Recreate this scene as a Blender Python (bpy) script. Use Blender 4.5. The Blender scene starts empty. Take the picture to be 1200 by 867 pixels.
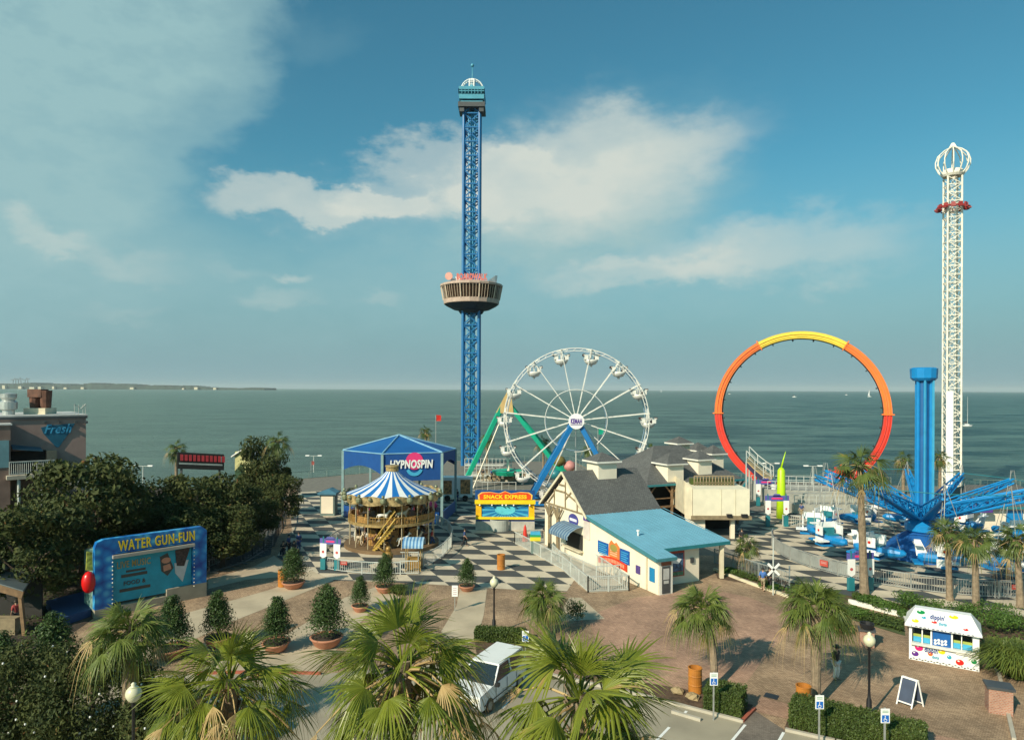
import bpy, math, random
from mathutils import Vector as V, Matrix
random.seed(7)
R = math.radians
col = bpy.context.scene.collection
scene = bpy.context.scene
H, F = 15.0, 800.0
ST, CT = 0.425, 0.905            # the boardwalk grid is turned about 25 degrees
def hor(u): return 456 + 0.0042 * (u - 600)
def G(u, v, z=0.0):              # ground point seen at photo pixel (u, v)
    Y = (H - z) * F / (v - hor(u))
    return V(((u - 600) / F * Y, Y, z))
def A(u, v, Y):                  # point at depth Y
    return V(((u - 600) / F * Y, Y, H - (v - hor(u)) / F * Y))
def s2l(c): return c / 12.92 if c <= .04045 else ((c + .055) / 1.055) ** 2.4
def rgb(r, g, b): return tuple(s2l(x / 255) for x in (r, g, b))

# ---------------------------------------------------------------- materials
MATS = {}
def mat(name, c, rough=.6, metal=0, var=.18, scale=1.5, bump=0, bscale=20, island=0, spec=.5, trans=0, alpha=1):
    if name in MATS: return MATS[name]
    m = bpy.data.materials.new(name); m.use_nodes = True
    nt = m.node_tree; N = nt.nodes; L = nt.links; b = N['Principled BSDF']
    b.inputs['Roughness'].default_value = rough; b.inputs['Metallic'].default_value = metal
    b.inputs['Specular IOR Level'].default_value = spec
    b.inputs['Alpha'].default_value = alpha
    tc = N.new('ShaderNodeTexCoord')
    no = N.new('ShaderNodeTexNoise'); no.inputs['Scale'].default_value = scale; no.inputs['Detail'].default_value = 6
    L.new(tc.outputs['Object'], no.inputs['Vector'])
    mr = N.new('ShaderNodeMapRange'); mr.inputs[1].default_value = .3; mr.inputs[2].default_value = .7
    mr.inputs[3].default_value = 1 - var; mr.inputs[4].default_value = 1 + var * .6
    L.new(no.outputs[0], mr.inputs[0])
    val = mr.outputs[0]
    if island:
        g = N.new('ShaderNodeNewGeometry'); m2 = N.new('ShaderNodeMapRange')
        m2.inputs[3].default_value = 1 - island; m2.inputs[4].default_value = 1 + island
        L.new(g.outputs['Random Per Island'], m2.inputs[0])
        mu = N.new('ShaderNodeMath'); mu.operation = 'MULTIPLY'
        L.new(val, mu.inputs[0]); L.new(m2.outputs[0], mu.inputs[1]); val = mu.outputs[0]
    vm = N.new('ShaderNodeVectorMath'); vm.operation = 'SCALE'; vm.inputs[0].default_value = c
    L.new(val, vm.inputs['Scale']); L.new(vm.outputs[0], b.inputs['Base Color'])
    if bump:
        n2 = N.new('ShaderNodeTexNoise'); n2.inputs['Scale'].default_value = bscale; L.new(tc.outputs['Object'], n2.inputs['Vector'])
        bp = N.new('ShaderNodeBump'); bp.inputs['Strength'].default_value = bump; bp.inputs['Distance'].default_value = .05
        L.new(n2.outputs[0], bp.inputs['Height']); L.new(bp.outputs[0], b.inputs['Normal'])
    if trans:
        t = N.new('ShaderNodeBsdfTranslucent'); L.new(vm.outputs[0], t.inputs['Color'])
        mx = N.new('ShaderNodeMixShader'); mx.inputs[0].default_value = trans
        L.new(b.outputs[0], mx.inputs[1]); L.new(t.outputs[0], mx.inputs[2])
        L.new(mx.outputs[0], N['Material Output'].inputs['Surface'])
    MATS[name] = m; return m
def leafmat(name, c1, c2, c3=None, p3=.9, trans=.25, rough=.5):
    m = bpy.data.materials.new(name); m.use_nodes = True
    nt = m.node_tree; N = nt.nodes; L = nt.links; b = N['Principled BSDF']
    b.inputs['Roughness'].default_value = rough; b.inputs['Specular IOR Level'].default_value = .35
    g = N.new('ShaderNodeNewGeometry'); cr = N.new('ShaderNodeValToRGB'); e = cr.color_ramp.elements
    e[0].color = (*c1, 1); e[1].color = (*c2, 1); e[1].position = p3 - .08 if c3 else 1
    if c3:
        x = e.new(p3); x.color = (*c3, 1); x = e.new(1); x.color = (*c3, 1)
    tc = N.new('ShaderNodeTexCoord'); no = N.new('ShaderNodeTexNoise'); no.inputs['Scale'].default_value = .9; no.inputs['Detail'].default_value = 3
    L.new(tc.outputs['Object'], no.inputs['Vector'])
    mx = N.new('ShaderNodeMath'); mx.operation = 'MULTIPLY_ADD'; mx.inputs[1].default_value = .45
    L.new(g.outputs['Random Per Island'], mx.inputs[0])
    mr = N.new('ShaderNodeMapRange'); mr.inputs[1].default_value = .25; mr.inputs[2].default_value = .75; mr.inputs[4].default_value = .6
    L.new(no.outputs[0], mr.inputs[0]); L.new(mr.outputs[0], mx.inputs[2])
    L.new(mx.outputs[0], cr.inputs[0]); L.new(cr.outputs[0], b.inputs['Base Color'])
    t = N.new('ShaderNodeBsdfTranslucent'); L.new(cr.outputs[0], t.inputs['Color'])
    ms = N.new('ShaderNodeMixShader'); ms.inputs[0].default_value = trans
    L.new(b.outputs[0], ms.inputs[1]); L.new(t.outputs[0], ms.inputs[2]); L.new(ms.outputs[0], N['Material Output'].inputs['Surface'])
    MATS[name] = m; return m
def paint(name, r, g, b, rough=.4, var=.12, **k): return mat(name, rgb(r, g, b), rough, var=var, **k)

white = mat('white_paint', (.74, .71, .64), .45, var=.12, scale=.8)
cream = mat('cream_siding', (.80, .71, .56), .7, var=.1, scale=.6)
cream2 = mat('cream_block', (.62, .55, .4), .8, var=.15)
rail = mat('galvanised_rail', (.36, .37, .35), .5, .3, var=.2)
greyrail = mat('grey_rail', (.3, .32, .31), .55, .2)
tealrail = mat('green_grey_rail', (.16, .22, .2), .6)
black = mat('black_iron', (.015, .015, .017), .45)
darkg = mat('dark_interior', (.025, .024, .022), .9)  # near black fill, puts the shade of openings into the colour
dkgrey = mat('dark_grey_metal', (.06, .065, .07), .5)
towerblue = paint('tower_blue', 28, 104, 160)
skyblue = paint('bright_blue_paint', 22, 128, 192, .35)
skyblue2 = paint('light_blue_panel', 70, 165, 205, .35)
tentblue = mat('blue_canvas', rgb(0, 84, 150), .75, var=.1, scale=.4)
wheelblue = paint('wheel_blue', 20, 108, 172)
green = paint('pendulum_green', 20, 160, 128)
tanm = paint('tan_paint', 196, 165, 110)
teal = paint('teal_paint', 40, 120, 130)
gold = mat('gilded_wood', (.34, .2, .05), .45, .2, var=.5, scale=3)
gold2 = mat('old_gold_trim', (.36, .25, .1), .5, .1, var=.5, scale=4)
brass = mat('brass', (.5, .33, .1), .3, .8)
wood = mat('brown_timber', (.2, .12, .06), .7, var=.35, scale=3)
wood2 = mat('weathered_beam', (.26, .2, .12), .8, var=.3, scale=3)
orangebin = mat('orange_barrel', (.46, .17, .025), .55, var=.25)
red = paint('red_paint', 200, 45, 30)
orange = paint('orange_paint', 226, 110, 40)
yellow = paint('yellow_paint', 240, 205, 30)
lime = paint('lime_paint', 176, 214, 20)
royal = paint('royal_blue_paint', 10, 70, 140)
cyan = paint('cyan_paint', 20, 150, 190)
purple = paint('purple_paint', 90, 60, 140)
pink = paint('pink_paint', 225, 60, 120)
whitesign = mat('sign_white', (.8, .8, .78), .4, var=.05)
glass = mat('dark_glass', (.02, .03, .035), .08, var=.05, spec=.9)
terra = mat('terracotta', (.45, .2, .12), .8, var=.2)
soil = mat('dark_soil', (.045, .032, .022), .95, var=.4, bump=.5)
aqua = mat('aqua_roof', rgb(112, 166, 188), .55, var=.12, scale=.5)
trunkm = mat('palm_trunk', (.24, .18, .12), .9, var=.35, scale=4, bump=.8, bscale=12)
barkm = mat('tree_bark', (.1, .075, .055), .9, var=.3, scale=4, bump=.6)
globem = mat('lamp_globe', (.62, .6, .42), .35, var=.05)
redbrick = None
concrete = mat('pale_concrete', (.42, .38, .31), .85, var=.18, scale=1)
seawall = mat('seawall_concrete', (.25, .24, .2), .9)

# ---------------------------------------------------------------- mesh builder
class MB:
    def __init__(s): s.v = []; s.f = []; s.mi = []; s.m = 0; s.g = []
    def add(s, vs, fs):
        s.g.append((len(s.v), len(s.f))); o = len(s.v); s.v += [V(p) for p in vs]; s.f += [tuple(i + o for i in f) for f in fs]; s.mi += [s.m] * len(fs)
    def quad(s, *p): s.add(p, [tuple(range(len(p)))])
    def box(s, c, d, rot=0, ux=None):
        c = V(c); a = V((math.cos(rot), math.sin(rot), 0)) if ux is None else V(ux).normalized(); b = V((-a.y, a.x, 0))
        s.obox(c, a * d[0] / 2, b * d[1] / 2, V((0, 0, d[2] / 2)))
    def obox(s, c, a, b, u):
        vs = [c + a * i + b * j + u * k for k in (-1, 1) for j in (-1, 1) for i in (-1, 1)]
        s.add(vs, [(0, 2, 3, 1), (4, 5, 7, 6), (0, 1, 5, 4), (2, 6, 7, 3), (0, 4, 6, 2), (1, 3, 7, 5)])
    def bar(s, p, q, w, h=None):
        p = V(p); q = V(q); d = q - p; L = d.length
        if L < 1e-6: return
        d /= L; t = V((0, 0, 1)) if abs(d.z) < .95 else V((0, 1, 0))
        a = d.cross(t).normalized(); u = a.cross(d); h = h or w
        s.obox((p + q) / 2, a * w / 2, d * L / 2, u * h / 2)
    def tube(s, pts, r, n=8, closed=False, cap=True):
        pts = [V(p) for p in pts]; k = len(pts); rr = r if isinstance(r, (list, tuple)) else [r] * k
        vs = []; prev = None
        for i, p in enumerate(pts):
            if closed: d = pts[(i + 1) % k] - pts[i - 1]
            else: d = pts[min(i + 1, k - 1)] - pts[max(i - 1, 0)]
            d.normalize()
            if prev is None: prev = V((0, 0, 1)) if abs(d.z) < .9 else V((1, 0, 0))
            a = d.cross(prev).normalized(); b = a.cross(d).normalized(); prev = b
            for j in range(n):
                t = 2 * math.pi * j / n; vs.append(p + (a * math.cos(t) + b * math.sin(t)) * rr[i])
        fs = []
        for i in range(k if closed else k - 1):
            i2 = (i + 1) % k
            for j in range(n): fs.append((i * n + j, i * n + (j + 1) % n, i2 * n + (j + 1) % n, i2 * n + j))
        if cap and not closed: fs += [tuple(range(n))[::-1], tuple((k - 1) * n + j for j in range(n))]
        s.add(vs, fs)
    def cyl(s, p, q, r1, r2=None, n=10): s.tube([p, q], [r1, r1 if r2 is None else r2], n)
    def lathe(s, prof, n=24, c=(0, 0, 0), cap=False, a0=0):
        c = V(c); vs = []
        for r, z in prof:
            for j in range(n):
                t = a0 + 2 * math.pi * j / n; vs.append(c + V((r * math.cos(t), r * math.sin(t), z)))
        fs = [(i * n + j, i * n + (j + 1) % n, (i + 1) * n + (j + 1) % n, (i + 1) * n + j) for i in range(len(prof) - 1) for j in range(n)]
        if cap: fs += [tuple(range(n))[::-1], tuple((len(prof) - 1) * n + j for j in range(n))]
        s.add(vs, fs)
    def ball(s, c, r, n=12, sz=1):
        k = n // 2
        s.lathe([(max(r * math.sin(math.pi * i / k), .0004), -r * sz * math.cos(math.pi * i / k)) for i in range(k + 1)], n, c)
    def prism(s, poly, off):          # 3D polygon pushed by off, closed
        n = len(poly); off = V(off); vs = [V(p) for p in poly] + [V(p) + off for p in poly]
        s.add(vs, [tuple(range(n))[::-1], tuple(range(n, 2 * n))] + [(i, (i + 1) % n, n + (i + 1) % n, n + i) for i in range(n)])
    def each(s, name, mats, parent, k=1, smooth=False):      # every k shapes become one part of their own
        g = s.g + [(len(s.v), len(s.f))]
        for i in range(0, len(s.g), k):
            (a, fa), (b, fb) = g[i], g[min(i + k, len(s.g))]; m = MB(); m.v = s.v[a:b]; m.f = [tuple(x - a for x in f) for f in s.f[fa:fb]]; m.mi = s.mi[fa:fb]; m.build(name, mats, parent, smooth)
    def build(s, name, mats, parent=None, smooth=False, base=False):
        if not isinstance(mats, (list, tuple)): mats = [mats]
        off = V((0, 0, 0)); o_ = parent
        while o_ is not None: off = off + o_.location; o_ = o_.parent
        loc = V((0, 0, 0)); vs = s.v
        if parent is None and base and vs:
            xs = [p.x for p in vs]; ys = [p.y for p in vs]; loc = V(((min(xs) + max(xs)) / 2, (min(ys) + max(ys)) / 2, min(p.z for p in vs)))
            off = loc
        me = bpy.data.meshes.new(name); me.from_pydata([tuple(p - off) for p in vs], [], s.f)
        for m in mats: me.materials.append(m)
        if len(mats) > 1: me.polygons.foreach_set('material_index', s.mi)
        if smooth: me.polygons.foreach_set('use_smooth', [True] * len(s.f))
        me.update()
        o = bpy.data.objects.new(name, me); col.objects.link(o); o.location = loc
        if parent is not None: o.parent = parent
        return o
def tag(o, label=None, cat=None, group=None, kind=None):
    for k, v in (('label', label), ('category', cat), ('group', group), ('kind', kind)):
        if v: o[k] = v
    return o
def empty(name, loc=(0, 0, 0), label=None, cat=None, group=None):
    o = bpy.data.objects.new(name, None); o.empty_display_size = .3; col.objects.link(o); o.location = loc
    return tag(o, label, cat, group)
def copy_tree(o, parent=None, label=None, loc=None, rz=None, sc=None):
    c = o.copy(); col.objects.link(c); c.parent = parent
    if parent is None:
        if label: c['label'] = label
        if loc is not None: c.location = loc
        if rz is not None: c.rotation_euler = (0, 0, rz)
        if sc is not None: c.scale = (sc, sc, sc) if not isinstance(sc, tuple) else sc
    for ch in list(o.children): copy_tree(ch, c)
    return c
class Fr:                              # a flat frame to hang boards and letters on
    def __init__(s, o, ux, uy=(0, 0, 1)):
        s.o = V(o); s.x = V(ux).normalized(); s.y = V(uy).normalized(); s.n = s.x.cross(s.y)
    def p(s, x, y, d=0): return s.o + s.x * x + s.y * y + s.n * d
    def rect(s, mb, x0, y0, x1, y1, d0, d1): mb.prism([s.p(x0, y0, d0), s.p(x1, y0, d0), s.p(x1, y1, d0), s.p(x0, y1, d0)], s.n * (d1 - d0))
    def poly(s, mb, pts, d0, d1): mb.prism([s.p(x, y, d0) for x, y in pts], s.n * (d1 - d0))
def oval(cx, cy, rx, ry, n=24, a0=0): return [(cx + rx * math.cos(a0 + 2 * math.pi * i / n), cy + ry * math.sin(a0 + 2 * math.pi * i / n)) for i in range(n)]
def text(fr, s, x0, y0, x1, y1, d, m, parent, name='lettering', shear=0, bold=.012, ext=.015, arc=None, space=1.08):
    cu = bpy.data.curves.new(name, 'FONT'); cu.body = s; cu.extrude = ext; cu.offset = bold; cu.shear = shear; cu.resolution_u = 3; cu.space_character = space
    t = bpy.data.objects.new(name, cu); col.objects.link(t)
    bpy.context.view_layer.update()
    me = bpy.data.meshes.new_from_object(t.evaluated_get(bpy.context.evaluated_depsgraph_get()))
    bpy.data.objects.remove(t)
    xs = [v.co.x for v in me.vertices]; ys = [v.co.y for v in me.vertices]
    ax, bx, ay, by = min(xs), max(xs), min(ys), max(ys)
    off = V((0, 0, 0)); o_ = parent
    while o_ is not None: off = off + o_.location; o_ = o_.parent
    for v in me.vertices:
        q = (v.co.x - ax) / (bx - ax)
        X = x0 + q * (x1 - x0); Y = y0 + (v.co.y - ay) / (by - ay) * (y1 - y0)
        if arc: Y += arc(q)
        v.co = fr.p(X, Y, d + v.co.z) - off
    me.materials.clear(); me.materials.append(m)
    o = bpy.data.objects.new(name, me); col.objects.link(o); o.parent = parent
    return o
def sheet(name, pts, z, m, kind='structure'):
    mb = MB(); mb.quad(*[V((p[0], p[1], z)) for p in pts])
    o = mb.build(name, m); return tag(o, kind=kind)
def gs(*pp): return [G(u, v) for u, v in pp]
# ---------------------------------------------------------------- camera, sun, sky
cam = bpy.data.objects.new('camera', bpy.data.cameras.new('camera')); col.objects.link(cam); scene.camera = cam
cam.location = (0, 0, H); cam.data.sensor_width = 36; cam.data.lens = 24; cam.data.shift_y = 22.5 / 1200
cam.rotation_euler = (Matrix.Rotation(R(90), 3, 'X') @ Matrix.Rotation(R(0.24), 3, 'Z')).to_euler(); cam.data.clip_end = 60000
SUN_EL, = (R(33),); sdir = V((-.67, -.745, 0)).normalized()      # towards the sun, on the ground
sun = bpy.data.objects.new('sun', bpy.data.lights.new('sun', 'SUN')); col.objects.link(sun)
sun.data.energy = 4.6; sun.data.angle = R(.5); sun.data.color = (1, .87, .67)
sv = V((sdir.x * math.cos(SUN_EL), sdir.y * math.cos(SUN_EL), math.sin(SUN_EL)))
sun.rotation_euler = sv.to_track_quat('Z', 'Y').to_euler()
w = bpy.data.worlds.new('World'); scene.world = w; w.use_nodes = True
nt = w.node_tree; N = nt.nodes; L = nt.links; bg = N['Background']; bg.inputs['Strength'].default_value = .1
sk = N.new('ShaderNodeTexSky'); sk.sky_type = 'NISHITA'; sk.sun_disc = False; sk.sun_elevation = SUN_EL
sk.sun_rotation = math.atan2(sdir.x, sdir.y); sk.air_density = 1.0; sk.dust_density = 1.6; sk.ozone_density = 1.2
def nd(t, **k):
    n = N.new(t)
    for a, b in k.items(): setattr(n, a, b)
    return n
def mth(op, a, b=None, c=None):
    n = nd('ShaderNodeMath', operation=op)
    for i, x in enumerate((a, b, c)):
        if x is None: continue
        if isinstance(x, (int, float)): n.inputs[i].default_value = x
        else: L.new(x, n.inputs[i])
    return n.outputs[0]
def mrange(x, a, b, c=0, d=1, smooth=True):
    n = nd('ShaderNodeMapRange', interpolation_type='SMOOTHSTEP' if smooth else 'LINEAR'); L.new(x, n.inputs[0])
    for i, y in enumerate((a, b, c, d)): n.inputs[i + 1].default_value = y
    return n.outputs[0]
tc = nd('ShaderNodeTexCoord'); sep = nd('ShaderNodeSeparateXYZ'); L.new(tc.outputs['Generated'], sep.inputs[0])
az = mth('ARCTAN2', sep.outputs[0], sep.outputs[1]); el = mth('ARCSINE', sep.outputs[2])
def aze(u, v): return math.atan2(u - 600, 800), math.atan2(hor(u) - v, math.hypot(800, u - 600))
cmb = nd('ShaderNodeCombineXYZ'); L.new(az, cmb.inputs[0]); L.new(el, cmb.inputs[1])
# noise that tears the edges of the clouds
st = nd('ShaderNodeMapping', vector_type='POINT'); st.inputs['Scale'].default_value = (1, 1.9, 1); st.inputs['Rotation'].default_value = (0, 0, -.25); L.new(cmb.outputs[0], st.inputs[0])
n1 = nd('ShaderNodeTexNoise'); n1.inputs['Scale'].default_value = 5.5; n1.inputs['Detail'].default_value = 11; n1.inputs['Roughness'].default_value = .56; L.new(st.outputs[0], n1.inputs['Vector'])
n2 = nd('ShaderNodeTexNoise'); n2.inputs['Scale'].default_value = 19; n2.inputs['Detail'].default_value = 9; n2.inputs['Roughness'].default_value = .6; L.new(st.outputs[0], n2.inputs['Vector'])
def centred(n, amt):
    a = nd('ShaderNodeVectorMath', operation='SUBTRACT'); L.new(n.outputs['Color'], a.inputs[0]); a.inputs[1].default_value = (.5, .5, .5)
    b = nd('ShaderNodeVectorMath', operation='SCALE'); L.new(a.outputs[0], b.inputs[0]); b.inputs['Scale'].default_value = amt; return b.outputs[0]
def vadd(a, b):
    n = nd('ShaderNodeVectorMath', operation='ADD'); L.new(a, n.inputs[0]); L.new(b, n.inputs[1]); return n.outputs[0]
warp = vadd(vadd(cmb.outputs[0], centred(n1, .13)), centred(n2, .065))
flat = nd('ShaderNodeVectorMath', operation='MULTIPLY'); L.new(warp, flat.inputs[0]); flat.inputs[1].default_value = (1, 1, 0); warp = flat.outputs[0]
def blob(u, v, ru, rv, rot, amp, soft=0.0, vec=None):
    a, e = aze(u, v); m = nd('ShaderNodeMapping', vector_type='TEXTURE')
    m.inputs['Location'].default_value = (a, e, 0); m.inputs['Rotation'].default_value = (0, 0, R(rot)); m.inputs['Scale'].default_value = (ru / 880, rv / 880, 1)
    L.new(vec or warp, m.inputs[0]); ln = nd('ShaderNodeVectorMath', operation='LENGTH'); L.new(m.outputs[0], ln.inputs[0])
    return mrange(ln.outputs['Value'], 1, soft, 0, amp)
def sumup(l):
    x = l[0]
    for y in l[1:]: x = mth('ADD', x, y)
    return mth('MINIMUM', x, 1.0)
bright = sumup([
    blob(385, 230, 150, 36, 1, .5, .7), blob(420, 236, 190, 50, 1, .25, .3), blob(520, 214, 165, 54, 5, .5, .6), blob(690, 205, 200, 92, 10, .42, .6), blob(650, 205, 190, 80, 6, .4, .1),
    blob(800, 170, 140, 56, 14, .42, .05), blob(640, 222, 170, 50, 2, .4, .1), blob(700, 130, 110, 40, -15, .22, 0),
    blob(750, 318, 180, 30, 5, .5, .3), blob(900, 292, 210, 52, -3, .48, .3), blob(690, 312, 90, 14, 2, .3, .1),
    blob(52, 268, 48, 20, -10, .38, .2), blob(140, 298, 95, 24, -18, .26, 0), blob(345, 318, 36, 12, 5, .42, .1), blob(270, 315, 60, 16, 0, .18, 0),
    blob(320, 355, 60, 22, 4, .26, 0), blob(440, 352, 34, 16, 0, .24, 0), blob(160, 375, 70, 20, 5, .12, 0)])
veil0 = sumup([
    blob(20, 40, 320, 210, 35, .48, .8), blob(60, 60, 300, 190, 20, .25, .0), blob(0, 250, 270, 190, 0, .45, .3), blob(150, 20, 190, 110, 20, .3, .5),
    blob(600, 330, 420, 110, 4, .42, .1), blob(690, 250, 240, 90, 4, .45, .1), blob(900, 330, 380, 75, 0, .28, .1), blob(370, 50, 90, 40, 10, .12, 0), blob(690, 238, 230, 92, 12, .4, .45), blob(560, 270, 260, 70, 4, .3, .3),
    blob(700, 150, 240, 70, 10, .2, 0), blob(200, 330, 420, 120, 0, .35, .1)])
veil = mth('MULTIPLY', veil0, mrange(n2.outputs[0], .3, .7, .86, 1.1))
n3 = mrange(n1.outputs[0], .3, .7, .78, 1.12)
bright = mth('MULTIPLY', bright, n3)
def mixc(f, a, b):
    n = nd('ShaderNodeMix', data_type='RGBA'); 
    if isinstance(f, (int, float)): n.inputs[0].default_value = f
    else: L.new(f, n.inputs[0])
    for i, x in ((6, a), (7, b)):
        if isinstance(x, tuple): n.inputs[i].default_value = (*x, 1)
        else: L.new(x, n.inputs[i])
    return n.outputs[2]
tint = nd('ShaderNodeVectorMath', operation='MULTIPLY'); L.new(sk.outputs[0], tint.inputs[0]); tint.inputs[1].default_value = (.37, .93, .88)
c = tint.outputs[0]
K = 10.0 / 1.23
hazec = tuple(K * x for x in rgb(134, 169, 177)); veilc = tuple(K * x for x in rgb(152, 190, 194)); cloudc = tuple(K * x for x in rgb(208, 216, 208))
hz = mrange(el, .34, .0, 0, .97)
c = mixc(hz, c, hazec)
c = mixc(veil, c, veilc)
c = mixc(bright, c, cloudc)
L.new(c, bg.inputs['Color'])
scene.view_settings.view_transform = 'Standard'; scene.view_settings.look = 'None'; scene.view_settings.gamma = 1; scene.view_settings.exposure = .3

# ---------------------------------------------------------------- ground and water
def xmat(name, fn, rough=.85):
    m = bpy.data.materials.new(name); m.use_nodes = True; fn(m.node_tree, m.node_tree.nodes['Principled BSDF']); m.node_tree.nodes['Principled BSDF'].inputs['Roughness'].default_value = rough
    MATS[name] = m; return m
def water_fn(t, b):
    n = t.nodes; l = t.links; tcc = n.new('ShaderNodeTexCoord')
    mp = n.new('ShaderNodeMapping'); mp.inputs['Scale'].default_value = (.35, 1, 1); l.new(tcc.outputs['Object'], mp.inputs[0])
    big = n.new('ShaderNodeTexNoise'); big.inputs['Scale'].default_value = .05; big.inputs['Detail'].default_value = 10; big.inputs['Roughness'].default_value = .78; l.new(mp.outputs[0], big.inputs['Vector'])
    cr = n.new('ShaderNodeValToRGB'); cr.color_ramp.elements[0].position = .43; cr.color_ramp.elements[1].position = .57
    cr.color_ramp.elements[0].color = (.010, .048, .042, 1); cr.color_ramp.elements[1].color = (.11, .19, .155, 1)  # light and dark wave faces put into the base colour by noise
    l.new(big.outputs[0], cr.inputs[0]); 
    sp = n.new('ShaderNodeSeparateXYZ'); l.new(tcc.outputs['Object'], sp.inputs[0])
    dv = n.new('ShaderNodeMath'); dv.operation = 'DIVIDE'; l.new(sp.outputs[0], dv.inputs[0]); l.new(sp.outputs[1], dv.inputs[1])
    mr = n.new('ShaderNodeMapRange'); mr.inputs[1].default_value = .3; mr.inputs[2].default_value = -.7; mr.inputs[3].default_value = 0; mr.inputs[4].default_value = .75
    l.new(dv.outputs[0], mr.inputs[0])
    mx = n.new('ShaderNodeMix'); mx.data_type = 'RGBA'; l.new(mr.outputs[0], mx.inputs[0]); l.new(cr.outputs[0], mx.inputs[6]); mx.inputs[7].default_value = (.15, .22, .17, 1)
    l.new(mx.outputs[2], b.inputs['Base Color'])
    b.inputs['Specular IOR Level'].default_value = .28
    wv = n.new('ShaderNodeTexNoise'); wv.inputs['Scale'].default_value = .3; wv.inputs['Detail'].default_value = 9; wv.inputs['Roughness'].default_value = .7; l.new(mp.outputs[0], wv.inputs['Vector'])
    bp = n.new('ShaderNodeBump'); bp.inputs['Strength'].default_value = 1; bp.inputs['Distance'].default_value = 3; l.new(wv.outputs[0], bp.inputs['Height']); l.new(bp.outputs[0], b.inputs['Normal'])
waterm = xmat('bay_water', water_fn, .35)
sheet('water', [(-24000, -500), (24000, -500), (24000, 24000), (-24000, 24000)], -2.2, waterm)

def brick_fn(c1, c2, mortar, sc, wdt=.5, bw=.5, rot=.4, patch=.3, msize=.02, wall=False):
    def f(t, b):
        n = t.nodes; l = t.links; tcc = n.new('ShaderNodeTexCoord'); mp = n.new('ShaderNodeMapping'); mp.inputs['Rotation'].default_value = (0, 0, rot); l.new(tcc.outputs['Object'], mp.inputs[0])
        br = n.new('ShaderNodeTexBrick'); br.inputs['Scale'].default_value = sc; br.inputs['Mortar Size'].default_value = msize; br.inputs['Color1'].default_value = (*c1, 1); br.inputs['Color2'].default_value = (*c2, 1); br.inputs['Mortar'].default_value = (*mortar, 1)
        if wall:
            se = n.new('ShaderNodeSeparateXYZ'); l.new(tcc.outputs['Object'], se.inputs[0]); ad = n.new('ShaderNodeMath'); ad.operation = 'SUBTRACT'; l.new(se.outputs[0], ad.inputs[0]); l.new(se.outputs[1], ad.inputs[1])
            cm_ = n.new('ShaderNodeCombineXYZ'); l.new(ad.outputs[0], cm_.inputs[0]); l.new(se.outputs[2], cm_.inputs[1]); l.new(cm_.outputs[0], br.inputs['Vector'])
        else: l.new(mp.outputs[0], br.inputs['Vector'])
        no = n.new('ShaderNodeTexNoise'); no.inputs['Scale'].default_value = .35; no.inputs['Detail'].default_value = 10; no.inputs['Roughness'].default_value = .65; l.new(tcc.outputs['Object'], no.inputs['Vector'])
        mr = n.new('ShaderNodeMapRange'); mr.inputs[1].default_value = .3; mr.inputs[2].default_value = .7; mr.inputs[3].default_value = 1 - patch; mr.inputs[4].default_value = 1 + patch; l.new(no.outputs[0], mr.inputs[0])
        vm = n.new('ShaderNodeVectorMath'); vm.operation = 'SCALE'; l.new(br.outputs[0], vm.inputs[0]); l.new(mr.outputs[0], vm.inputs['Scale']); l.new(vm.outputs[0], b.inputs['Base Color'])
    return f
plaza_m = xmat('brown_pavers', brick_fn((.25, .165, .1), (.39, .27, .17), (.12, .08, .05), 2.6, rot=.7, patch=.42))
rose_m = xmat('rose_pavers', brick_fn((.30, .18, .12), (.44, .27, .185), (.2, .12, .085), 2.6, rot=.7, patch=.35))
grey_m = xmat('grey_pavers', brick_fn((.14, .115, .095), (.2, .165, .135), (.07, .06, .05), 3.4, rot=.35))
rb = xmat('red_brick_wall', brick_fn((.30, .12, .075), (.42, .2, .13), (.35, .3, .25), 3.2, rot=0, msize=.03, wall=True))
redbrick = rb
def shingle_fn(t, b):
    brick_fn((.085, .088, .088), (.13, .132, .128), (.045, .046, .048), 2.2, rot=-.44, patch=.15, msize=.03)(t, b)
shingle = xmat('grey_shingle', shingle_fn)
ca, cb = V((.84, -1.85)), V((2.40, -.13)); v0 = G(560.2, 661.3); det = ca.x * cb.y - ca.y * cb.x
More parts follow.
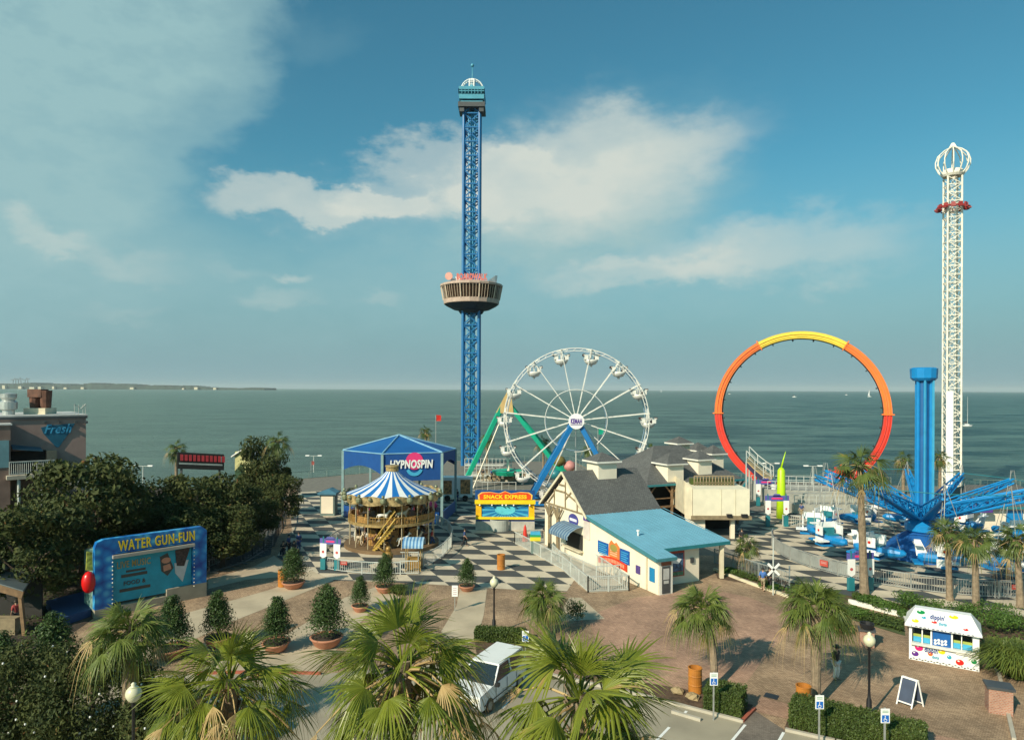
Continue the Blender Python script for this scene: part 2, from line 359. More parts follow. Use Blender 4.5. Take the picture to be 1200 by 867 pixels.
def checker_fn(t, b):
    n = t.nodes; l = t.links; tcc = n.new('ShaderNodeTexCoord')
    def dot(vec):
        a = n.new('ShaderNodeVectorMath'); a.operation = 'SUBTRACT'; l.new(tcc.outputs['Object'], a.inputs[0]); a.inputs[1].default_value = (v0.x, v0.y, 0)
        d = n.new('ShaderNodeVectorMath'); d.operation = 'DOT_PRODUCT'; l.new(a.outputs[0], d.inputs[0]); d.inputs[1].default_value = vec; return d.outputs['Value']
    p = dot((cb.y / det, -cb.x / det, 0)); q = dot((-ca.y / det, ca.x / det, 0))
    cm = n.new('ShaderNodeCombineXYZ'); l.new(p, cm.inputs[0]); l.new(q, cm.inputs[1]); cm.inputs[2].default_value = .5
    ck = n.new('ShaderNodeTexChecker'); ck.inputs['Scale'].default_value = 1; l.new(cm.outputs[0], ck.inputs['Vector'])
    ck.inputs['Color1'].default_value = (.062, .067, .067, 1); ck.inputs['Color2'].default_value = (.56, .48, .36, 1)
    no = n.new('ShaderNodeTexNoise'); no.inputs['Scale'].default_value = .5; no.inputs['Detail'].default_value = 10; no.inputs['Roughness'].default_value = .7; l.new(tcc.outputs['Object'], no.inputs['Vector'])
    mr = n.new('ShaderNodeMapRange'); mr.inputs[1].default_value = .3; mr.inputs[2].default_value = .7; mr.inputs[3].default_value = .72; mr.inputs[4].default_value = 1.15; l.new(no.outputs[0], mr.inputs[0])
    vm = n.new('ShaderNodeVectorMath'); vm.operation = 'SCALE'; l.new(ck.outputs[0], vm.inputs[0]); l.new(mr.outputs[0], vm.inputs['Scale']); l.new(vm.outputs[0], b.inputs['Base Color'])
checker_m = xmat('checkered_paving', checker_fn, .8)
path_m = mat('cream_path', (.46, .38, .27), .9, var=.22, scale=.5)
asphalt = mat('worn_parking_concrete', (.33, .29, .215), .9, var=.3, scale=.35)
asph2 = mat('dark_asphalt', (.07, .07, .068), .9, var=.25, scale=.4)
mulch = mat('bark_mulch', (.10, .06, .035), .95, var=.5, scale=3, bump=1, bscale=8)
grassm = mat('rough_grass', (.07, .1, .03), .95, var=.4, scale=2, bump=1, bscale=10)

land = [(-140, -60), (150, -60), (150, 100), (62, 108), (42, 113), (16, 118), (13, 142), (-14, 142), (-16, 128), (-22, 124), (-36, 112), (-60, 84), (-140, 78)]
mb = MB(); mb.prism([V((x, y, -4)) for x, y in land], (0, 0, 4)); tag(mb.build('ground', [plaza_m]), kind='structure')
sheet('boardwalk', [(-36.5, 111), (-24, 84), (-23, 70), (17, 62), (75, 60), (140, 99), (62, 107.5), (42, 112.5), (15.5, 117.5), (12.5, 141.5), (-13.5, 141.5), (-15.5, 127.5), (-22, 123.5)], .004, mat('boardwalk_decking', (.17, .16, .135), .85, var=.25))
sheet('checkered_plaza', gs((392, 680), (440, 681), (500, 684), (560, 688), (610, 691), (665, 693), (700, 640), (715, 612), (650, 575), (430, 572), (345, 577), (341, 600), (343, 625), (325, 652), (350, 668)), .008, checker_m)
sheet('checkered_ride_deck', gs((880, 600), (850, 640), (878, 658), (925, 684), (1000, 704), (1080, 716), (1200, 726), (1320, 735), (1330, 620), (1150, 580), (930, 590)), .008, checker_m)
for pp in ([(245, 679), (300, 663), (322, 651), (345, 668), (330, 676), (290, 679), (245, 690)],
           [(392, 680), (338, 702), (274, 728), (216, 755), (150, 785), (90, 802), (90, 775), (220, 718), (278, 702), (320, 690), (345, 680), (365, 668)],
           [(446, 686), (405, 700), (366, 726), (332, 746), (290, 762), (220, 790), (300, 786), (374, 788), (395, 762), (430, 722), (470, 700)],
           [(540, 690), (572, 687), (568, 720), (560, 750), (530, 760), (518, 740), (536, 710)],
           [(668, 700), (682, 700), (710, 725), (660, 728), (655, 722)]):
    sheet('path', gs(*pp), .012, path_m)
sheet('rose_paving', gs((690, 722), (745, 700), (832, 690), (880, 700), (945, 728), (905, 760), (876, 800), (790, 792), (700, 752)), .006, rose_m)
sheet('rose_border', gs((640, 775), (742, 792), (790, 792), (876, 812), (930, 826), (1030, 848), (1130, 867), (1260, 895), (1190, 900), (1090, 872), (1000, 850), (925, 842), (880, 832), (800, 806), (700, 796), (640, 788)), .010, rose_m)
sheet('train_bed', gs((302, 575), (335, 575), (325, 610), (318, 650), (240, 672), (250, 660), (296, 630)), .012, asph2)
sheet('parking_lot', gs((-260, 800), (305, 789), (374, 790), (470, 782), (560, 772), (640, 790), (747, 814), (871, 846), (885, 832), (922, 856), (980, 868), (1180, 915), (1100, 1300), (-300, 1300)), .014, asphalt)
sheet('brick_ramp', gs((885, 832), (922, 856), (905, 900), (870, 1010), (800, 1010), (851, 880), (872, 846)), .018, grey_m)
for pp in ([(736, 806), (760, 800), (830, 812), (884, 826), (872, 843), (790, 824)], [(925, 842), (1000, 852), (1120, 880), (1180, 905), (985, 866), (921, 853)]):
    sheet('mulch_bed', gs(*pp), .022, mulch)
sheet('planting_bed', gs((995, 706), (1060, 723), (1066, 740), (1200, 780), (1330, 800), (1330, 735), (1200, 722), (1080, 711), (1000, 699), (925, 682), (880, 664), (838, 668), (842, 678), (905, 688), (950, 700)), .016, mulch)
sheet('lawn_strip', gs((995, 712), (1060, 727), (1062, 745), (985, 722)), .020, grassm)
sheet('flower_bed', gs((-120, 700), (100, 690), (110, 725), (60, 760), (-20, 770), (-200, 790)), .010, soil)
sheet('oak_bed', gs((-200, 700), (100, 690), (244, 668), (300, 628), (302, 580), (200, 570), (-400, 600)), .013, soil)
sheet('red_kerb_bed', gs((556, 740), (620, 744), (640, 770), (560, 768)), .012, mulch)
# painted bay lines
for a_, b_ in (((875, 849), (856, 872)), ((920, 858), (908, 880)), ((786, 852), (764, 875)), ((806, 833), (802, 838)), ((700, 812), (672, 850)), ((620, 792), (590, 830))):
    p, q = G(*a_), G(*b_); d = (q - p).normalized(); n_ = V((-d.y, d.x, 0)) * .06
    sheet('bay_marking', [p - n_, q - n_, q + n_, p + n_], .019, whitesign)
def kerb(pp, m, w_=.16, h_=.13, name='kerb'):
    mb = MB()
    for a_, b_ in zip(pp, pp[1:]):
        p, q = G(*a_), G(*b_); d = (q - p).normalized(); mb.bar(p + V((0, 0, h_ / 2)), q + d * w_ * .4 + V((0, 0, h_ / 2)), w_, h_)
    return tag(mb.build(name, m), kind='structure')
kerb([(640, 790), (747, 814), (871, 846)], concrete); kerb([(871.5, 846), (885, 832)], mat('red_kerb_paint', (.36, .1, .06), .7)); kerb([(922, 856), (980, 869), (1180, 916)], concrete)
kerb([(232, 790), (305, 788), (376, 790)], MATS['red_kerb_paint']); kerb([(996, 706.5), (1060, 723), (1064, 731)], white, .22, .3); kerb([(838, 668), (868, 680), (925, 700)], cream2, .2, .2)
kerb([(1158, 762), (1172, 790), (1190, 867)], concrete)
sheet('drain_grate', gs((899, 811), (915, 815), (912, 820), (896, 816)), .016, black)

rdg = random.Random(31)
def ground_cover(name, quads, n, m, h=.25):
    mb = MB()
    for _ in range(n):
        q = rdg.choice(quads); a, b = rdg.random(), rdg.random(); p = q[0].lerp(q[1], a).lerp(q[3].lerp(q[2], a), b); p = V((p.x, p.y, .03 + rdg.random() * h)); t_ = rdg.uniform(0, 6.28); s_ = rdg.uniform(.05, .12); u1 = V((math.cos(t_), math.sin(t_), rdg.uniform(-.5, .7))) * s_; u2 = V((-math.sin(t_), math.cos(t_), rdg.uniform(-.5, .7))) * s_ * .5
        mb.add([p - u1, p - u2, p + u1, p + u2], [(0, 1, 2, 3)])
    tag(mb.build(name, m), kind='stuff')
# ---------------------------------------------------------------- plants
palm_green = leafmat('palm_frond', (.06, .1, .012), (.25, .28, .035), (.36, .25, .09), .95, .3, .36)
palm_far = leafmat('palm_frond_far', (.04, .075, .02), (.13, .17, .04), (.3, .2, .07), .93, .25)
sabal = leafmat('sabal_frond', (.05, .09, .018), (.17, .21, .04), (.25, .24, .08), .95, .25)
deadm = leafmat('dead_frond', (.26, .16, .06), (.58, .42, .2), None, 1, .2, .7)
yellowfr = leafmat('yellow_frond', (.28, .24, .04), (.42, .36, .07), None, 1, .3)
oakm = leafmat('oak_leaves', (.010, .028, .008), (.075, .088, .02), (.14, .065, .02), .93, .12, .75)
conem = leafmat('evergreen_leaves', (.02, .05, .014), (.075, .125, .03), None, 1, .12)
hedgem = leafmat('hedge_leaves', (.03, .06, .015), (.10, .14, .03), (.16, .12, .04), .95, .2)
bushm = leafmat('bush_leaves', (.03, .08, .015), (.12, .2, .035), None, 1, .25)
def leaf_fan(mb, base, az, el, Lp, Rr, nseg, droop, K=4, fold=.3, spread=112, split=.5, sag=.3, rnd=random):
    d0 = V((math.cos(el) * math.cos(az), math.cos(el) * math.sin(az), math.sin(el)))
    pt = lambda t: base + d0 * Lp * t - V((0, 0, sag * Lp * t * t))
    pp = [pt(i / 4) for i in range(5)]
    mb.tube(pp, [.035, .03, .025, .02, .015], 4, cap=False)
    c = pp[-1]; d1 = (pp[-1] - pp[-2]).normalized(); s = d1.cross(V((0, 0, 1))); s = s.normalized() if s.length > .05 else V((-math.sin(az), math.cos(az), 0))
    n = s.cross(d1).normalized(); da = 2 * R(spread) / nseg; tw = rnd.uniform(-.75, .75)
    s, n = s * math.cos(tw) + n * math.sin(tw), n * math.cos(tw) - s * math.sin(tw)
    cup = rnd.uniform(.0, .75)
    for i in range(nseg):
        a = -R(spread) + da * (i + .5); Ls = Rr * (.72 + .28 * math.cos(a)) * rnd.uniform(.82, 1.08)
        dr = d1 * math.cos(a) + s * math.sin(a) + n * (-cup * abs(math.sin(a)) ** 1.5); dr.normalize(); sd = n.cross(dr).normalized(); dp = droop * rnd.uniform(.4, 2.0)
        vs = []; wj = rnd.uniform(-.12, .12)
        for k in range(K + 1):
            t = k / K; q = c + dr * Ls * t + sd * wj * Ls * max(0, t - split) - V((0, 0, 1)) * (dp * Ls * max(0, t - .25) ** 2 * 1.8)
            hw = math.tan(da / 2) * Ls * t * 1.02 if t <= split else math.tan(da / 2) * Ls * split * (1 - ((t - split) / (1 - split)) ** 1.3) * .85 + .002
            if fold: vs += [q - sd * hw, q + n * hw * fold * 1.6, q + sd * hw]
            else: vs += [q - sd * hw, q + sd * hw]
        w_ = 3 if fold else 2; fs = []
        for k in range(K):
            for j in range(w_ - 1): fs.append((k * w_ + j, k * w_ + j + 1, (k + 1) * w_ + j + 1, (k + 1) * w_ + j))
        mb.add(vs, fs)
def palm_meshes(nl, Lp, Rr, nseg, droop, K, fold, ndead=0, seed=1, elmin=-50, yellow=0):
    rd = random.Random(seed); mb = MB(); dm = MB(); ym = MB()
    for i in range(nl):
        q = (i + .5) / nl; el = R(86 - (86 - elmin) * q ** .85 + rd.uniform(-14, 14)); az = i * 2.39996 + rd.uniform(-.5, .5)
        leaf_fan(mb, V((0, 0, 0)), az, el, Lp * rd.uniform(.65, 1.25), Rr * rd.uniform(.75, 1.15), nseg, droop * (.4 + q) * rd.uniform(.5, 1.9), K, fold, rnd=rd, spread=rd.choice((118, 112, 100, 85, 60)), split=rd.uniform(.38, .55))
    for i in range(ndead):
        az = i * 2.39996 + rd.uniform(-.4, .4)
        leaf_fan(dm, V((0, 0, -.1)), az, R(rd.uniform(-45, 38)), Lp * rd.uniform(1.0, 1.5), Rr * rd.uniform(.8, 1.15), max(8, nseg // 2), droop * 2.6, K, 0, rnd=rd, spread=rd.choice((35, 50, 70)), split=.2, sag=.5)
    for i in range(yellow):
        leaf_fan(ym, V((0, 0, -.1)), rd.uniform(-2.5, -.6), R(-50), Lp * .9, Rr * .9, nseg, droop * 2, K, fold, rnd=rd, spread=60)
    return mb, dm, ym
def trunk_mb(h, r0, r1, lean=(0, 0), curve=0, boots=0, seed=3):
    rd = random.Random(seed); mb = MB(); k = 12; pts = []; rr = []
    for i in range(k + 1):
        t = i / k; pts.append(V((lean[0] * (1 - t) + curve * math.sin(t * math.pi), lean[1] * (1 - t), -h * (1 - t)))); rr.append((r0 + (r1 - r0) * t) * rd.uniform(.94, 1.06) * (1.3 if i == 0 else 1))
    mb.tube(pts, rr, 10)
    for i in range(boots):                       # old leaf bases
        t = 1 - rd.random() ** 1.6 * .35; a = rd.uniform(0, 6.28); c = V((lean[0] * (1 - t) + curve * math.sin(t * math.pi), lean[1] * (1 - t), -h * (1 - t))); d = V((math.cos(a), math.sin(a), 0)); r = r0 + (r1 - r0) * t
        mb.bar(c + d * r * .8, c + d * (r + .13) + V((0, 0, .28)), .09, .03)
    return mb
def palm(loc, h, proto, label, r0=.2, r1=.17, lean=(0, 0), curve=0, boots=30, rz=0, sc=1, group='palm trees', name='fan_palm', seed=1):
    t = empty(name, (0, 0, 0), label, 'palm tree', group)
    trunk_mb(h, r0, r1, lean, curve, boots, seed).build('trunk', trunkm, t)
    for nm, me in proto:
        o = bpy.data.objects.new(nm, me); col.objects.link(o); o.parent = t; o.rotation_euler = (0, 0, rz); o.scale = (sc, sc, sc)
    t.location = (loc[0] - 0, loc[1] - 0, h)
    # put the origin at the foot: children were modelled around the crown
    for ch in t.children: ch.location = V((0, 0, 0))
    return t
def proto(nl, Lp, Rr, nseg, droop, K, fold, m, ndead=0, seed=1, elmin=-50, yellow=0):
    a, d, y = palm_meshes(nl, Lp, Rr, nseg, droop, K, fold, ndead, seed, elmin, yellow); out = []
    for nm, b, mm in (('crown', a, m), ('dead_frond_skirt', d, deadm), ('yellow_frond', y, yellowfr)):
        if b.v:
            me = bpy.data.meshes.new(nm); me.from_pydata([tuple(p) for p in b.v], [], b.f); me.materials.append(mm); me.update(); out.append((nm, me))
    return out
def palm_at(u, v, Y, proto_, label, foot=None, **k):   # (u, v) = heart of the crown
    p = A(u, v, Y); h = p.z; ln = (0, 0)
    if foot: g = foot; ln = (g.x - p.x, g.y - p.y)
    return palm((p.x, p.y), h, proto_, label, lean=ln, **k)
pA = proto(44, 1.2, 1.15, 34, .3, 5, .3, palm_green, 20, 11, -40)
pB = proto(38, 1.2, 1.2, 32, .3, 5, .3, palm_green, 11, 23, -38)
pC = proto(40, 1.15, 1.15, 30, .22, 5, .3, palm_green, 7, 31, -42)
pS = proto(44, .95, .95, 24, .35, 4, .25, sabal, 4, 41, -32, yellow=2)
pT = proto(30, .9, .95, 18, .28, 4, 0, palm_far, 8, 51, -45)
pF = proto(24, .75, .75, 12, .35, 3, 0, palm_far, 5, 61, -55)
palm_at(472, 784, 13.8, pA, 'huge fan palm in the foreground centre with a skirt of tan dead fronds', rz=.6, r0=.24, r1=.2, boots=50, sc=.94)
palm_at(270, 804, 15.5, pB, 'big bright green fan palm in the foreground behind the cream globe lamp', rz=2.2, r0=.24, boots=40, sc=.9)
palm_at(680, 820, 13.8, pC, 'big yellow green fan palm in front of the white parked van, with broad open fans', rz=4.1, r0=.24, boots=40)
palm_at(153, 738, 27, pS, 'round headed palm just in front of the blue water game booth', rz=1, r0=.26, r1=.24)
palm_at(637, 700, 42, pS, 'small forked trunk palm between the black lamp post and the white ramp railing', foot=G(643, 744), rz=2.5, r0=.2, sc=.93)
palm_at(824, 712, 35.5, pS, 'leaning palm with a curved dark trunk beside the orange barrel', foot=G(838, 806), rz=.2, curve=.22, r0=.2, sc=1.02)
palm_at(957, 708, 33, pS, 'palm with a bulging woven trunk top next to the person in white trousers', foot=G(958, 826), rz=3.3, r0=.19, r1=.3, boots=60, sc=1.08)
palm_at(1008, 545, 50.6, pT, 'very tall slim palm rising in front of the red end of the looping track', foot=G(1014, 697), rz=1, r0=.3, r1=.2, boots=26, sc=1.32)
palm_at(1111, 622, 49, pT, 'palm left of three before the blue tent of the plane ride', foot=G(1114, 703), rz=2, r0=.22, sc=.92)
palm_at(1143, 632, 47, pT, 'palm with one yellow frond, middle of three beside the plane ride', foot=G(1145, 716), rz=5, r0=.24, sc=.98)
palm_at(1192, 632, 48, pT, 'palm at the right edge of the picture, last of three beside the plane ride', foot=G(1197, 712), rz=3, r0=.24, sc=1.02)
palm_at(877, 638, 56.5, pT, 'short palm by the crossing sign in front of the cream balcony', foot=G(878, 670), rz=4, r0=.18, sc=.75)
for (u, v, Y, s_, lb) in ((499, 504, 112, .8, 'little palm right behind the blue canvas pavilion'), (207, 524, 90, 1.0, 'palm at the left end of the red lettered sign above the oaks'),
        (571, 512, 118, .9, 'far palm between the green pendulum legs'), (637, 517, 116, 1.0, 'far palm low in the left half of the wheel'), (690, 525, 114, .8, 'far palm right under the wheel hub'),
        (764, 528, 100, 1.0, 'far palm peeping over the right rim of the wheel'), (1059, 538, 84, .95, 'far palm between the tall slim palm and the blue tower'), (1102, 534, 88, .9, 'far palm between blue tower and white lattice tower'),
        (326, 516, 78, 1.0, 'palm head sticking out of the top of the tall oak by the water')):
    palm_at(u, v, Y, pF, lb, rz=u, boots=0, sc=s_ * 1.15)
def leaves(mb, c, r, n, size, rd, sx=1, sz=1, lo=.55):
    for _ in range(n):
        d = V((rd.gauss(0, 1), rd.gauss(0, 1), rd.gauss(0, 1))).normalized(); q = lo + (1 - lo) * rd.random() ** .6
        p = V(c) + V((d.x * r * q * sx, d.y * r * q * sx, d.z * r * q * sz))
        a = V((rd.gauss(0, 1), rd.gauss(0, 1), rd.gauss(0, .7))); n_ = (d + V((rd.gauss(0, .6), rd.gauss(0, .6), rd.gauss(0, .6)))).normalized(); a = n_.cross(a)
        if a.length < .1: continue
        a.normalize(); b = n_.cross(a); s_ = size * rd.uniform(.6, 1.3)
        mb.add([p - a * s_, p - b * s_ * .45 + n_ * s_ * .12, p + a * s_, p + b * s_ * .45 + n_ * s_ * .12], [(0, 1, 2, 3)])
def oak_proto(seed, R_, h, nclump=30, per=230, size=.2):
    rd = random.Random(seed); cr = MB(); tr = MB(); cz = h - R_ * .75
    tr.tube([V((0, 0, 0)), V((.1, 0, h * .25)), V((0, .15, h * .5))], [.32, .24, .16], 8)
    for i in range(nclump):
        a = i * 2.4 + rd.uniform(-.3, .3); e = rd.uniform(-.9, 1); q = rd.uniform(.45, .85)
        c = V((math.cos(a) * R_ * q * math.sqrt(1 - e * e * .6), math.sin(a) * R_ * q * math.sqrt(1 - e * e * .6), cz + e * R_ * .62))
        leaves(cr, c, R_ * rd.uniform(.18, .4), per, size * rd.uniform(.6, 1.3), rd, lo=.35, sz=.75)
        if i % 3 == 0: tr.tube([V((0, 0, h * .3)), c * .5 + V((0, 0, h * .22)), c], [.13, .08, .03], 5)
    leaves(cr, (0, 0, cz * .75), R_ * .8, per * 5, size, rd, lo=.3, sz=.8)
    return cr, tr
protos = []
for k_ in range(3):
    cr, tr = oak_proto(100 + k_, 4, 8); t = empty('oak_tree'); cr.build('crown', oakm, t); tr.build('trunk', barkm, t); protos.append(t)
oaks = [(98, 536, 52, 4.6, 'tallest dark oak left of centre, directly below the pink building sign'), (35, 584, 45, 4.0, 'dark oak in front of the outdoor staircase at the left edge'),
        (158, 552, 58, 4.2, 'dark oak directly above the water game booth title'), (228, 556, 60, 3.6, 'dark oak growing under the red lettered sign'),
        (268, 556, 62, 3.2, 'dark oak to the right of the red lettered sign'), (310, 514, 79, 3.2, 'tall oak at the shore with a palm head in it and a hut beside'),
        (331, 556, 73, 2.4, 'low round oak at the shore end of the miniature railway'), (205, 585, 56.5, 3.6, 'dark oak touching the right upper corner of the water game booth'),
        (262, 596, 57, 3.4, 'dark oak right beside the railway fence, with a rusty patch'), (-30, 600, 54, 4.0, 'dark oak cut by the left edge of the picture'),
        (66, 612, 52, 3.0, 'low bushy oak just left of the water game booth'), (302, 585, 66, 2.6, 'dark oak nearest to the railway track'), (130, 600, 55, 3.6, 'dark oak behind the booth title board'), (30, 640, 51, 2.6, 'low tree right above the grey roofed stall')]
for i, (u, v, Y, rr, lb) in enumerate(oaks):
    p = A(u, v, Y); s_ = (rr / 4, rr / 4, p.z / 8.0)
    o = protos[i] if i < 3 else copy_tree(protos[i % 3])
    o.location = (p.x, p.y, 0); o.scale = s_; o.rotation_euler = (0, 0, i * 1.7); tag(o, lb, 'tree', 'dark oaks on the left')
# potted evergreens
def cone_tree(seed):
    rd = random.Random(seed); cr = MB(); tr = MB(); h = 2.7
    tr.cyl((0, 0, .3), (0, 0, 1.4), .05, .04, 6)
    for i in range(26):
        q = i / 25; z = .95 + q * 1.85; r = .78 * (1 - q) ** .65 * rd.uniform(.6, 1.25) + .12
        for j in range(5 if q < .8 else 2):
            a = rd.uniform(0, 6.28); leaves(cr, (math.cos(a) * r * .55, math.sin(a) * r * .55, z), .14 + r * .42, 60, .055, rd, lo=.3)
    t = empty('potted_evergreen'); cr.build('crown', conem, t); tr.build('trunk', barkm, t)
    p = MB(); p.lathe([(.36, 0), (.5, .12), (.62, .38), (.68, .44), (.68, .5), (.6, .5), (.56, .42)], 24); po = p.build('pot', terra, t, True)
    s_ = MB(); s_.lathe([(.57, .43), (.3, .46), (.001, .47)], 20); s_.build('soil', soil, po); return t
rd_ = random.Random(55); cones = [cone_tree(5), cone_tree(9)]
pots = [(325, 762, 1.0, 'potted evergreen standing right above the red kerb, its pink pot in full view'), (384, 757, 1.05, 'broad potted evergreen directly left of the huge foreground palm'), (257, 757, .95, 'potted evergreen right of the water game booth'),
        (345, 689, .92, 'potted evergreen beside the orange barrel at the railway end of the checkered plaza'), (452, 694, .85, 'potted evergreen in front of the carousel gate'), (548, 692, .72, 'small potted evergreen with a white notice in front'),
        (203, 770, 1.1, 'potted evergreen covering the lower right of the water game booth'), (64, 812, 1.15, 'evergreen with white blossoms left of the round headed palm'), (3, 830, 1.1, 'evergreen cut by the left edge of the picture'),
        (423, 716, .7, 'potted evergreen half hidden behind the huge foreground palm')]
for i, (u, v, s_, lb) in enumerate(pots):
    g = G(u, v); o = cones[i] if i < 2 else copy_tree(cones[i % 2]); o.location = g; o.rotation_euler = (0, 0, i * 1.3); k_ = g.y / 40 * (40 / g.y) * s_ * 1.12; o.scale = (k_ * rd_.uniform(1.0, 1.25), k_ * rd_.uniform(1.0, 1.25), k_ * rd_.uniform(.92, 1.08)); tag(o, lb, 'potted tree', 'evergreens in round pots')
rd = random.Random(77)
def shrub(u, v, r, h, lb, m=bushm, name='shrub', z=0, sz=.08, n=900, grp='shrubs along the fence', cat='shrub'):
    g = G(u, v); cr = MB()
    for i in range(7):
        a = rd.uniform(0, 6.28); leaves(cr, (g.x + math.cos(a) * r * .45, g.y + math.sin(a) * r * .45, z + h * rd.uniform(.4, .62)), r * .6, n // 7, sz, rd, lo=.3, sz=h / r * .5)
    return tag(cr.build(name, m, base=True), lb, cat, grp)
shrub(676, 732, .7, 2.0, 'narrow twisted evergreen shrub right of the forked palm', conem, grp=None, sz=.07)
for (u, v, r, h, lb) in ((1057, 712, 1.2, 1.3, 'bright green round shrub in front of the red notice left'), (1090, 716, 1.5, 1.1, 'wide green shrub just above the kiosk roof end'), (1133, 722, 1.1, 1.0, 'green shrub between two palm trunks above the kiosk'),
        (1170, 724, 1.5, 1.1, 'long green shrub right of the middle palm trunk'), (1195, 738, 1.3, 1.2, 'green shrub at the right edge behind the grassy palmetto'), (1022, 712, 1.0, .9, 'green shrub at the foot of the very tall palm'),
        (1040, 716, .9, .7, 'low reddish shrub in the white edged bed'), (1066, 726, .7, .7, 'yellow green shrub beside the kiosk roof corner'), (1115, 728, 1.1, .8, 'low shrub right behind the kiosk roof'), (1160, 740, 1.4, 1.4, 'brownish shrub right beside the kiosk'),
        (872, 667, .8, .8, 'low shrub at the foot of the short palm'), (893, 676, .7, .6, 'low shrub beside the walker in blue'), (905, 690, 1.0, .5, 'creeping shrub at the foot of the crossing sign'), (855, 672, .8, .5, 'orange green shrub by the porch post'),
        (937, 700, 1.6, 1.2, 'mounded green shrub behind the bulging trunk palm'), (965, 706, 1.3, 1.1, 'green shrub left of the very tall palm'), (1003, 722, 1.0, .7, 'low hedge shrub at the left end of the white edging')):
    shrub(u, v, r, h, lb)
for (u, v, r, h, lb) in ((110, 880, 2.4, 4.3, 'dark leafy magnolia mass with small white blossoms in the lower left corner'), (20, 880, 2.2, 4.0, 'dark leafy bush in the bottom left corner of the picture'), (190, 900, 1.5, 3.2, 'dark bush under the cream globe lamp')):
    p = G(u, v); p = V((p.x, p.y, 0)); cr = MB(); fl = MB(); t = empty('magnolia', p, lb, 'tree', 'dark flowering bushes in the corner')
    for i in range(64):
        d = V((rd.gauss(0, 1), rd.gauss(0, 1), rd.gauss(0, .8))).normalized(); c_ = p + V((d.x * r * .8, d.y * r * .8, h * .55 + d.z * h * .42)); leaves(cr, c_, r * .34, 260, .085, rd, lo=.3)
        if i % 2 == 0: fl.ball(c_ + V((d.x, d.y, abs(d.z))) * r * .3, .045, 6)
    cr.build('crown', oakm, t); fl.build('blossom', whitesign, t); tm = MB(); tm.cyl(p, p + V((0, 0, h * .6)), .14, .08, 7); tm.build('trunk', barkm, t)
for (u, v, r, lb) in ((85, 690, 1.1, 'yellow green bush left of the water game booth'), (65, 700, 1.2, 'leafy bush behind the blue platform on the left'), (110, 795, 1.1, 'pale flowering bush at the foot of the round headed palm'), (40, 800, 1.0, 'dry brown bush left of the round headed palm')):
    shrub(u, v, r, 1.5, lb, hedgem, grp='bushes around the booth')
def hedge(a, b, w_, h, lb):
    d = (b - a); Ln = d.length; d.normalize(); n_ = V((-d.y, d.x, 0)); mb = MB(); core = MB()
    for i in range(int(Ln * 2600)):
        t = rd.random() * Ln; f = rd.random()
        if f < .45: p = a + d * t + n_ * rd.uniform(0, w_) + V((0, 0, h + rd.uniform(-.1, .05)))
        elif f < .85: p = a + d * t + n_ * rd.uniform(-.06, .06) + V((0, 0, rd.uniform(0.05, h)))
        else: p = a + d * (rd.choice((0, Ln)) + rd.uniform(-.06, .06)) + n_ * rd.uniform(0, w_) + V((0, 0, rd.uniform(.05, h)))
        leaves(mb, p, .05, 1, .06, rd)
    t_ = empty('box_hedge', a + d * Ln / 2 + n_ * w_ / 2, lb, 'hedge', 'clipped hedges by the parking bays')
    mb.build('foliage', hedgem, t_)
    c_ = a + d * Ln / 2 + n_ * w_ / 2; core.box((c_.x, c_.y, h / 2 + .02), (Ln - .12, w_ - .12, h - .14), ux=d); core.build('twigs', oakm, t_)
hedge(G(826, 833), G(870, 843), 1.4, 1.05, 'clipped hedge beside the orange barrel and the curved palm')
hedge(G(927, 853), G(1085, 893), 1.5, 1.05, 'long clipped hedge in front of the right hand lamp post')
hedge(G(558, 752), G(616, 755), .8, .7, 'low clipped hedge around the foot of the middle lamp post')
ground_cover('ground_cover', [gs((998, 713), (1060, 728), (1060, 742), (988, 722)), gs((1000, 702), (1062, 722), (1062, 712), (1000, 696)), gs((1062, 728), (1330, 790), (1330, 745), (1062, 712)), gs((842, 672), (905, 686), (905, 676), (845, 666))], 9000, hedgem)
ground_cover('bed_plants', [gs((-120, 705), (98, 695), (70, 760), (-200, 780)), gs((-100, 690), (235, 668), (300, 620), (-100, 620))], 9000, hedgem, .35)
# grassy palmetto and potted palm
def tuft(u, v, h, r, n, lb, m, name='palmetto', w_=.03):
    g = G(u, v); mb = MB()
    for i in range(n):
        a = rd.uniform(0, 6.28); e = rd.uniform(.15, 1); L_ = h * rd.uniform(.7, 1.1); b = g + V((rd.uniform(-.3, .3) * r, rd.uniform(-.3, .3) * r, .1)); d = V((math.cos(a), math.sin(a), 0)); sd = V((-d.y, d.x, 0)) * w_
        pts = [b + d * r * e * t + V((0, 0, L_ * (1.5 * t - .8 * t * t * (1 + e * .5)))) for t in (0, .35, .7, 1)]
        vs = []
        for k, p in enumerate(pts): q = (1, 1, .7, .1)[k]; vs += [p - sd * q, p + sd * q]
        mb.add(vs, [(0, 1, 3, 2), (2, 3, 5, 4), (4, 5, 7, 6)])
    return tag(mb.build(name, m, base=True), lb, 'plant')
tuft(1196, 792, 2.5, 2.4, 3200, 'big mound of grassy palmetto at the right edge beside the kiosk', sabal)
tuft(468, 696, .9, 1.0, 500, 'spiky plant at the foot of the potted evergreen by the carousel gate', palm_far)
pt = empty('potted_palm', G(985, 738), 'short potted palm in a red bowl behind the bulging trunk palm', 'potted plant')
p_ = MB(); g_ = G(985, 738); p_.lathe([(.5, 0), (.72, .12), (.78, .26), (.7, .26), (.66, .2), (.001, .22)], 22, g_); p_.build('bowl', terra, pt, True)
mm = MB(); rr_ = random.Random(5)
for i in range(26): leaf_fan(mm, g_ + V((0, 0, .3)), i * 2.4, R(rr_.uniform(10, 85)), .75, .55, 16, .5, 4, 0, rnd=rr_)
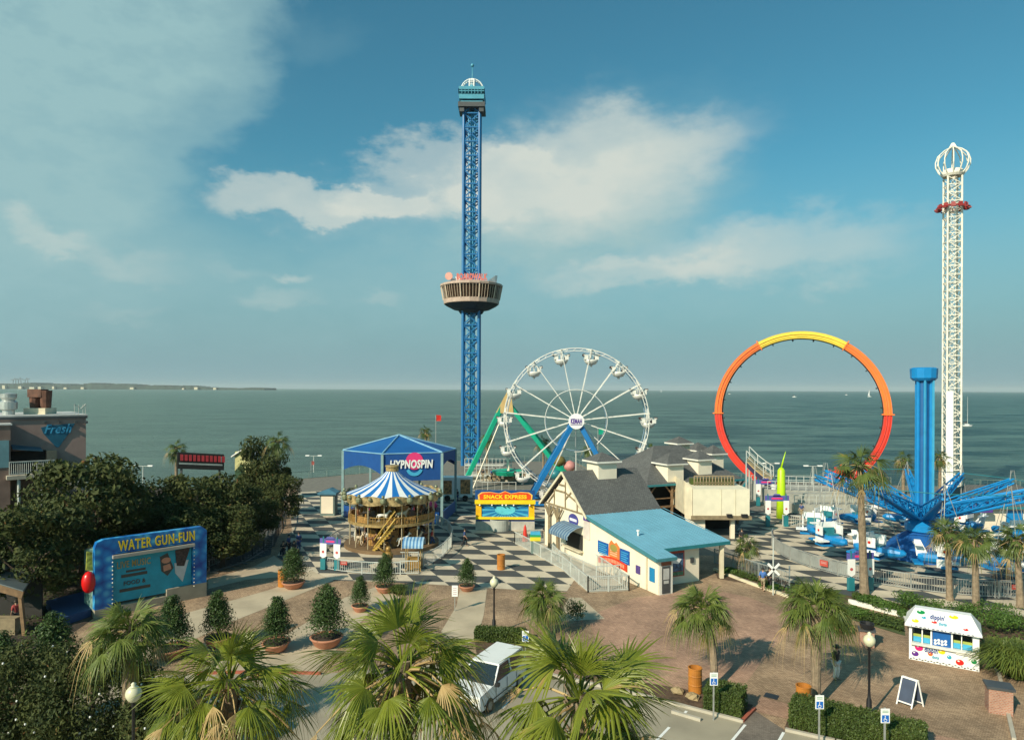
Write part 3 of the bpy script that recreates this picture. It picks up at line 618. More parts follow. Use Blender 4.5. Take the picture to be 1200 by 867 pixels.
mm.build('fronds', palm_far, pt)
# ---------------------------------------------------------------- observation tower
def lattice(mb, c, hw, z0, z1, step, rleg, rbr, n=4, a0=math.pi / 4, style='X', legs=True):
    c = V(c); cs = [c + V((math.cos(a0 + 2 * math.pi * i / n), math.sin(a0 + 2 * math.pi * i / n), 0)) * hw for i in range(n)]
    if legs:
        for p in cs: mb.cyl(p + V((0, 0, z0)), p + V((0, 0, z1)), rleg, n=8)
    k = int(round((z1 - z0) / step)); dz = (z1 - z0) / k
    for j in range(k):
        za, zb = V((0, 0, z0 + j * dz)), V((0, 0, z0 + (j + 1) * dz))
        for i in range(n):
            p, q = cs[i], cs[(i + 1) % n]
            mb.bar(p + za, q + za, rbr * 1.3)
            if style == 'X': mb.bar(p + za, q + zb, rbr); mb.bar(q + za, p + zb, rbr)
            elif style == 'K': mb.bar(p + za, (p + q) / 2 + zb, rbr); mb.bar(q + za, (p + q) / 2 + zb, rbr)
            else: mb.bar(p + za, q + zb, rbr) if j % 2 else mb.bar(q + za, p + zb, rbr)
TX, TY = A(552, 456, 135).x, 135
def tz(v): return H + (hor(552) - v) / F * TY
t = empty('observation_tower', (TX, TY, 0), 'very tall blue lattice tower with a round glazed cabin halfway up', 'tower')
m = MB(); c = (TX, TY, 0)
for sx in (-1, 1):
    for sy in (-1, 1):
        m.cyl((TX + sx * 1.55, TY + sy * 1.55, 0), (TX + sx * 1.55, TY + sy * 1.55, tz(118)), .3, n=10)
m.build('corner_column', towerblue, t)
m = MB(); lattice(m, c, 2.19, 0, tz(120), 2.75, 0, .2, style='X', legs=False); m.build('lattice', towerblue, t)
m = MB(); m.cyl((TX + .2, TY + .4, 0), (TX + .2, TY + .4, tz(120)), .55, n=12)
for sx in (-1, 1): m.cyl((TX + sx * .6, TY - 1.2, 0), (TX + sx * .6, TY - 1.2, tz(120)), .07)
m.build('lift_guide', skyblue2, t)
m = MB(); m.lathe([(1.6, 0), (1.6, .5)], 20, c, True); m.build('base_ring', towerblue, t)
m = MB(); zc = tz(107)
for z_, r_, h_ in ((zc - 3.3, 2.4, .5), (zc - 2.5, 2.7, .9), (zc - .7, 2.75, .6)): m.box((TX, TY, z_ + h_ / 2), (r_ * 1.8, r_ * 1.8, h_))
for z_ in (zc - 1.2,):
    m.box((TX, TY, z_ + .2), (5.0, 5.0, .15)); 
    for i in range(9):
        for sx, sy in ((i / 4 - 1, -1), (i / 4 - 1, 1), (-1, i / 4 - 1), (1, i / 4 - 1)): m.bar((TX + sx * 2.5, TY + sy * 2.5, zc - 1.6), (TX + sx * 2.5, TY + sy * 2.5, zc - .6), .1)
head_teal = paint('head_teal', 78, 150, 172); hd = m.build('machine_head', head_teal, t)
m = MB(); m.box((TX, TY, zc - 3.6), (5.2, 5.2, .9)); m.box((TX - 1.9, TY - 1.9, zc - 4.5), (.9, .9, .9)); m.box((TX + 1.9, TY - 1.9, zc - 4.5), (.9, .9, .9)); m.build('pulley_housing', dkgrey, hd)
m = MB()
for a_ in (0, math.pi / 2):
    for off in (-.45, .45):
        pts = [V((TX + math.cos(a_) * 2.2 * math.cos(q) - math.sin(a_) * off, TY + math.sin(a_) * 2.2 * math.cos(q) + math.cos(a_) * off, zc - .1 + 2.3 * math.sin(q))) for q in [math.pi * i / 14 for i in range(15)]]
        m.tube(pts, .12, 6)
    for i in range(1, 14):
        q = math.pi * i / 14; b = V((TX + math.cos(a_) * 2.2 * math.cos(q), TY + math.sin(a_) * 2.2 * math.cos(q), zc - .1 + 2.3 * math.sin(q))); s_ = V((-math.sin(a_), math.cos(a_), 0)) * .45; m.bar(b - s_, b + s_, .12)
m.build('crown_arch', whitesign, t)
m = MB(); m.cyl((TX, TY, zc), (TX, TY, zc + 1.5), 1.0, .3, 8); m.cyl((TX, TY, zc + 1), (TX, TY, tz(78)), .13, .07, 8); m.ball((TX, TY, tz(77)), .35, 10); m.build('mast', head_teal, t, True)
# cabin
zb = tz(363); cb_ = empty("cabin"); cb_.parent = t
n_ = 20; z1, z2, z3, z4 = tz(357), tz(352), tz(337), tz(334.5); r1, r2, r3 = 5.4, 5.55, 6.05
m = MB(); m.lathe([(2.4, zb - .2), (3.6, zb), (4.9, z1 - .35), (r1, z1)], n_, c); m.lathe([(2.2, zb - .8), (2.6, zb - .2)], n_, c); m.build('cabin_underside', mat('navy_underside', (.02, .03, .045), .6), cb_)
m = MB(); m.lathe([(r1, z1), (r1 + .05, z1 + .1), (r2, z2), (r2 - .15, z2 + .05)], n_, c); m.lathe([(r3 - .2, z3), (r3 + .12, z3 + .05), (r3 + .15, z4), (5.2, z4 + .3), (2.5, z4 + .45)], n_, c)
m.build('cabin_shell', mat('pinkish_panel', (.5, .37, .3), .6), cb_)
m = MB(); m.lathe([(r2 - .2, z2), (r3 - .3, z3)], n_, c); m.build('cabin_glazing', mat('brown_glass', (.06, .035, .022), .35, spec=.2), cb_)
m = MB()
for i in range(60):
    a_ = 2 * math.pi * i / 60; ww = .2 if i % 6 == 0 else .06; ca_, sa_ = math.cos(a_), math.sin(a_)
    k_ = math.cos(math.pi / n_) / math.cos((a_ % (2 * math.pi / n_)) - math.pi / n_)
    m.bar((TX + ca_ * r2 * k_, TY + sa_ * r2 * k_, z2), (TX + ca_ * r3 * k_, TY + sa_ * r3 * k_, z3), ww, .12)
m.build('window_mullion', mat('cream_mullion', (.6, .48, .36), .6), cb_)
m = MB(); m.cyl((TX - 3.4, TY - 3, z4), (TX - 3.4, TY - 3, z4 + .8), .5); m.box((TX - 2.4, TY - 3.2, z4 + .7), (1.1, .6, .8)); m.prism([V((TX + 4.6, TY - 2.4, z4 + .2)), V((TX + 3.2, TY - 3.6, z4 + .2)), V((TX + 4.8, TY - 2.4, z4 + 1.6))], (.4, .5, 0)); m.build('roof_box', whitesign, cb_)
fr = Fr((TX - 2.6, TY - 4.2, z4 + .35), (1, .03, 0)); m = MB()
for x in (.2, 1.5, 3, 4.5, 5.6): m.bar(fr.p(x, -.2, -.15), fr.p(x, 1.3, -.15), .08)
m.bar(fr.p(0, .15, -.15), fr.p(5.9, .15, -.15), .08); m.bar(fr.p(0, 1.05, -.15), fr.p(5.9, 1.05, -.15), .08); m.build('letter_frame', whitesign, cb_)
redl = mat('faded_red_letters', (.62, .16, .13), .6); text(fr, 'BOARDWALK', 0, .05, 5.9, 1.35, .05, redl, cb_, ext=.06, bold=.05)
m = MB(); f2 = Fr((TX - 4.1, TY - 4.0, z4 + 1.15), (.97, -.2, 0)); f2.poly(m, oval(0, 0, .75, .75), -.05, .08); m.build('roundel', mat('faded_red_disc', (.62, .3, .24), .6), cb_)

# ---------------------------------------------------------------- ferris wheel
WY = 90; WC = A(675, 492.5, WY); WR = 9.45
t = empty('ferris_wheel', (WC.x, WY, 0), 'white spoked ferris wheel on slanting blue legs', 'ferris wheel')
wa = R(-4); wx = V((math.cos(wa), math.sin(wa), 0)); wy = V((-wx.y, wx.x, 0))
def wp(r, a, d): return WC + wx * r * math.cos(a) + V((0, 0, 1)) * r * math.sin(a) + wy * d
angs = [R(-90 + 24 * k) for k in range(15)]
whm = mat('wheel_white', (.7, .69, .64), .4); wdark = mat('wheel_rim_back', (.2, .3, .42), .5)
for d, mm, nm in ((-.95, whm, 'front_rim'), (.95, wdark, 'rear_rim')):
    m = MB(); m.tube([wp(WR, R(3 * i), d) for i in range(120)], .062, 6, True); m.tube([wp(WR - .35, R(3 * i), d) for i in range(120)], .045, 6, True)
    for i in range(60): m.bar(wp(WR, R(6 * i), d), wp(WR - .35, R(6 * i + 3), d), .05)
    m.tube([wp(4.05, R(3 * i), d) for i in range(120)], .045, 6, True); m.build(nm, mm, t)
for a_ in angs:
    m = MB()
    for d in (-.95, .95): m.bar(wp(.7, a_, d * .7), wp(WR, a_, d), .095)
    m.bar(wp(WR, a_, -1.5), wp(WR, a_, 1.5), .12); m.bar(wp(WR - .1, a_ - .07, -.95), wp(WR - .1, a_ + .07, -.95), .16, .1)
    m.build('spoke', whm, t)
m = MB(); m.cyl(WC - wy * 2.4, WC + wy * 1.9, .45, n=16); m.cyl(WC - wy * 2.75, WC - wy * 2.4, 1.0, n=28); hb = m.build('hub', whitesign, t)
f2 = Fr(WC - wy * 2.75, wx); text(f2, 'KEMAH', -.72, -.32, .72, .35, .02, purple, hb, bold=.05); m = MB(); f2.rect(m, -.75, -.48, .75, -.4, .01, .03); m.build('underline', purple, hb)
m = MB()
for d in (-1.9, 1.9):
    for sx, gx in ((-1, -6.4), (1, 6.4)):
        m.bar(WC + wy * d + V((0, 0, .1)) + wx * sx * .2, V((WC.x, WC.y, 0)) + wy * d * 1.5 + wx * gx, .85, .6)
m.each('leg', wheelblue, t)
m = MB(); m.bar(V((WC.x, WC.y, .4)) - wx * 7 - wy * 2.9, V((WC.x, WC.y, .4)) + wx * 7 - wy * 2.9, .5, .5); m.bar(V((WC.x, WC.y, .4)) - wx * 7 + wy * 2.9, V((WC.x, WC.y, .4)) + wx * 7 + wy * 2.9, .5, .5)
m.box((WC.x, WC.y, .5), (9, 3, .3), ux=wx); m.build('base_frame', wheelblue, t)
tubp = MB(); tubp.lathe([(.25, -1.95), (.62, -1.85), (.88, -1.5), (.92, -1.25), (.86, -1.25), (.8, -1.5), (.2, -1.75)], 18)
tubp.cyl((0, 0, -1.95), (0, 0, -2.2), .2, .12, 10); 
tubs = MB()
for sx in (-1, 1): tubs.box((sx * .68, 0, -1.0), (.5, 1.3, .55)); tubs.box((sx * .8, 0, -.68), (.5, 1.35, .12))
tseat = MB()
for sx in (-1, 1): tseat.box((sx * .98, 0, -.66), (.28, 1.25, .3)); tseat.box((sx * .45, 0, -1.12), (.1, 1.1, .3))
tfr = MB()
for sy in (-.62, .62): tfr.bar((0, sy, 0), (0, sy, -1.3), .09); tfr.bar((0, sy, -.5), (-.7, sy, -.75), .05); tfr.bar((0, sy, -.5), (.7, sy, -.75), .05)
first = None
for a_ in angs:
    p = wp(WR, a_, 0)
    if first is None:
        first = empty('passenger_tub', (0, 0, 0)); tubp.build('bowl', whm, first, True); tubs.each('seat_panel', whm, first, 2); tseat.build('seat_back', mat('tub_brown', (.06, .035, .03), .6), first); tfr.build('hanger', whm, first); o = first; o.parent = t
    else: o = copy_tree(first, t)
    o.location = p - V(t.location)

# ---------------------------------------------------------------- looping coaster ring
RY = 95; RC = V(((941 - 600) / F * RY - .5, RY, H - (484 - hor(941)) / F * RY)); th = R(24); RR = 10.85
rx = V((math.cos(th), -math.sin(th), 0)); rn = V((math.sin(th), math.cos(th), 0))
def rp(r, a, d): return RC + rx * r * math.cos(a) + V((0, 0, 1)) * r * math.sin(a) + rn * d
t = empty('looping_coaster', (RC.x, RC.y, 0), 'giant upright ring of coaster track in yellow, orange and red', 'roller coaster')
def arc(a0, a1, name, mm):
    n = int(abs(a1 - a0) / 2.5); m = MB(); sec = [(-.5, -.38), (-.28, -.38), (-.28, -.5), (-.1, -.5), (-.1, -.38), (.1, -.38), (.1, -.5), (.28, -.5), (.28, -.38), (.5, -.38), (.5, .45), (-.5, .45)]
    vs = [rp(RR + r_, R(a0 + (a1 - a0) * i / n), d) for i in range(n + 1) for r_, d in sec]; k = len(sec)
    fs = [(i * k + j, i * k + (j + 1) % k, (i + 1) * k + (j + 1) % k, (i + 1) * k + j) for i in range(n) for j in range(k)] + [tuple(range(k)), tuple(n * k + j for j in range(k))[::-1]]
    m.add(vs, fs)
    b_ = mm.node_tree.nodes['Vector Math'].inputs[0].default_value; pale = mat(mm.name + '_pale', tuple(min(.9, x * .85 + .12) for x in b_), .5)
    o = m.build(name, mm, t); r2 = MB()
    for r_ in (-.1, .1, -.46, .46): r2.tube([rp(RR + r_, R(a0 + (a1 - a0) * i / n), -.53 if abs(r_) < .2 else -.42) for i in range(n + 1)], .02, 4)
    r2.build('ridge_highlight', pale, o); return o  # paler tubes put the bright ridge highlights into the colour
ro, rr_, ry_ = mat('ring_orange', rgb(232, 116, 36), .45, var=.08), mat('ring_red', rgb(212, 48, 24), .45, var=.08), mat('ring_yellow', rgb(232, 204, 60), .5, var=.08)
arc(58, 119, 'yellow_track', ry_); arc(0, 58, 'orange_track', ro); arc(119, 181, 'orange_track', ro); arc(181, 262, 'red_track', rr_); arc(278, 360, 'red_track', rr_); arc(262, 278, 'red_track', rr_)
m = MB()
for a_ in (0, 58, 119, 181): m.add(*(lambda ps: (ps, [(0, 1, 2, 3), (4, 7, 6, 5), (0, 4, 5, 1), (1, 5, 6, 2), (2, 6, 7, 3), (3, 7, 4, 0)]))([rp(RR + r_, R(a_ + da), d) for da in (-.4, .4) for r_, d in ((-.75, -.58), (.75, -.58), (.75, .55), (-.75, .55))]))
m.each('joint_flange', ro, t)
m = MB()
for i in range(24):
    a_ = i * 15 + 5; m.bar(rp(RR - .5, R(a_), .1), rp(RR - .85, R(a_), .1), .16)
m.tube([rp(RR - .5, R(4 * i), .46) for i in range(90)], .09, 6, True); m.build('drive_wheel', black, t)
m = MB()
for a_ in (236, 304):
    p = rp(RR, R(a_), 0)
    for s_ in (-2.2, 2.2): m.bar(p, V((p.x, p.y, 0)) + rn * s_ + rx * (2 if a_ > 270 else -2), .35)
m.each('support', teal, t, 2)
m = MB(); p = rp(RR - 1.1, R(300), 0)
for i, a_ in enumerate((294, 299, 304)): q = rp(RR - 1.3, R(a_), 0); m.obox(q, rx * .55, rn * .5, V((0, 0, .45))); m.obox(q + V((0, 0, .7)), rx * .2, rn * .45, V((0, 0, .35)))
m.build('coaster_car', rr_, t)

# ---------------------------------------------------------------- white drop tower
DY = 100; D = A(1115.5, 456, DY); D.z = 0
def dz(v): return H + (hor(1115) - v) / F * DY
t = empty('drop_tower', D, 'slim white lattice tower topped by an open onion shaped cage', 'drop tower')
wt = mat('drop_white', (.78, .74, .64), .5); top = dz(208)
m = MB()
for i in range(4):
    a_ = R(30) + i * math.pi / 2; p = D + V((math.cos(a_), math.sin(a_), 0)) * 1.3; m.cyl(p, p + V((0, 0, top)), .13, n=8)
m.build('corner_column', wt, t)
m = MB(); lattice(m, D, 1.3, 0, top, 1.2, 0, .085, a0=R(30), style='Z', legs=False); lattice(m, D, .6, 0, top, 1.3, .05, .05, a0=R(10), style='X'); m.build('lattice', wt, t)
m = MB(); p0, p1 = [D + V((math.cos(R(30) + i * math.pi / 2), math.sin(R(30) + i * math.pi / 2), 0)) * 1.33 for i in (2, 3)]
zt = dz(458)
p0 = p0 + (p1 - p0) * -.0; pm = p0 + (p1 - p0) * .45; nn = V((-.5, -.86, 0)) * .16; e1 = (p1 - p0) * -.06; m.prism([p0 + nn + e1, pm + nn, pm + nn + V((0, 0, zt)), p0 + nn + e1 + V((0, 0, zt))], nn * .3); m.build('cladding', whitesign, t)
m = MB()
prof = [(1.7, 0), (2.2, .5), (2.62, 1.3), (2.65, 2.0), (2.3, 2.9), (1.5, 3.5), (.6, 3.9), (.15, 4.6)]; zd = dz(205)
for i in range(12):
    a_ = 2 * math.pi * i / 12; m.tube([D + V((math.cos(a_) * r_ * .82, math.sin(a_) * r_ * .82, zd + z_)) for r_, z_ in prof], .085, 6)
m.lathe([(1.3, zd - .3), (1.5, zd), (1.5, zd + .3), (1.2, zd + .7), (.3, zd + .9)], 20, D); m.cyl(D + V((0, 0, zd + 4.4)), D + V((0, 0, dz(174))), .13, .05, 8); m.build('onion_cage', wt, t)
m = MB(); zr = dz(243)
m.tube([D + V((math.cos(R(12 * i)) * 1.95, math.sin(R(12 * i)) * 1.7, zr)) for i in range(30)], .14, 6, True)
for i in range(12):
    a_ = R(30 * i); d_ = V((math.cos(a_), math.sin(a_), 0)); c_ = D + d_ * 1.8 + V((0, 0, zr)); s_ = V((-d_.y, d_.x, 0)); m.obox(c_ + V((0, 0, .1)), d_ * .1, s_ * .26, V((0, 0, .32))); m.obox(c_ + d_ * .25 - V((0, 0, .25)), d_ * .25, s_ * .3, V((0, 0, .08)))
m.build('seat_ring', mat('gondola_red', (.3, .03, .03), .5), t)

# ---------------------------------------------------------------- plane ride with blue star arms
S = V((37.4, 62, 0)); t = empty('plane_ride', S, 'blue column ride with a star of lattice arms over blue and white planes', 'amusement ride', None)
def sz(v): return H + (hor(1081) - v) / F * 62
m = MB(); zt = sz(443)
for i in range(6):
    a_ = R(60 * i + 10); m.cyl(S + V((math.cos(a_) * .58, math.sin(a_) * .58, 2)), S + V((math.cos(a_) * .58, math.sin(a_) * .58, zt)), .15, n=12)
m2 = MB(); m2.cyl(S + V((0, 0, 0)), S + V((0, 0, zt)), .52, n=20); m2.build('shade_core', mat('gap_shade_blue', (.01, .1, .28), .5), t)  # darker inner cylinder paints the shaded gaps between the tubes
m.build('column', skyblue, t)
m = MB(); m.bar(S + V((.45, -.66, 3)), S + V((.45, -.66, zt)), .16); m.bar(S + V((-.35, -.74, 3)), S + V((-.35, -.74, zt)), .1); m.build('guide_rail', skyblue2, t)
m = MB(); m.lathe([(.85, zt - .25), (1.08, zt), (1.12, zt + .85), (.9, zt + .95)], 12, S, True); m.build('cap', skyblue, t)
hub = S + V((0, 0, 3.1)); NA = 12; AL = 9.1
def tip(i): a_ = R(360 / NA * i + 8); return S + V((math.cos(a_) * AL, math.sin(a_) * AL, 6.5))
for i in range(NA):
    T_ = tip(i); a_ = R(360 / NA * i + 8); sd = V((-math.sin(a_), math.cos(a_), 0)); b0 = S + V((math.cos(a_) * .9, math.sin(a_) * .9, 3.4)); m = MB()
    lo = [b0 + (T_ - b0) * q for q in (0, .2, .4, .6, .8, 1)]
    for s_ in (-1, 1):
        up = [p + V((0, 0, 1.15 * (1 - .65 * k / 5))) + sd * s_ * .45 * (1 - .6 * k / 5) for k, p in enumerate(lo)]
        dn = [p + sd * s_ * .35 * (1 - .6 * k / 5) for k, p in enumerate(lo)]
        m.tube(up, .085, 5); m.tube(dn, .1, 5)
        for k in range(5): m.bar(dn[k], up[k + 1], .07); m.bar(up[k], dn[k], .07); m.bar(up[k], dn[k + 1], .05)
    for k in range(5): m.bar(up[k], up[k] - sd * 2 * .45 * (1 - .6 * k / 5) * s_, .07); m.quad(lo[k] + sd * .35 * (1 - .6 * k / 5), lo[k] - sd * .35 * (1 - .6 * k / 5), lo[k + 1] - sd * .35 * (1 - .6 * (k + 1) / 5), lo[k + 1] + sd * .35 * (1 - .6 * (k + 1) / 5))
    m.build('sweep_arm', skyblue, t)
m = MB()
for i in range(NA): m.cyl(tip(i) + V((0, 0, .4)), tip((i + 1) % NA) + V((0, 0, .4)), .035, n=5); m.cyl(tip(i) + V((0, 0, .4)), S + V((0, 0, 8.5)), .02, n=4) if False else None
m.build('ring_cable', teal, t)
m = MB(); m.lathe([(1.2, 2.2), (1.5, 2.4), (1.5, 3.0), (.9, 3.5)], 20, S, True); m.build('hub', skyblue, t)
m = MB(); n_ = 16; prof = [(3.35, .02), (3.2, .5), (2.6, 1.3), (1.7, 1.95), (1.2, 2.25)]
vs = []
for k, (r_, z_) in enumerate(prof):
    for j in range(64):
        a_ = 2 * math.pi * j / 64; w_ = 1 + .035 * math.cos(a_ * n_) * (1 - k / 5); vs.append(S + V((r_ * w_ * math.cos(a_), r_ * w_ * math.sin(a_), z_)))
m.add(vs, [(i * 64 + j, i * 64 + (j + 1) % 64, (i + 1) * 64 + (j + 1) % 64, (i + 1) * 64 + j) for i in range(4) for j in range(64)]); m.build('tent_skirt', mat('blue_skirt', rgb(4, 82, 150), .75, var=.15), t, True)
# planes: local x = sideways, y = outwards, hung under the arm tip
pb, pw, ps, pc = MB(), MB(), MB(), MB()
pts = [(-1.45, .18), (-1.2, .42), (-.2, .5), (.9, .46), (1.5, .3), (1.75, .1)]
vs = []
for y_, r_ in pts:
    for j in range(12):
        a_ = 2 * math.pi * j / 12; vs.append(V((r_ * 1.0 * math.cos(a_), y_, .1 + min(r_ * .9 * math.sin(a_), .22))))
pb.add(vs, [(i * 12 + j, i * 12 + (j + 1) % 12, (i + 1) * 12 + (j + 1) % 12, (i + 1) * 12 + j) for i in range(5) for j in range(12)] + [tuple(range(12)), tuple(60 + j for j in range(12))])
pb.box((0, .1, -.32), (1.9, .9, .12)); pb.box((0, -1.45, -.28), (1.2, .5, .1))
for sx in (-1, 1): pw.box((sx * .75, -.15, .62), (.08, .75, .62)); pw.box((sx * .85, .25, -.02), (.75, .75, .09)); pw.box((sx * .75, -.15, -.12), (.1, .8, .5))
pw.prism([V((-.04, -1.5, .1)), V((-.04, -.9, .3)), V((-.04, -1.3, 1.1)), V((-.04, -1.65, 1.1))], (.08, 0, 0)); pw.box((0, -1.45, .85), (1.1, .4, .07)); pw.box((0, -.55, .85), (1.35, .12, .5))
ps.box((0, -.3, .5), (.9, .15, .5)); ps.box((0, .05, .35), (.8, .6, .12))
for sx in (-1, 1): pc.cyl((sx * .7, -.2, .9), (sx * .12, 0, 4.6), .025, n=5)
pc.cyl((0, 1.4, .3), (0, 0, 4.6), .02, n=5)
rdm = MB()
for sx in (-1, 1):
    f2 = Fr((sx * .8, -.15, .62), (0, 1 if sx > 0 else -1, 0)); f2.poly(rdm, oval(0, 0, .09, .09, 12), 0, .02)
first = None
for i in range(NA):
    T_ = tip(i); a_ = R(360 / NA * i + 8)
    if first is None:
        first = empty('plane'); pb.build('fuselage', skyblue, first); pw.build('wing', whitesign, first); ps.build('seat', teal, first); pc.build('cable', rail, first); rdm.each('roundel', red, first); o = first; o.parent = t
    else: o = copy_tree(first, t)
    o.location = T_ - V((0, 0, 4.7)) - S; o.rotation_euler = (0, 0, a_ - math.pi / 2 + .5 * math.pi); o.scale = (1.28, 1.28, 1.28)

# ---------------------------------------------------------------- carousel
C = V(((460 - 600) / F * 66, 66, 0)); t = empty('carousel', C, 'two storey carousel with blue and white striped canopy and gilded panels', 'carousel')
CR = 4.15
m = MB(); m.lathe([(CR + .35, 0), (CR + .35, .32), (.1, .32)], 48, C); m.build('platform', mat('carousel_deck', (.16, .1, .05), .7), t)
m = MB(); m.lathe([(CR - .1, 2.35), (CR, 2.38), (CR, 2.62), (CR - .1, 2.64), (1.6, 2.64), (1.6, 2.35), (CR - .1, 2.35)], 48, C); m.build('upper_deck', gold2, t)
m = MB(); m.lathe([(1.5, .3), (1.5, 4.6)], 12, C); m.lathe([(1.7, 3.0), (1.75, 3.1), (1.7, 3.2)], 12, C); m.build('centre_drum', gold, t)
mir = MB()
for i in range(12):
    a_ = R(30 * i + 15); d_ = V((math.cos(a_), math.sin(a_), 0)); s_ = V((-d_.y, d_.x, 0)); k_ = 1.5 * math.cos(R(15))
    for z_ in (1.3, 3.6): mir.obox(C + d_ * (k_ + .03) + V((0, 0, z_)), d_ * .02, s_ * .24, V((0, 0, .7)))
mir.each('mirror_panel', mat('carousel_mirror', (.2, .15, .09), .12, .6), t)
m = MB(); 
for i in range(16):
    a_ = R(22.5 * i); p = C + V((math.cos(a_) * (CR - .12), math.sin(a_) * (CR - .12), 0)); m.cyl(p + V((0, 0, .3)), p + V((0, 0, 4.5)), .045, n=8)
m.build('column', mat('carousel_pole', (.6, .52, .36), .35, .4), t)
m = MB()
for i in range(96):
    a_, b_ = R(3.75 * i), R(3.75 * (i + 1)); r_ = CR - .05
    p = C + V((math.cos(a_) * r_, math.sin(a_) * r_, 2.64)); q = C + V((math.cos(b_) * r_, math.sin(b_) * r_, 2.64))
    if i % 1 == 0 and not (60 <= i <= 66): m.bar(p, p + V((0, 0, .62)), .035); m.bar(p + V((0, 0, .62)), q + V((0, 0, .62)), .06)
    if 0 and i % 2: m.quad(p, q, q + V((0, 0, .5)), p + V((0, 0, .5)))
m.build('upper_railing', gold, t)
m = MB()
for i in range(16):
    a_ = R(22.5 * i + 11.25); d_ = V((math.cos(a_), math.sin(a_), 0)); s_ = V((-d_.y, d_.x, 0))
    if 240 < (22.5 * i + 11.25) < 262: continue
    m.obox(C + d_ * (CR - .25) + V((0, 0, 2.95)), d_ * .03, s_ * .62, V((0, 0, .28)))
    m.obox(C + d_ * 2.7 + V((0, 0, 3.3 if i % 2 else 1.1)), d_ * .03, s_ * .5, V((0, 0, .75)))
m.each('scenery_panel', mat('carved_gold_panel', (.36, .2, .06), .5, var=.6, scale=5), t)
m = MB()                                          # striped canopy: two materials
n_ = 36; prof = [(.55, 7.05), (1.2, 6.45), (2.2, 5.85), (3.2, 5.4), (4.35, 4.98)]
bl, wh = mat('canopy_blue', rgb(16, 104, 176), .65, var=.08), mat('canopy_white', (.68, .7, .7), .65, var=.08)
for j in range(n_):
    a_, b_ = 2 * math.pi * j / n_, 2 * math.pi * (j + 1) / n_; m.m = (j // 1) % 2
    m.add([C + V((r_ * math.cos(x), r_ * math.sin(x), z_ + (0 if j % 2 else 0))) for r_, z_ in prof for x in (a_, b_)], [(2 * k, 2 * k + 1, 2 * k + 3, 2 * k + 2) for k in range(4)])
m.build('canopy', [bl, wh], t)
m = MB(); m.lathe([(.5, 7.0), (.62, 7.1), (.6, 7.45), (.7, 7.5), (.68, 7.6), (.1, 7.62)], 16, C); m.build('finial', gold2, t)
m = MB(); nb = 12
for j in range(nb * 8):
    def pr(i): a_ = 2 * math.pi * i / (nb * 8); s_ = abs(math.sin(a_ * nb / 2)); return C + V((math.cos(a_) * (4.45 + .12 * s_), math.sin(a_) * (4.45 + .12 * s_), 0)), s_
    (p, sp_), (q, sq) = pr(j), pr(j + 1)
    m.quad(p + V((0, 0, 4.55 - .18 * sp_)), q + V((0, 0, 4.55 - .18 * sq)), q + V((0, 0, 5.05 + .22 * sq)), p + V((0, 0, 5.05 + .22 * sp_)))
m.build('rounding_board', mat('rounding_gold', (.38, .28, .13), .45, .1, var=.8, scale=2.5), t)
m = MB()
for i in range(nb):
    a_ = 2 * math.pi * (i) / nb; d_ = V((math.cos(a_), math.sin(a_), 0)); c_ = C + d_ * 4.62 + V((0, 0, 4.85)); m.ball(c_, .3, 10, 1.1); m.ball(c_ + V((0, 0, .40)), .16, 8)
m.each('carved_shield', mat('verdigris_trim', (.2, .22, .13), .5, .2, var=.5, scale=6), t, 2); m = MB()
for i in range(nb):
    a2 = 2 * math.pi * (i + .5) / nb; c_ = C + V((math.cos(a2), math.sin(a2), 0)) * 4.66 + V((0, 0, 5.0)); m.ball(c_, .2, 8)
m.each('carved_boss', MATS['verdigris_trim'], t)
m = MB()
for i in range(48): a_ = R(7.5 * i + 3); m.ball(C + V((math.cos(a_) * 4.3, math.sin(a_) * 4.3, 4.42)), .06, 6)
m.build('rim_bulb', mat('bulb_glass', (.8, .75, .6), .3), t)
m = MB()                                          # spiral stair between the decks
for i in range(11):
    q = i / 10; a_ = R(258 + 26 * q); r_ = CR - .35; c_ = C + V((math.cos(a_) * (r_ - .2 * q), math.sin(a_) * (r_ - .2 * q), .35 + 2.25 * q)); d_ = V((math.cos(a_), math.sin(a_), 0)); m.obox(c_, d_ * .48, V((-d_.y, d_.x, 0)) * .14, V((0, 0, .12)))
m.add([C + V((math.cos(R(258 + 26 * q)) * (r_ - .2 * q), math.sin(R(258 + 26 * q)) * (r_ - .2 * q), .3 + 2.25 * q)) for q in (0, 1) for r_ in (CR + .05, CR - .75)], [(0, 1, 3, 2)])
for r_ in (CR + .1, CR - .8): m.tube([C + V((math.cos(R(258 + 26 * q)) * r_, math.sin(R(258 + 26 * q)) * r_, .6 + 2.6 * q)) for q in (0, .25, .5, .75, 1)], .07, 6); m.tube([C + V((math.cos(R(258 + 26 * q)) * r_, math.sin(R(258 + 26 * q)) * r_, 1.3 + 2.6 * q)) for q in (0, .25, .5, .75, 1)], .05, 6)
m.build('staircase', mat('stair_gold', (.5, .33, .07), .45, .2), t)
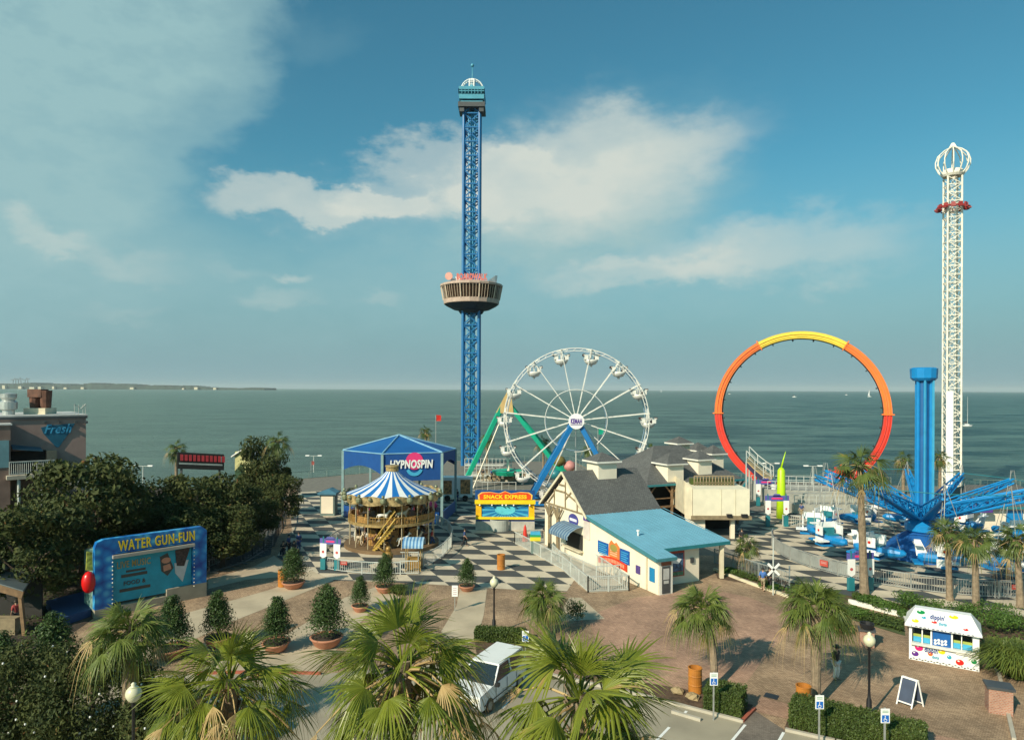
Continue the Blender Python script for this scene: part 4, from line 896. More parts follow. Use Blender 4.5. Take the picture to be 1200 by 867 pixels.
def skinmesh(name, jts, edges, levels=1):
    me = bpy.data.meshes.new(name); me.from_pydata([j[0] for j in jts], edges, []); o = bpy.data.objects.new(name, me); col.objects.link(o)
    md = o.modifiers.new('s', 'SKIN'); 
    if not me.skin_vertices: bpy.context.view_layer.objects.active = o; 
    sv_ = me.skin_vertices[0].data if me.skin_vertices else None
    if sv_ is None:
        bm = bmesh.new(); bm.from_mesh(me); bm.verts.layers.skin.verify(); bm.to_mesh(me); bm.free(); sv_ = me.skin_vertices[0].data
    for i, j in enumerate(jts):
        r_ = j[1]; sv_[i].radius = (r_, r_) if not isinstance(r_, tuple) else r_; sv_[i].use_root = (i == 0)
    if levels: ss = o.modifiers.new('u', 'SUBSURF'); ss.levels = levels; ss.render_levels = levels
    bpy.context.view_layer.update()
    out = bpy.data.meshes.new_from_object(o.evaluated_get(bpy.context.evaluated_depsgraph_get())); bpy.data.objects.remove(o); out.name = name
    out.polygons.foreach_set('use_smooth', [True] * len(out.polygons))
    return out
import bmesh
hj = [((0, 0, 1.0), .17), ((.35, 0, 1.02), .18), ((-.4, 0, 1.02), .18), ((.62, 0, 1.3), .1), ((.75, 0, 1.5), .08), ((1.0, 0, 1.38), .05), ((.4, .1, .65), .06), ((.62, .1, .5), .035), ((.5, .1, .3), .035), ((.4, -.1, .65), .06), ((.55, -.1, .4), .035), ((.75, -.1, .3), .035),
      ((-.48, .1, .7), .08), ((-.42, .1, .45), .035), ((-.6, .1, .2), .035), ((-.48, -.1, .7), .08), ((-.55, -.1, .42), .035), ((-.75, -.1, .25), .035), ((-.62, 0, 1.05), .05), ((-.8, 0, .7), .04), ((.72, .05, 1.62), .02)]
he = [(0, 1), (0, 2), (1, 3), (3, 4), (4, 5), (1, 6), (6, 7), (7, 8), (1, 9), (9, 10), (10, 11), (2, 12), (12, 13), (13, 14), (2, 15), (15, 16), (16, 17), (2, 18), (18, 19), (4, 20)]
hme = skinmesh('horse', hj, he, 1)
hcols = [mat('horse_cream', (.6, .5, .36), .4), mat('horse_brown', (.18, .08, .04), .4), mat('horse_black', (.04, .035, .03), .4), mat('horse_white', (.7, .68, .62), .4)]
k_ = 0
for z_, n_, r_ in ((.25, 14, CR - .7), (.25, 9, CR - 1.75), (2.55, 12, CR - .8)):
    for i in range(n_):
        a_ = 2 * math.pi * i / n_ + z_; me = hme if k_ == 0 else hme
        o = bpy.data.objects.new('carousel_horse', me.copy() if k_ < 4 else hcopies[k_ % 4]); col.objects.link(o); o.parent = t
        if k_ == 0: hcopies = []
        if k_ < 4: hcopies.append(o.data); o.data.materials.clear(); o.data.materials.append(hcols[k_])
        o.location = (math.cos(a_) * r_, math.sin(a_) * r_, z_ + (.12 if i % 2 else 0)); o.rotation_euler = (0, 0, a_ + math.pi / 2); o.scale = (.8, .8, .85)
        pm = MB(); p = V((C.x + math.cos(a_) * r_, C.y + math.sin(a_) * r_, 0)); pm.cyl(p + V((0, 0, z_)), p + V((0, 0, z_ + 2.1)), .03, n=6)
        sd = MB(); 
        pm.build('horse_pole', brass, t); k_ += 1
# ---------------------------------------------------------------- blue pavilion
t = empty('canvas_pavilion', (-13, 81, 0), 'royal blue canvas pavilion with HYPNOSPIN lettering behind the carousel', 'pavilion')
cn = [V((-19.9, 80.5, 7.7)), V((-14.1, 74.4, 7.85)), V((-7.75, 76, 7.9)), V((-6.9, 84, 7.6)), V((-12, 89, 7.6)), V((-18.2, 88, 7.6))]; ap = V(((468 - 600) / F * 81, 81, H - (510 - hor(468)) / F * 81)); up = V((0, 0, 1))
m = MB()
for i in range(6): p, q = cn[i], cn[(i + 1) % 6]; m.add([p, q, ap], [(0, 1, 2)])
m.build('roof', tentblue, t)
m = MB(); drop = [2.3, 3.0, 1.6, 2, 2, 2]
for i in range(6):
    p, q = cn[i], cn[(i + 1) % 6]; n_ = 10
    for k in range(n_):
        a_, b_ = k / n_, (k + 1) / n_; f = lambda s_: drop[i] * (1 - .35 * math.sin(math.pi * s_)) if i != 1 else drop[i]
        m.quad(p.lerp(q, a_) - up * f(a_), p.lerp(q, b_) - up * f(b_), p.lerp(q, b_), p.lerp(q, a_))
m.build('valance', mat('deep_blue_canvas', rgb(6, 70, 136), .75, var=.1), t)
for p in cn:
    m = MB(); m.bar(p - up * .05, V((p.x, p.y, 0)), .28); m.build('post', mat('pale_teal_post', (.22, .34, .35), .5), t)
m = MB()
for p in cn: m.tube([p + up * .06, ap + up * .06], .1, 5)
for i in range(6): m.tube([cn[i] + up * .03, cn[(i + 1) % 6] + up * .03], .07, 5)
m.build('seam', mat('pale_blue_seam', (.2, .4, .55), .6), t)
u_ = (cn[2] - cn[1]); u_.z = 0; W_ = u_.length; fr = Fr(V((cn[1].x, cn[1].y, 4.9)) + V((.02, -.03, 0)), u_)
lm = MB(); fr.poly(lm, oval(W_ * .53, 2.15, .95, .95, 28), .02, .05); lm.build('emblem_disc', pink, t)
lm = MB(); fr.poly(lm, [(W_ * .53 + .95 * math.cos(a), 1.45 + .95 * math.sin(a)) for a in [R(200 + 14 * i) for i in range(11)]] + [(W_ * .53 + .62 * math.cos(a), 1.5 + .62 * math.sin(a)) for a in [R(340 - 14 * i) for i in range(11)]], .02, .05); lm.build('emblem_swirl', skyblue2, t)
text(fr, 'HYPNOSPIN', .12 * W_, 1.35, .84 * W_, 2.3, .09, whitesign, t, bold=.04, shear=.1)
m = MB(); b0, b1 = V((cn[0].x, cn[0].y, 0)), V((cn[1].x, cn[1].y, 0))
for p, q in ((b0, b1), (b1, V((cn[2].x, cn[2].y, 0))), (V((cn[2].x, cn[2].y, 0)), V((cn[3].x, cn[3].y, 0)))):
    d_ = (q - p).normalized(); m.bar(p + up * .65 + d_ * .3, q + up * .65 - d_ * .3, .1, 1.3)
m.build('low_wall', royal, t)
m = MB(); m.lathe([(4.6, .05), (4.6, .5), (4.2, .7), (.5, .8)], 32, (-13, 81.5, 0)); m.build('ride_floor', mat('ride_purple', (.05, .05, .12), .6), t)
m = MB()
for i in range(14): a_ = 2 * math.pi * i / 14; c_ = V((-13 + 3.6 * math.cos(a_), 81.5 + 3.6 * math.sin(a_), 1.1)); m.ball(c_, .6, 10, .8)
m.each('spin_car', pink, t)
m = MB(); m.cyl((-13, 81.5, .7), (-13, 81.5, 3), .8, .3, 14); m.build('spin_hub', purple, t)
# ---------------------------------------------------------------- pendulum ride (green A frame)
t = empty('pendulum_ride', A(590, 560, 104) * 1.0, 'green A frame of a pendulum ride behind the ferris wheel', 'amusement ride'); t.location.z = 0
apx = A(592, 468, 104)
m = MB(); m.bar(apx + V((-.3, 0, -.6)), G(541, 573) , .75, .6); m.bar(apx + V((.4, 0, -.6)), V((apx.x + 10.5, 104, 0)), .75, .6)
m.bar(apx + V((-.2, 5.5, -.6)), V((apx.x - 6.5, 113, 0)), .7, .6); m.bar(apx + V((.4, 5.5, -.6)), V((apx.x + 11, 113, 0)), .7, .6); m.each('leg', green, t)
m = MB(); m.prism([apx + V((-1.4, -.5, -2.0)), apx + V((1.3, -.5, -2.2)), apx + V((.9, -.5, 1.0)), apx + V((.3, -.5, 1.2))], (0, 1.0, 0)); m.bar(apx, apx + V((0, 6, 0)), .5); m.build('apex_housing', tanm, t)
m = MB(); m.bar(apx + V((-.6, -.6, -3)), G(553, 577) , .16); m.bar(apx + V((0, 3, 0)), apx + V((.5, 3, -11.2)), .35); m.build('arm', cream, t)
m = MB(); m.lathe([(.4, 0), (2.2, .2), (2.6, .8), (2.2, .9), (.6, .6)], 20, apx + V((.5, 3, -12))); m.build('gondola', green, t)
# ---------------------------------------------------------------- snack building with aqua roof
Av = V((-ST, CT, 0)); Bv = V((CT, ST, 0)); up = V((0, 0, 1)); g1 = V((10.76, 49.9, 0))
def W(t_, s_, z=0): return g1 + Av * t_ + Bv * s_ + up * z
bm_t = empty('snack_building', W(9, 3), 'cream snack building with grey gable and long sloping aqua roof', 'building')
def roofz(t_): return 2.62 + (4.12 - 2.62) * t_ / 9.75
m = MB()                                            # walls as solid prisms
m.prism([W(0, 0, 0), W(17.7, 0, 0), W(17.7, 0, 4.05), W(9.75, 0, 4.05), W(0, 0, 2.55)], Bv * .18)
m.prism([W(0, .18, 0), W(0, 1.3, 0), W(0, 1.3, 2.5), W(0, .18, 2.5)], Av * .15)
m.prism([W(.15, 1.15, 0), W(1.8, 1.15, 0), W(1.8, 1.15, 2.7), W(.15, 1.15, 2.5)], Bv * .15)
m.prism([W(1.8, 1.3, 0), W(1.8, 5.3, 0), W(1.8, 5.3, 2.75), W(1.8, 1.3, 2.75)], Av * .15)
m.prism([W(1.95, 5.15, 0), W(17.7, 5.15, 0), W(17.7, 5.15, 4.05), W(9.75, 5.15, 4.0), W(1.95, 5.15, 2.75)], Bv * .15)
m.prism([W(17.6, .18, 0), W(17.6, 5.1, 0), W(17.6, 5.1, 4.0), W(17.6, .18, 4.0)], Av * .1)
m.prism([W(9.8, .02, 4.05), W(17.65, .02, 4.05), W(13.72, .02, 7.15)], Bv * .16)
m.build('wall', cream, bm_t)
m = MB(); th = .16                                  # roofs
def slab(mb, ps, th=.16): mb.prism([p + up * 0 for p in ps], up * th)
slab(m, [W(9.9, -.35, 4.12), W(-.28, -.35, roofz(-.28)), W(-.28, 1.45, roofz(-.28)), W(1.3, 1.45, roofz(1.3)), W(1.3, 8.0, roofz(1.3)), W(9.9, 7.5, 4.12)]); rf = m.build('lean_to_roof', aqua, bm_t)
m = MB()
for i in range(20):
    s_ = -.2 + i * .43; t0 = -.25 if s_ < 1.4 else 1.33; m.bar(W(9.85, s_, 4.28), W(t0, s_, roofz(t0) + .17), .025, .05)
m.build('roof_seam', mat('aqua_seam', rgb(96, 148, 170), .55), rf)
m = MB(); m.bar(W(9.9, -.37, 4.15), W(-.28, -.37, roofz(-.28) + .03), .06, .26); m.bar(W(-.31, -.35, roofz(-.28) + .03), W(-.31, 1.45, roofz(-.28) + .03), .06, .22); m.build('fascia', mat('aqua_fascia', rgb(60, 120, 130), .6), rf)
m = MB(); m.bar(W(1.27, 1.5, roofz(1.3) + .03), W(1.27, 8.0, roofz(1.3) + .03), .06, .26); m.build('gutter', teal, rf)
m = MB(); m.cyl(W(4.2, 1.2, roofz(4.2)), W(4.2, 1.2, roofz(4.2) + .55), .07); m.cyl(W(4.2, 1.2, roofz(4.2) + .5), W(4.2, 1.2, roofz(4.2) + .62), .13); m.build('vent_pipe', whitesign, rf)
m = MB(); m.prism([W(9.45, -.4, 3.95), W(13.75, -.4, 7.4), W(13.75, 7.8, 7.4), W(9.45, 7.6, 3.95)], V((0, 0, .15))); m.prism([W(13.75, -.4, 7.4), W(18.1, -.4, 3.9), W(18.1, 7.8, 3.9), W(13.75, 7.8, 7.4)], V((0, 0, .15))); m.build('gable_roof', shingle, bm_t)
m = MB(); m.bar(W(9.4, -.42, 3.98), W(13.75, -.42, 7.44), .08, .2); m.bar(W(13.75, -.42, 7.44), W(18.15, -.42, 3.93), .08, .2); m.build('barge_board', cream2, bm_t)
m = MB()                                            # timber pattern on the gable
def hbeam(a, b): m.bar(W(a[0], -.04, a[1]), W(b[0], -.04, b[1]), .09, .13)
for a, b in (((9.9, 4.15), (17.6, 4.15)), ((13.72, 4.2), (13.72, 7.1)), ((11.6, 4.2), (11.6, 5.5)), ((15.8, 4.2), (15.8, 5.5)), ((13.7, 5.6), (11.6, 5.0)), ((13.7, 5.6), (15.8, 5.6)), ((11.6, 4.9), (10.5, 4.3)), ((15.8, 5.2), (16.9, 4.3)), ((13.7, 6.2), (14.9, 6.2)), ((13.7, 5.0), (12.3, 6.0))): hbeam(a, b)
m.build('timber', wood2, bm_t)
m = MB()
for t_ in (14.8, 16.4): m.bar(W(t_, -.25, 0), W(t_, -.25, 4.1), .22); m.bar(W(t_, -.25, 3.0), W(t_ - .9, -.25, 4.05), .14); m.bar(W(t_, -.25, 3.0), W(t_ + .9, -.25, 4.05), .14)
m.each('post', wood2, bm_t, 3)
m = MB(); m.bar(W(1.6, 7.4, 0), W(1.6, 7.4, 2.75), .3); m.bar(W(6, 7.3, 0), W(6, 7.3, 3.4), .25); m.each('porch_post', cream2, bm_t)
cu = MB(); c_ = W(13.75, 3.9); cu.box((c_.x, c_.y, 7.5), (2.0, 2.0, 1.6), ux=Bv); cp = cu.build('cupola', cream, bm_t)
def pyr(mb, c, hw, z0, z1, ux=Bv, ov=.35):
    uy = V((-ux.y, ux.x, 0)); cs = [c + ux * (hw + ov) * i + uy * (hw + ov) * j for i, j in ((-1, -1), (1, -1), (1, 1), (-1, 1))]
    a = V((c.x, c.y, z1)); b = [V((p.x, p.y, z0)) for p in cs]; d = [V((p.x, p.y, z0 - .16)) for p in cs]
    mb.add(b + [a], [(0, 1, 4), (1, 2, 4), (2, 3, 4), (3, 0, 4)]); return b, d
m = MB(); b, d = pyr(m, c_, 1.0, 8.4, 9.15); m.build('cupola_roof', shingle, cp); m = MB(); m.add(b + d, [(0, 4, 5, 1), (1, 5, 6, 2), (2, 6, 7, 3), (3, 7, 4, 0), (4, 7, 6, 5)]); m.build('cupola_trim', white, cp)
# door, window, boards
wl = Fr(W(0, -.01), -Av)                           # long wall: x runs towards the camera (t decreases)
def on(t_): return -t_
m = MB(); f = Fr(W(-.02, 0), Bv); f.rect(m, .05, 0, 1.25, 2.5, 0, .03); m.build('door_surround', white, bm_t)
m = MB(); f.rect(m, .28, .08, 1.0, 2.05, .03, .07); dr = m.build('door', dkgrey, bm_t); m = MB(); f.rect(m, .38, 1.1, .9, 1.9, .07, .085); f.rect(m, .42, .8, .86, 1.02, .07, .085); m.build('door_poster', mat('pale_poster', (.5, .5, .48), .5), dr)
m = MB(); f.rect(m, .2, 2.12, 1.1, 2.4, .03, .08); m.build('door_sign', mat('brown_red_sign', (.25, .08, .04), .5), bm_t)
f = Fr(W(1.78, 1.3), Bv); m = MB(); f.rect(m, .5, .6, 2.5, 2.55, 0, .05); wd = m.build('menu_window', mat('menu_red', (.4, .06, .04), .5), bm_t); m = MB(); f.rect(m, .62, 1.0, 2.38, 2.38, .05, .07); m.build('poster_panel', mat('menu_blue', (.06, .13, .24), .4, var=.8, scale=5), wd); m = MB(); f.rect(m, .62, .68, 2.38, .95, .05, .075); m.build('poster_panel', mat('menu_green', (.08, .25, .15), .4, var=.6, scale=6), wd)
m = MB(); f.poly(m, [(.75, 1.45), (1.2, 1.7), (1.9, 1.55), (2.2, 1.9), (1.5, 2.2), (.9, 2.0)], .07, .08); m.build('poster_print', whitesign, wd)
m = MB(); f.rect(m, 3.1, 1.5, 3.4, 1.9, 0, .1); m.build('meter_box', dkgrey, bm_t)
def tcoord(u):                                      # distance t along the long wall for picture column u
    k = (u - 600) / F; return (g1.x - k * g1.y) / (ST + k * CT)
def zc_(u, v): tt = tcoord(u); Y = g1.y + CT * tt; return H - (v - hor(u)) / F * Y
def board(u0, v0, u1, v1, nm, mm, d0=.0, d1=.05, par=None):
    m = MB(); wl.rect(m, -tcoord(u0), zc_(u0, v1), -tcoord(u1), zc_(u0, v0), d0, d1); return m.build(nm, mm, par or bm_t)
b1 = board(702, 632.5, 714, 646, 'blue_board', mat('board_blue', rgb(16, 84, 160), .5)); b2 = board(728, 642, 739, 658, 'blue_board', MATS['board_blue'])
for bb, u0, u1, va in ((b1, 702, 714, 632), (b2, 728, 739, 642)):
    m = MB(); x0, x1 = -tcoord(u0), -tcoord(u1); zt = zc_(u0, va)
    for i in range(6): wl.rect(m, x0 + .15, zt - .2 - i * .17 - .06, x1 - .15 - (.2 if i % 2 else 0), zt - .2 - i * .17, .05, .06)
    m.build('menu_line', skyblue2, bb)
m = MB(); x0, x1 = -tcoord(714.5), -tcoord(727.5); za, zb_ = zc_(714.5, 636), zc_(714.5, 650)
wl.poly(m, [(x0, zb_), (x0 + .3, zb_ - .1), (x1, zb_ - .05), (x1 + .02, za - .1), ((x0 + x1) / 2 + .3, za + .25), ((x0 + x1) / 2, za + .1), ((x0 + x1) / 2 - .4, za + .3), (x0 + .1, za)], .0, .06); em = m.build('food_emblem', mat('emblem_orange', rgb(214, 120, 60), .5), bm_t)
m = MB(); wl.poly(m, oval((x0 + x1) / 2, za - .25, .5, .3, 14), .06, .09); m.build('emblem_crest', mat('emblem_olive', (.3, .25, .06), .5), em); m = MB()
for i in range(4): wl.rect(m, x0 + .3, zb_ + .12 + i * .17, x1 - .3, zb_ + .19 + i * .17, .06, .08)
m.build('emblem_text', mat('emblem_cream', (.7, .5, .3), .5), em)
m = MB(); x0, x1 = -tcoord(703.5), -tcoord(736.5); zA, zB = zc_(703.5, 654), zc_(736.5, 665); n_ = 14
for k in range(n_):
    a, b = k / n_, (k + 1) / n_; ar = lambda q: (zA * (1 - q) + zB * q) + .22 * math.sin(math.pi * q) - .05
    wl.poly(m, [(x0 + (x1 - x0) * a, ar(a) - .28), (x0 + (x1 - x0) * b, ar(b) - .28), (x0 + (x1 - x0) * b, ar(b) + .28), (x0 + (x1 - x0) * a, ar(a) + .28)], .06, .1)
rbn = m.build('ribbon_banner', mat('ribbon_red', rgb(206, 56, 24), .5), bm_t)
m = MB()
for k in range(16): q = .1 + .8 * k / 15; wl.rect(m, x0 + (x1 - x0) * q - .07, ar(q) - .14, x0 + (x1 - x0) * q + .07, ar(q) + .14, .1, .115)
m.build('ribbon_lettering', mat('ribbon_letters', (.75, .3, .18), .5), rbn)
board(746.5, 661.5, 751.5, 671, 'purple_sign', mat('purple_sign', rgb(84, 66, 130), .5)); bb = board(762.5, 664, 768.5, 680, 'blue_notice', mat('notice_blue', rgb(20, 120, 170), .5)); board(759, 651, 760, 690, 'downpipe', cream2, 0, .1)
m = MB(); wl.poly(m, oval(-tcoord(673), zc_(673, 609), .85, .55, 20), 0, .05); ov_ = m.build('oval_sign', mat('oval_purple', rgb(70, 70, 140), .5), bm_t); m = MB(); wl.rect(m, -tcoord(673) - .6, zc_(673, 609) - .1, -tcoord(673) + .6, zc_(673, 609) + .12, .05, .07); m.build('oval_sign_band', whitesign, ov_)
# serving hatch, awning, menu
tA, tB = tcoord(664), tcoord(686)
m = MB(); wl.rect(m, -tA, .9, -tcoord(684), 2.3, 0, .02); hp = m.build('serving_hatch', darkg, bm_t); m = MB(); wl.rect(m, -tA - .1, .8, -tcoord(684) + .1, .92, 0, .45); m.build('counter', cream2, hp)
board(685, 602 + 3, 692.5, 630, 'menu_board', mat('menu_white', (.62, .55, .5), .5)); m = MB(); wl.rect(m, -tcoord(685), zc_(685, 609), -tcoord(692.5), zc_(685, 605) + .1, .05, .08); m.build('menu_header', purple, bm_t)
m = MB(); x0, x1 = -tcoord(662), -tcoord(684.5); n_ = 16; zt = 3.05; pr = [(0.02, zt), (.7, zt - .12), (1.3, zt - .42), (1.6, zt - .75)]
for k in range(n_):
    m.m = k % 2; a, b = x0 + (x1 - x0) * k / n_, x0 + (x1 - x0) * (k + 1) / n_
    for i in range(3): m.quad(wl.p(a, pr[i][1], pr[i][0]), wl.p(b, pr[i][1], pr[i][0]), wl.p(b, pr[i + 1][1], pr[i + 1][0]), wl.p(a, pr[i + 1][1], pr[i + 1][0]))
    m.quad(wl.p(a, pr[3][1], pr[3][0]), wl.p(b, pr[3][1], pr[3][0]), wl.p(b, pr[3][1] - .3, pr[3][0]), wl.p(a, pr[3][1] - .3, pr[3][0]))
m.build('awning', [mat('awning_blue', rgb(66, 98, 130), .8), mat('awning_grey', rgb(120, 140, 155), .8)], bm_t)
# ---------------------------------------------------------------- railings
def fence(pts, h, lb, mm=rail, name='railing', pick=.22, grp=None, closed=False, solid=False, z=0, postw=.09, cat='railing', step=2.0):
    P_ = [V((p.x, p.y, z if len(p) < 3 or not p.z else p.z)) for p in pts]
    c = sum(P_, V((0, 0, 0))) / len(P_); t = empty(name, c, lb, cat, grp); m = MB(); po = MB()
    for p, q in zip(P_, P_[1:]):
        d = q - p; L_ = d.length; n_ = max(1, int(L_ / pick)); m.bar(p + up * h, q + up * h, .07); m.bar(p + up * .12, q + up * .12, .05)
        for i in range(n_): r_ = p + d * (i / n_); m.bar(r_ + up * .12, r_ + up * h, .028)
        if solid: m.quad(p + up * .15, q + up * .15, q + up * (h - .05), p + up * (h - .05))
    acc = 0
    posts = [P_[0]]
    for p, q in zip(P_, P_[1:]):
        L_ = (q - p).length; k_ = max(1, int(round(L_ / step))) if L_ > step * .8 else (1 if acc + L_ > step else 0); acc = 0 if k_ else acc + L_
        for i in range(1, k_ + 1): posts.append(p.lerp(q, i / k_))
    for p in posts: m2 = MB(); m2.bar(p, p + up * (h + .05), postw); m2.build('post', mm, t)
    m.build('rails', mm, t); return t
wr = mat('white_grey_rail', (.48, .5, .47), .5)
fence(gs((604, 637), (612, 641), (660, 668), (690, 694)), 1.15, 'long white railing of the ramp, on the checkered paving side', wr, grp='white ramp railings', pick=.16)
fence(gs((690, 694), (738, 692)), 1.15, 'short white railing closing the lower end of the ramp', wr, grp='white ramp railings', pick=.16)
fence(gs((648, 652), (656, 660), (700, 680), (730, 678)), 1.1, 'inner white railing in the middle of the ramp', wr, grp='white ramp railings', pick=.16)
fence(gs((658, 650), (688, 650), (697, 663), (738, 692)), 1.1, 'white railing of the ramp next to the cream wall', wr, grp='white ramp railings', pick=.16)
fence(gs((604, 637), (622, 634), (650, 632)), 1.1, 'white railing behind the closed red parasol', wr, grp='white ramp railings')
m = MB(); m.prism(gs((604, 637), (612, 641), (660, 668), (690, 694), (738, 692), (697, 663), (660, 640), (650, 632)), (0, 0, .06)); tag(m.build('ramp', concrete), kind='structure')
# carousel railing and its gate
fence(gs((383, 667), (400, 670), (425, 672.5), (450, 673.5), (470, 673)), 1.0, 'white railing ahead of the carousel, with a red notice', wr, grp='carousel railings', pick=.17)
fence(gs((470, 673), (491, 673), (491, 662), (470, 662)), 1.1, 'square white queue gate in front of the carousel', wr, grp='carousel railings', pick=.17)
fence(gs((497, 665), (508, 660), (520, 652), (529, 642), (531, 632), (525, 622), (512, 615)), 1.15, 'curved white railing on the right of the carousel', wr, grp='carousel railings', pick=.17)
fence(gs((383, 667), (378, 655), (384, 643), (395, 634), (410, 628)), 1.0, 'low railing curving round the left back of the carousel', greyrail, grp='carousel railings')
# right ride fence: circle
cc = [S + V((math.cos(R(a)) * 12.9, math.sin(R(a)) * 12.6, 0)) for a in range(152, 262, 6)]
fence([p for p in cc], 1.2, 'curving grey panel fence round the left side of the plane ride', rail, name='ride_fence', pick=.16, grp='fences round the plane ride')
m = MB(); c2 = [S + V((math.cos(R(a)) * 12.86, math.sin(R(a)) * 12.56, 0)) for a in range(152, 220, 4)]
for p, q in zip(c2, c2[1:]): m.bar(p + up * .65, q + up * .65, .04, .9)
tag(m.build('windscreen_panel', greyrail, base=True), 'solid grey panel strip bending along the left side of the plane ride', 'fence panel')
fence([S + V((math.cos(R(a)) * 12.9, math.sin(R(a)) * 12.6, 0)) for a in range(261, 322, 6)], 1.2, 'grey picket fence between the planes and the green shrubs', rail, name='ride_fence', pick=.16, grp='fences round the plane ride')
fence(gs((838, 660), (860, 668), (890, 678), (926, 690), (926, 682)), 1.25, 'grey mesh fence behind the walker in blue', greyrail, pick=.15, grp=None)
fence(gs((918, 616), (938, 617), (956, 615)), 1.2, 'white picket barrier left of the planes, beside the twin banner arch', wr, grp=None)
fence(gs((1145, 700), (1200, 700), (1260, 702)), 1.2, 'dark fence at the right edge behind the palm trunks', greyrail)
# shore railings on the far side
for pp, lb in (([V((-36, 111, 0)), V((-29, 118, 0)), V((-22, 123.6, 0))], 'waterfront railing at the left, seen past the oaks'), ([V((-21.5, 123.6, 0)), V((-15.8, 127.5, 0))], 'waterfront railing left of the blue pavilion'),
               ([V((-13, 141, 0)), V((12, 141, 0)), V((15, 118, 0))], 'waterfront railing behind the observation tower'), ([V((16, 117, 0)), V((41, 112, 0)), V((60, 108, 0))], 'waterfront railing behind the looping track'), ([V((61, 107, 0)), V((90, 104, 0)), V((120, 101, 0))], 'waterfront railing behind the white lattice tower')):
    fence(pp, 1.3, lb, tealrail, pick=.9, grp='waterfront railings', step=3)
fence(gs((246, 672), (283, 660), (322, 640), (333, 615), (337, 590)), 1.1, 'dark railing between miniature railway and checkered plaza', dkgrey, pick=.5)
fence(gs((240, 668), (268, 655), (298, 636), (306, 600)), 1.3, 'dark wire fence between the oaks and the railway', tealrail, pick=.4)
# ---------------------------------------------------------------- hip roofed hall with cupolas
hb = empty('shingled_hall', V((19, 78, 0)), 'grey shingled hall with several small cream cupolas on its roof', 'building')
NL = V((14.2, 71.5, 0)); Nr = 13.1; Dp = 10.5
def Q(s_, t_, z=0): return NL + Bv * s_ + Av * t_ + up * z
m = MB(); e = [Q(-.3, -.3, 5), Q(Nr, -.3, 5), Q(Nr, Dp, 5), Q(-.3, Dp, 5)]; r1_, r2_ = Q(4.6, 5, 8.6), Q(8.2, 5, 8.6); m.add(e + [r1_, r2_], [(0, 1, 5, 4), (1, 2, 5), (2, 3, 4, 5), (3, 0, 4), (0, 3, 2, 1)]); m.build('hip_roof', shingle, hb)
m = MB(); m.bar(Q(-.3, -.32, 4.95), Q(Nr, -.32, 4.95), .08, .22); m.bar(Q(-.32, -.3, 4.95), Q(-.32, Dp, 4.95), .08, .22); m.build('fascia', teal, hb)
m = MB(); m.prism([Q(.6, 2.5, 0), Q(Nr - .4, 2.5, 0), Q(Nr - .4, Dp - .4, 0), Q(.6, Dp - .4, 0)], (0, 0, 4.95)); m.build('gallery_shade', darkg, hb)  # near black block, painted shade of the open gallery below the eave
m = MB()
for s_ in (.2, 3.2, 6.2, 9.2, 12.4): m.bar(Q(s_, 0, 0), Q(s_, 0, 4.9), .25); m.bar(Q(s_, 0, 3.9), Q(s_ + .9, 0, 4.85), .14); m.bar(Q(s_, 0, 3.9), Q(s_ - .9, 0, 4.85), .14)
m.bar(Q(0, 0, 2.6), Q(Nr, 0, 2.6), .2); m.bar(Q(0, 0, 3.5), Q(Nr, 0, 3.5), .1); m.build('gallery_post', wood, hb)
m = MB(); m.bar(Q(5.2, -.1, 0), Q(5.2, -.1, 4.9), .35); m.build('corner_post', mat('slate_blue_post', (.1, .17, .2), .6), hb)
def cupola(c, hw, z0, z1, z2, dark=False):
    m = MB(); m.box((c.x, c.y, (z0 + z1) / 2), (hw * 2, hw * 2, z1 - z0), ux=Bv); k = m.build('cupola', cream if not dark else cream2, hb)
    m = MB(); b, d = pyr(m, c, hw, z1 + .16, z2); m.build('cupola_roof', shingle, k); m = MB(); m.add(b + d, [(0, 4, 5, 1), (1, 5, 6, 2), (2, 6, 7, 3), (3, 7, 4, 0), (4, 7, 6, 5)]); m.build('cupola_trim', white, k)
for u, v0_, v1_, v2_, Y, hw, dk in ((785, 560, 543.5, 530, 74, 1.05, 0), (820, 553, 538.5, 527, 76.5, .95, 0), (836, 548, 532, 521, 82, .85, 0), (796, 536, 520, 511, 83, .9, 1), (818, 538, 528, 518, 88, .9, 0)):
    p = A(u, v0_ + 6, Y); cupola(V((p.x, p.y, 0)), hw, p.z, A(u, v1_, Y).z, A(u, v2_, Y).z, dk)
# raised cream annex
an = empty('raised_annex', V((21, 69, 0)), 'windowless cream box building on posts with a fenced roof terrace', 'building')
x0, x1, y0, y1 = A(812.5, 600, 68.5).x, A(879, 600, 68.5).x, 68.5, 74.5; zb_, zt_ = A(840, 604, 68.5).z, A(840, 573, 68.5).z
m = MB(); m.box(((x0 + x1) / 2, (y0 + y1) / 2, (zb_ + zt_) / 2), (x1 - x0, y1 - y0, zt_ - zb_)); m.build('wall', mat('annex_cream', (.74, .68, .52), .75, var=.08), an)
m = MB()
for fx in (.5, .75): xx = x0 + (x1 - x0) * fx; m.box((xx, y0 - .02, (zb_ + zt_) / 2), (.05, .03, zt_ - zb_))
m.build('wall_joint', cream2, an)
m = MB(); m.box(((x0 + x1) / 2, (y0 + y1) / 2 - .1, zb_ - .2), (x1 - x0 + .3, y1 - y0 + .3, .35)); m.build('floor_edge', wood2, an)
m = MB()
for xx in (x0 + .4, (x0 + x1) / 2 + 1.3): m.box((xx, y0 + .6, (zb_ - .38) / 2), (.4 if xx > x0 + 1 else 1.9, .4, zb_ - .38))
m.each('support_post', cream, an)
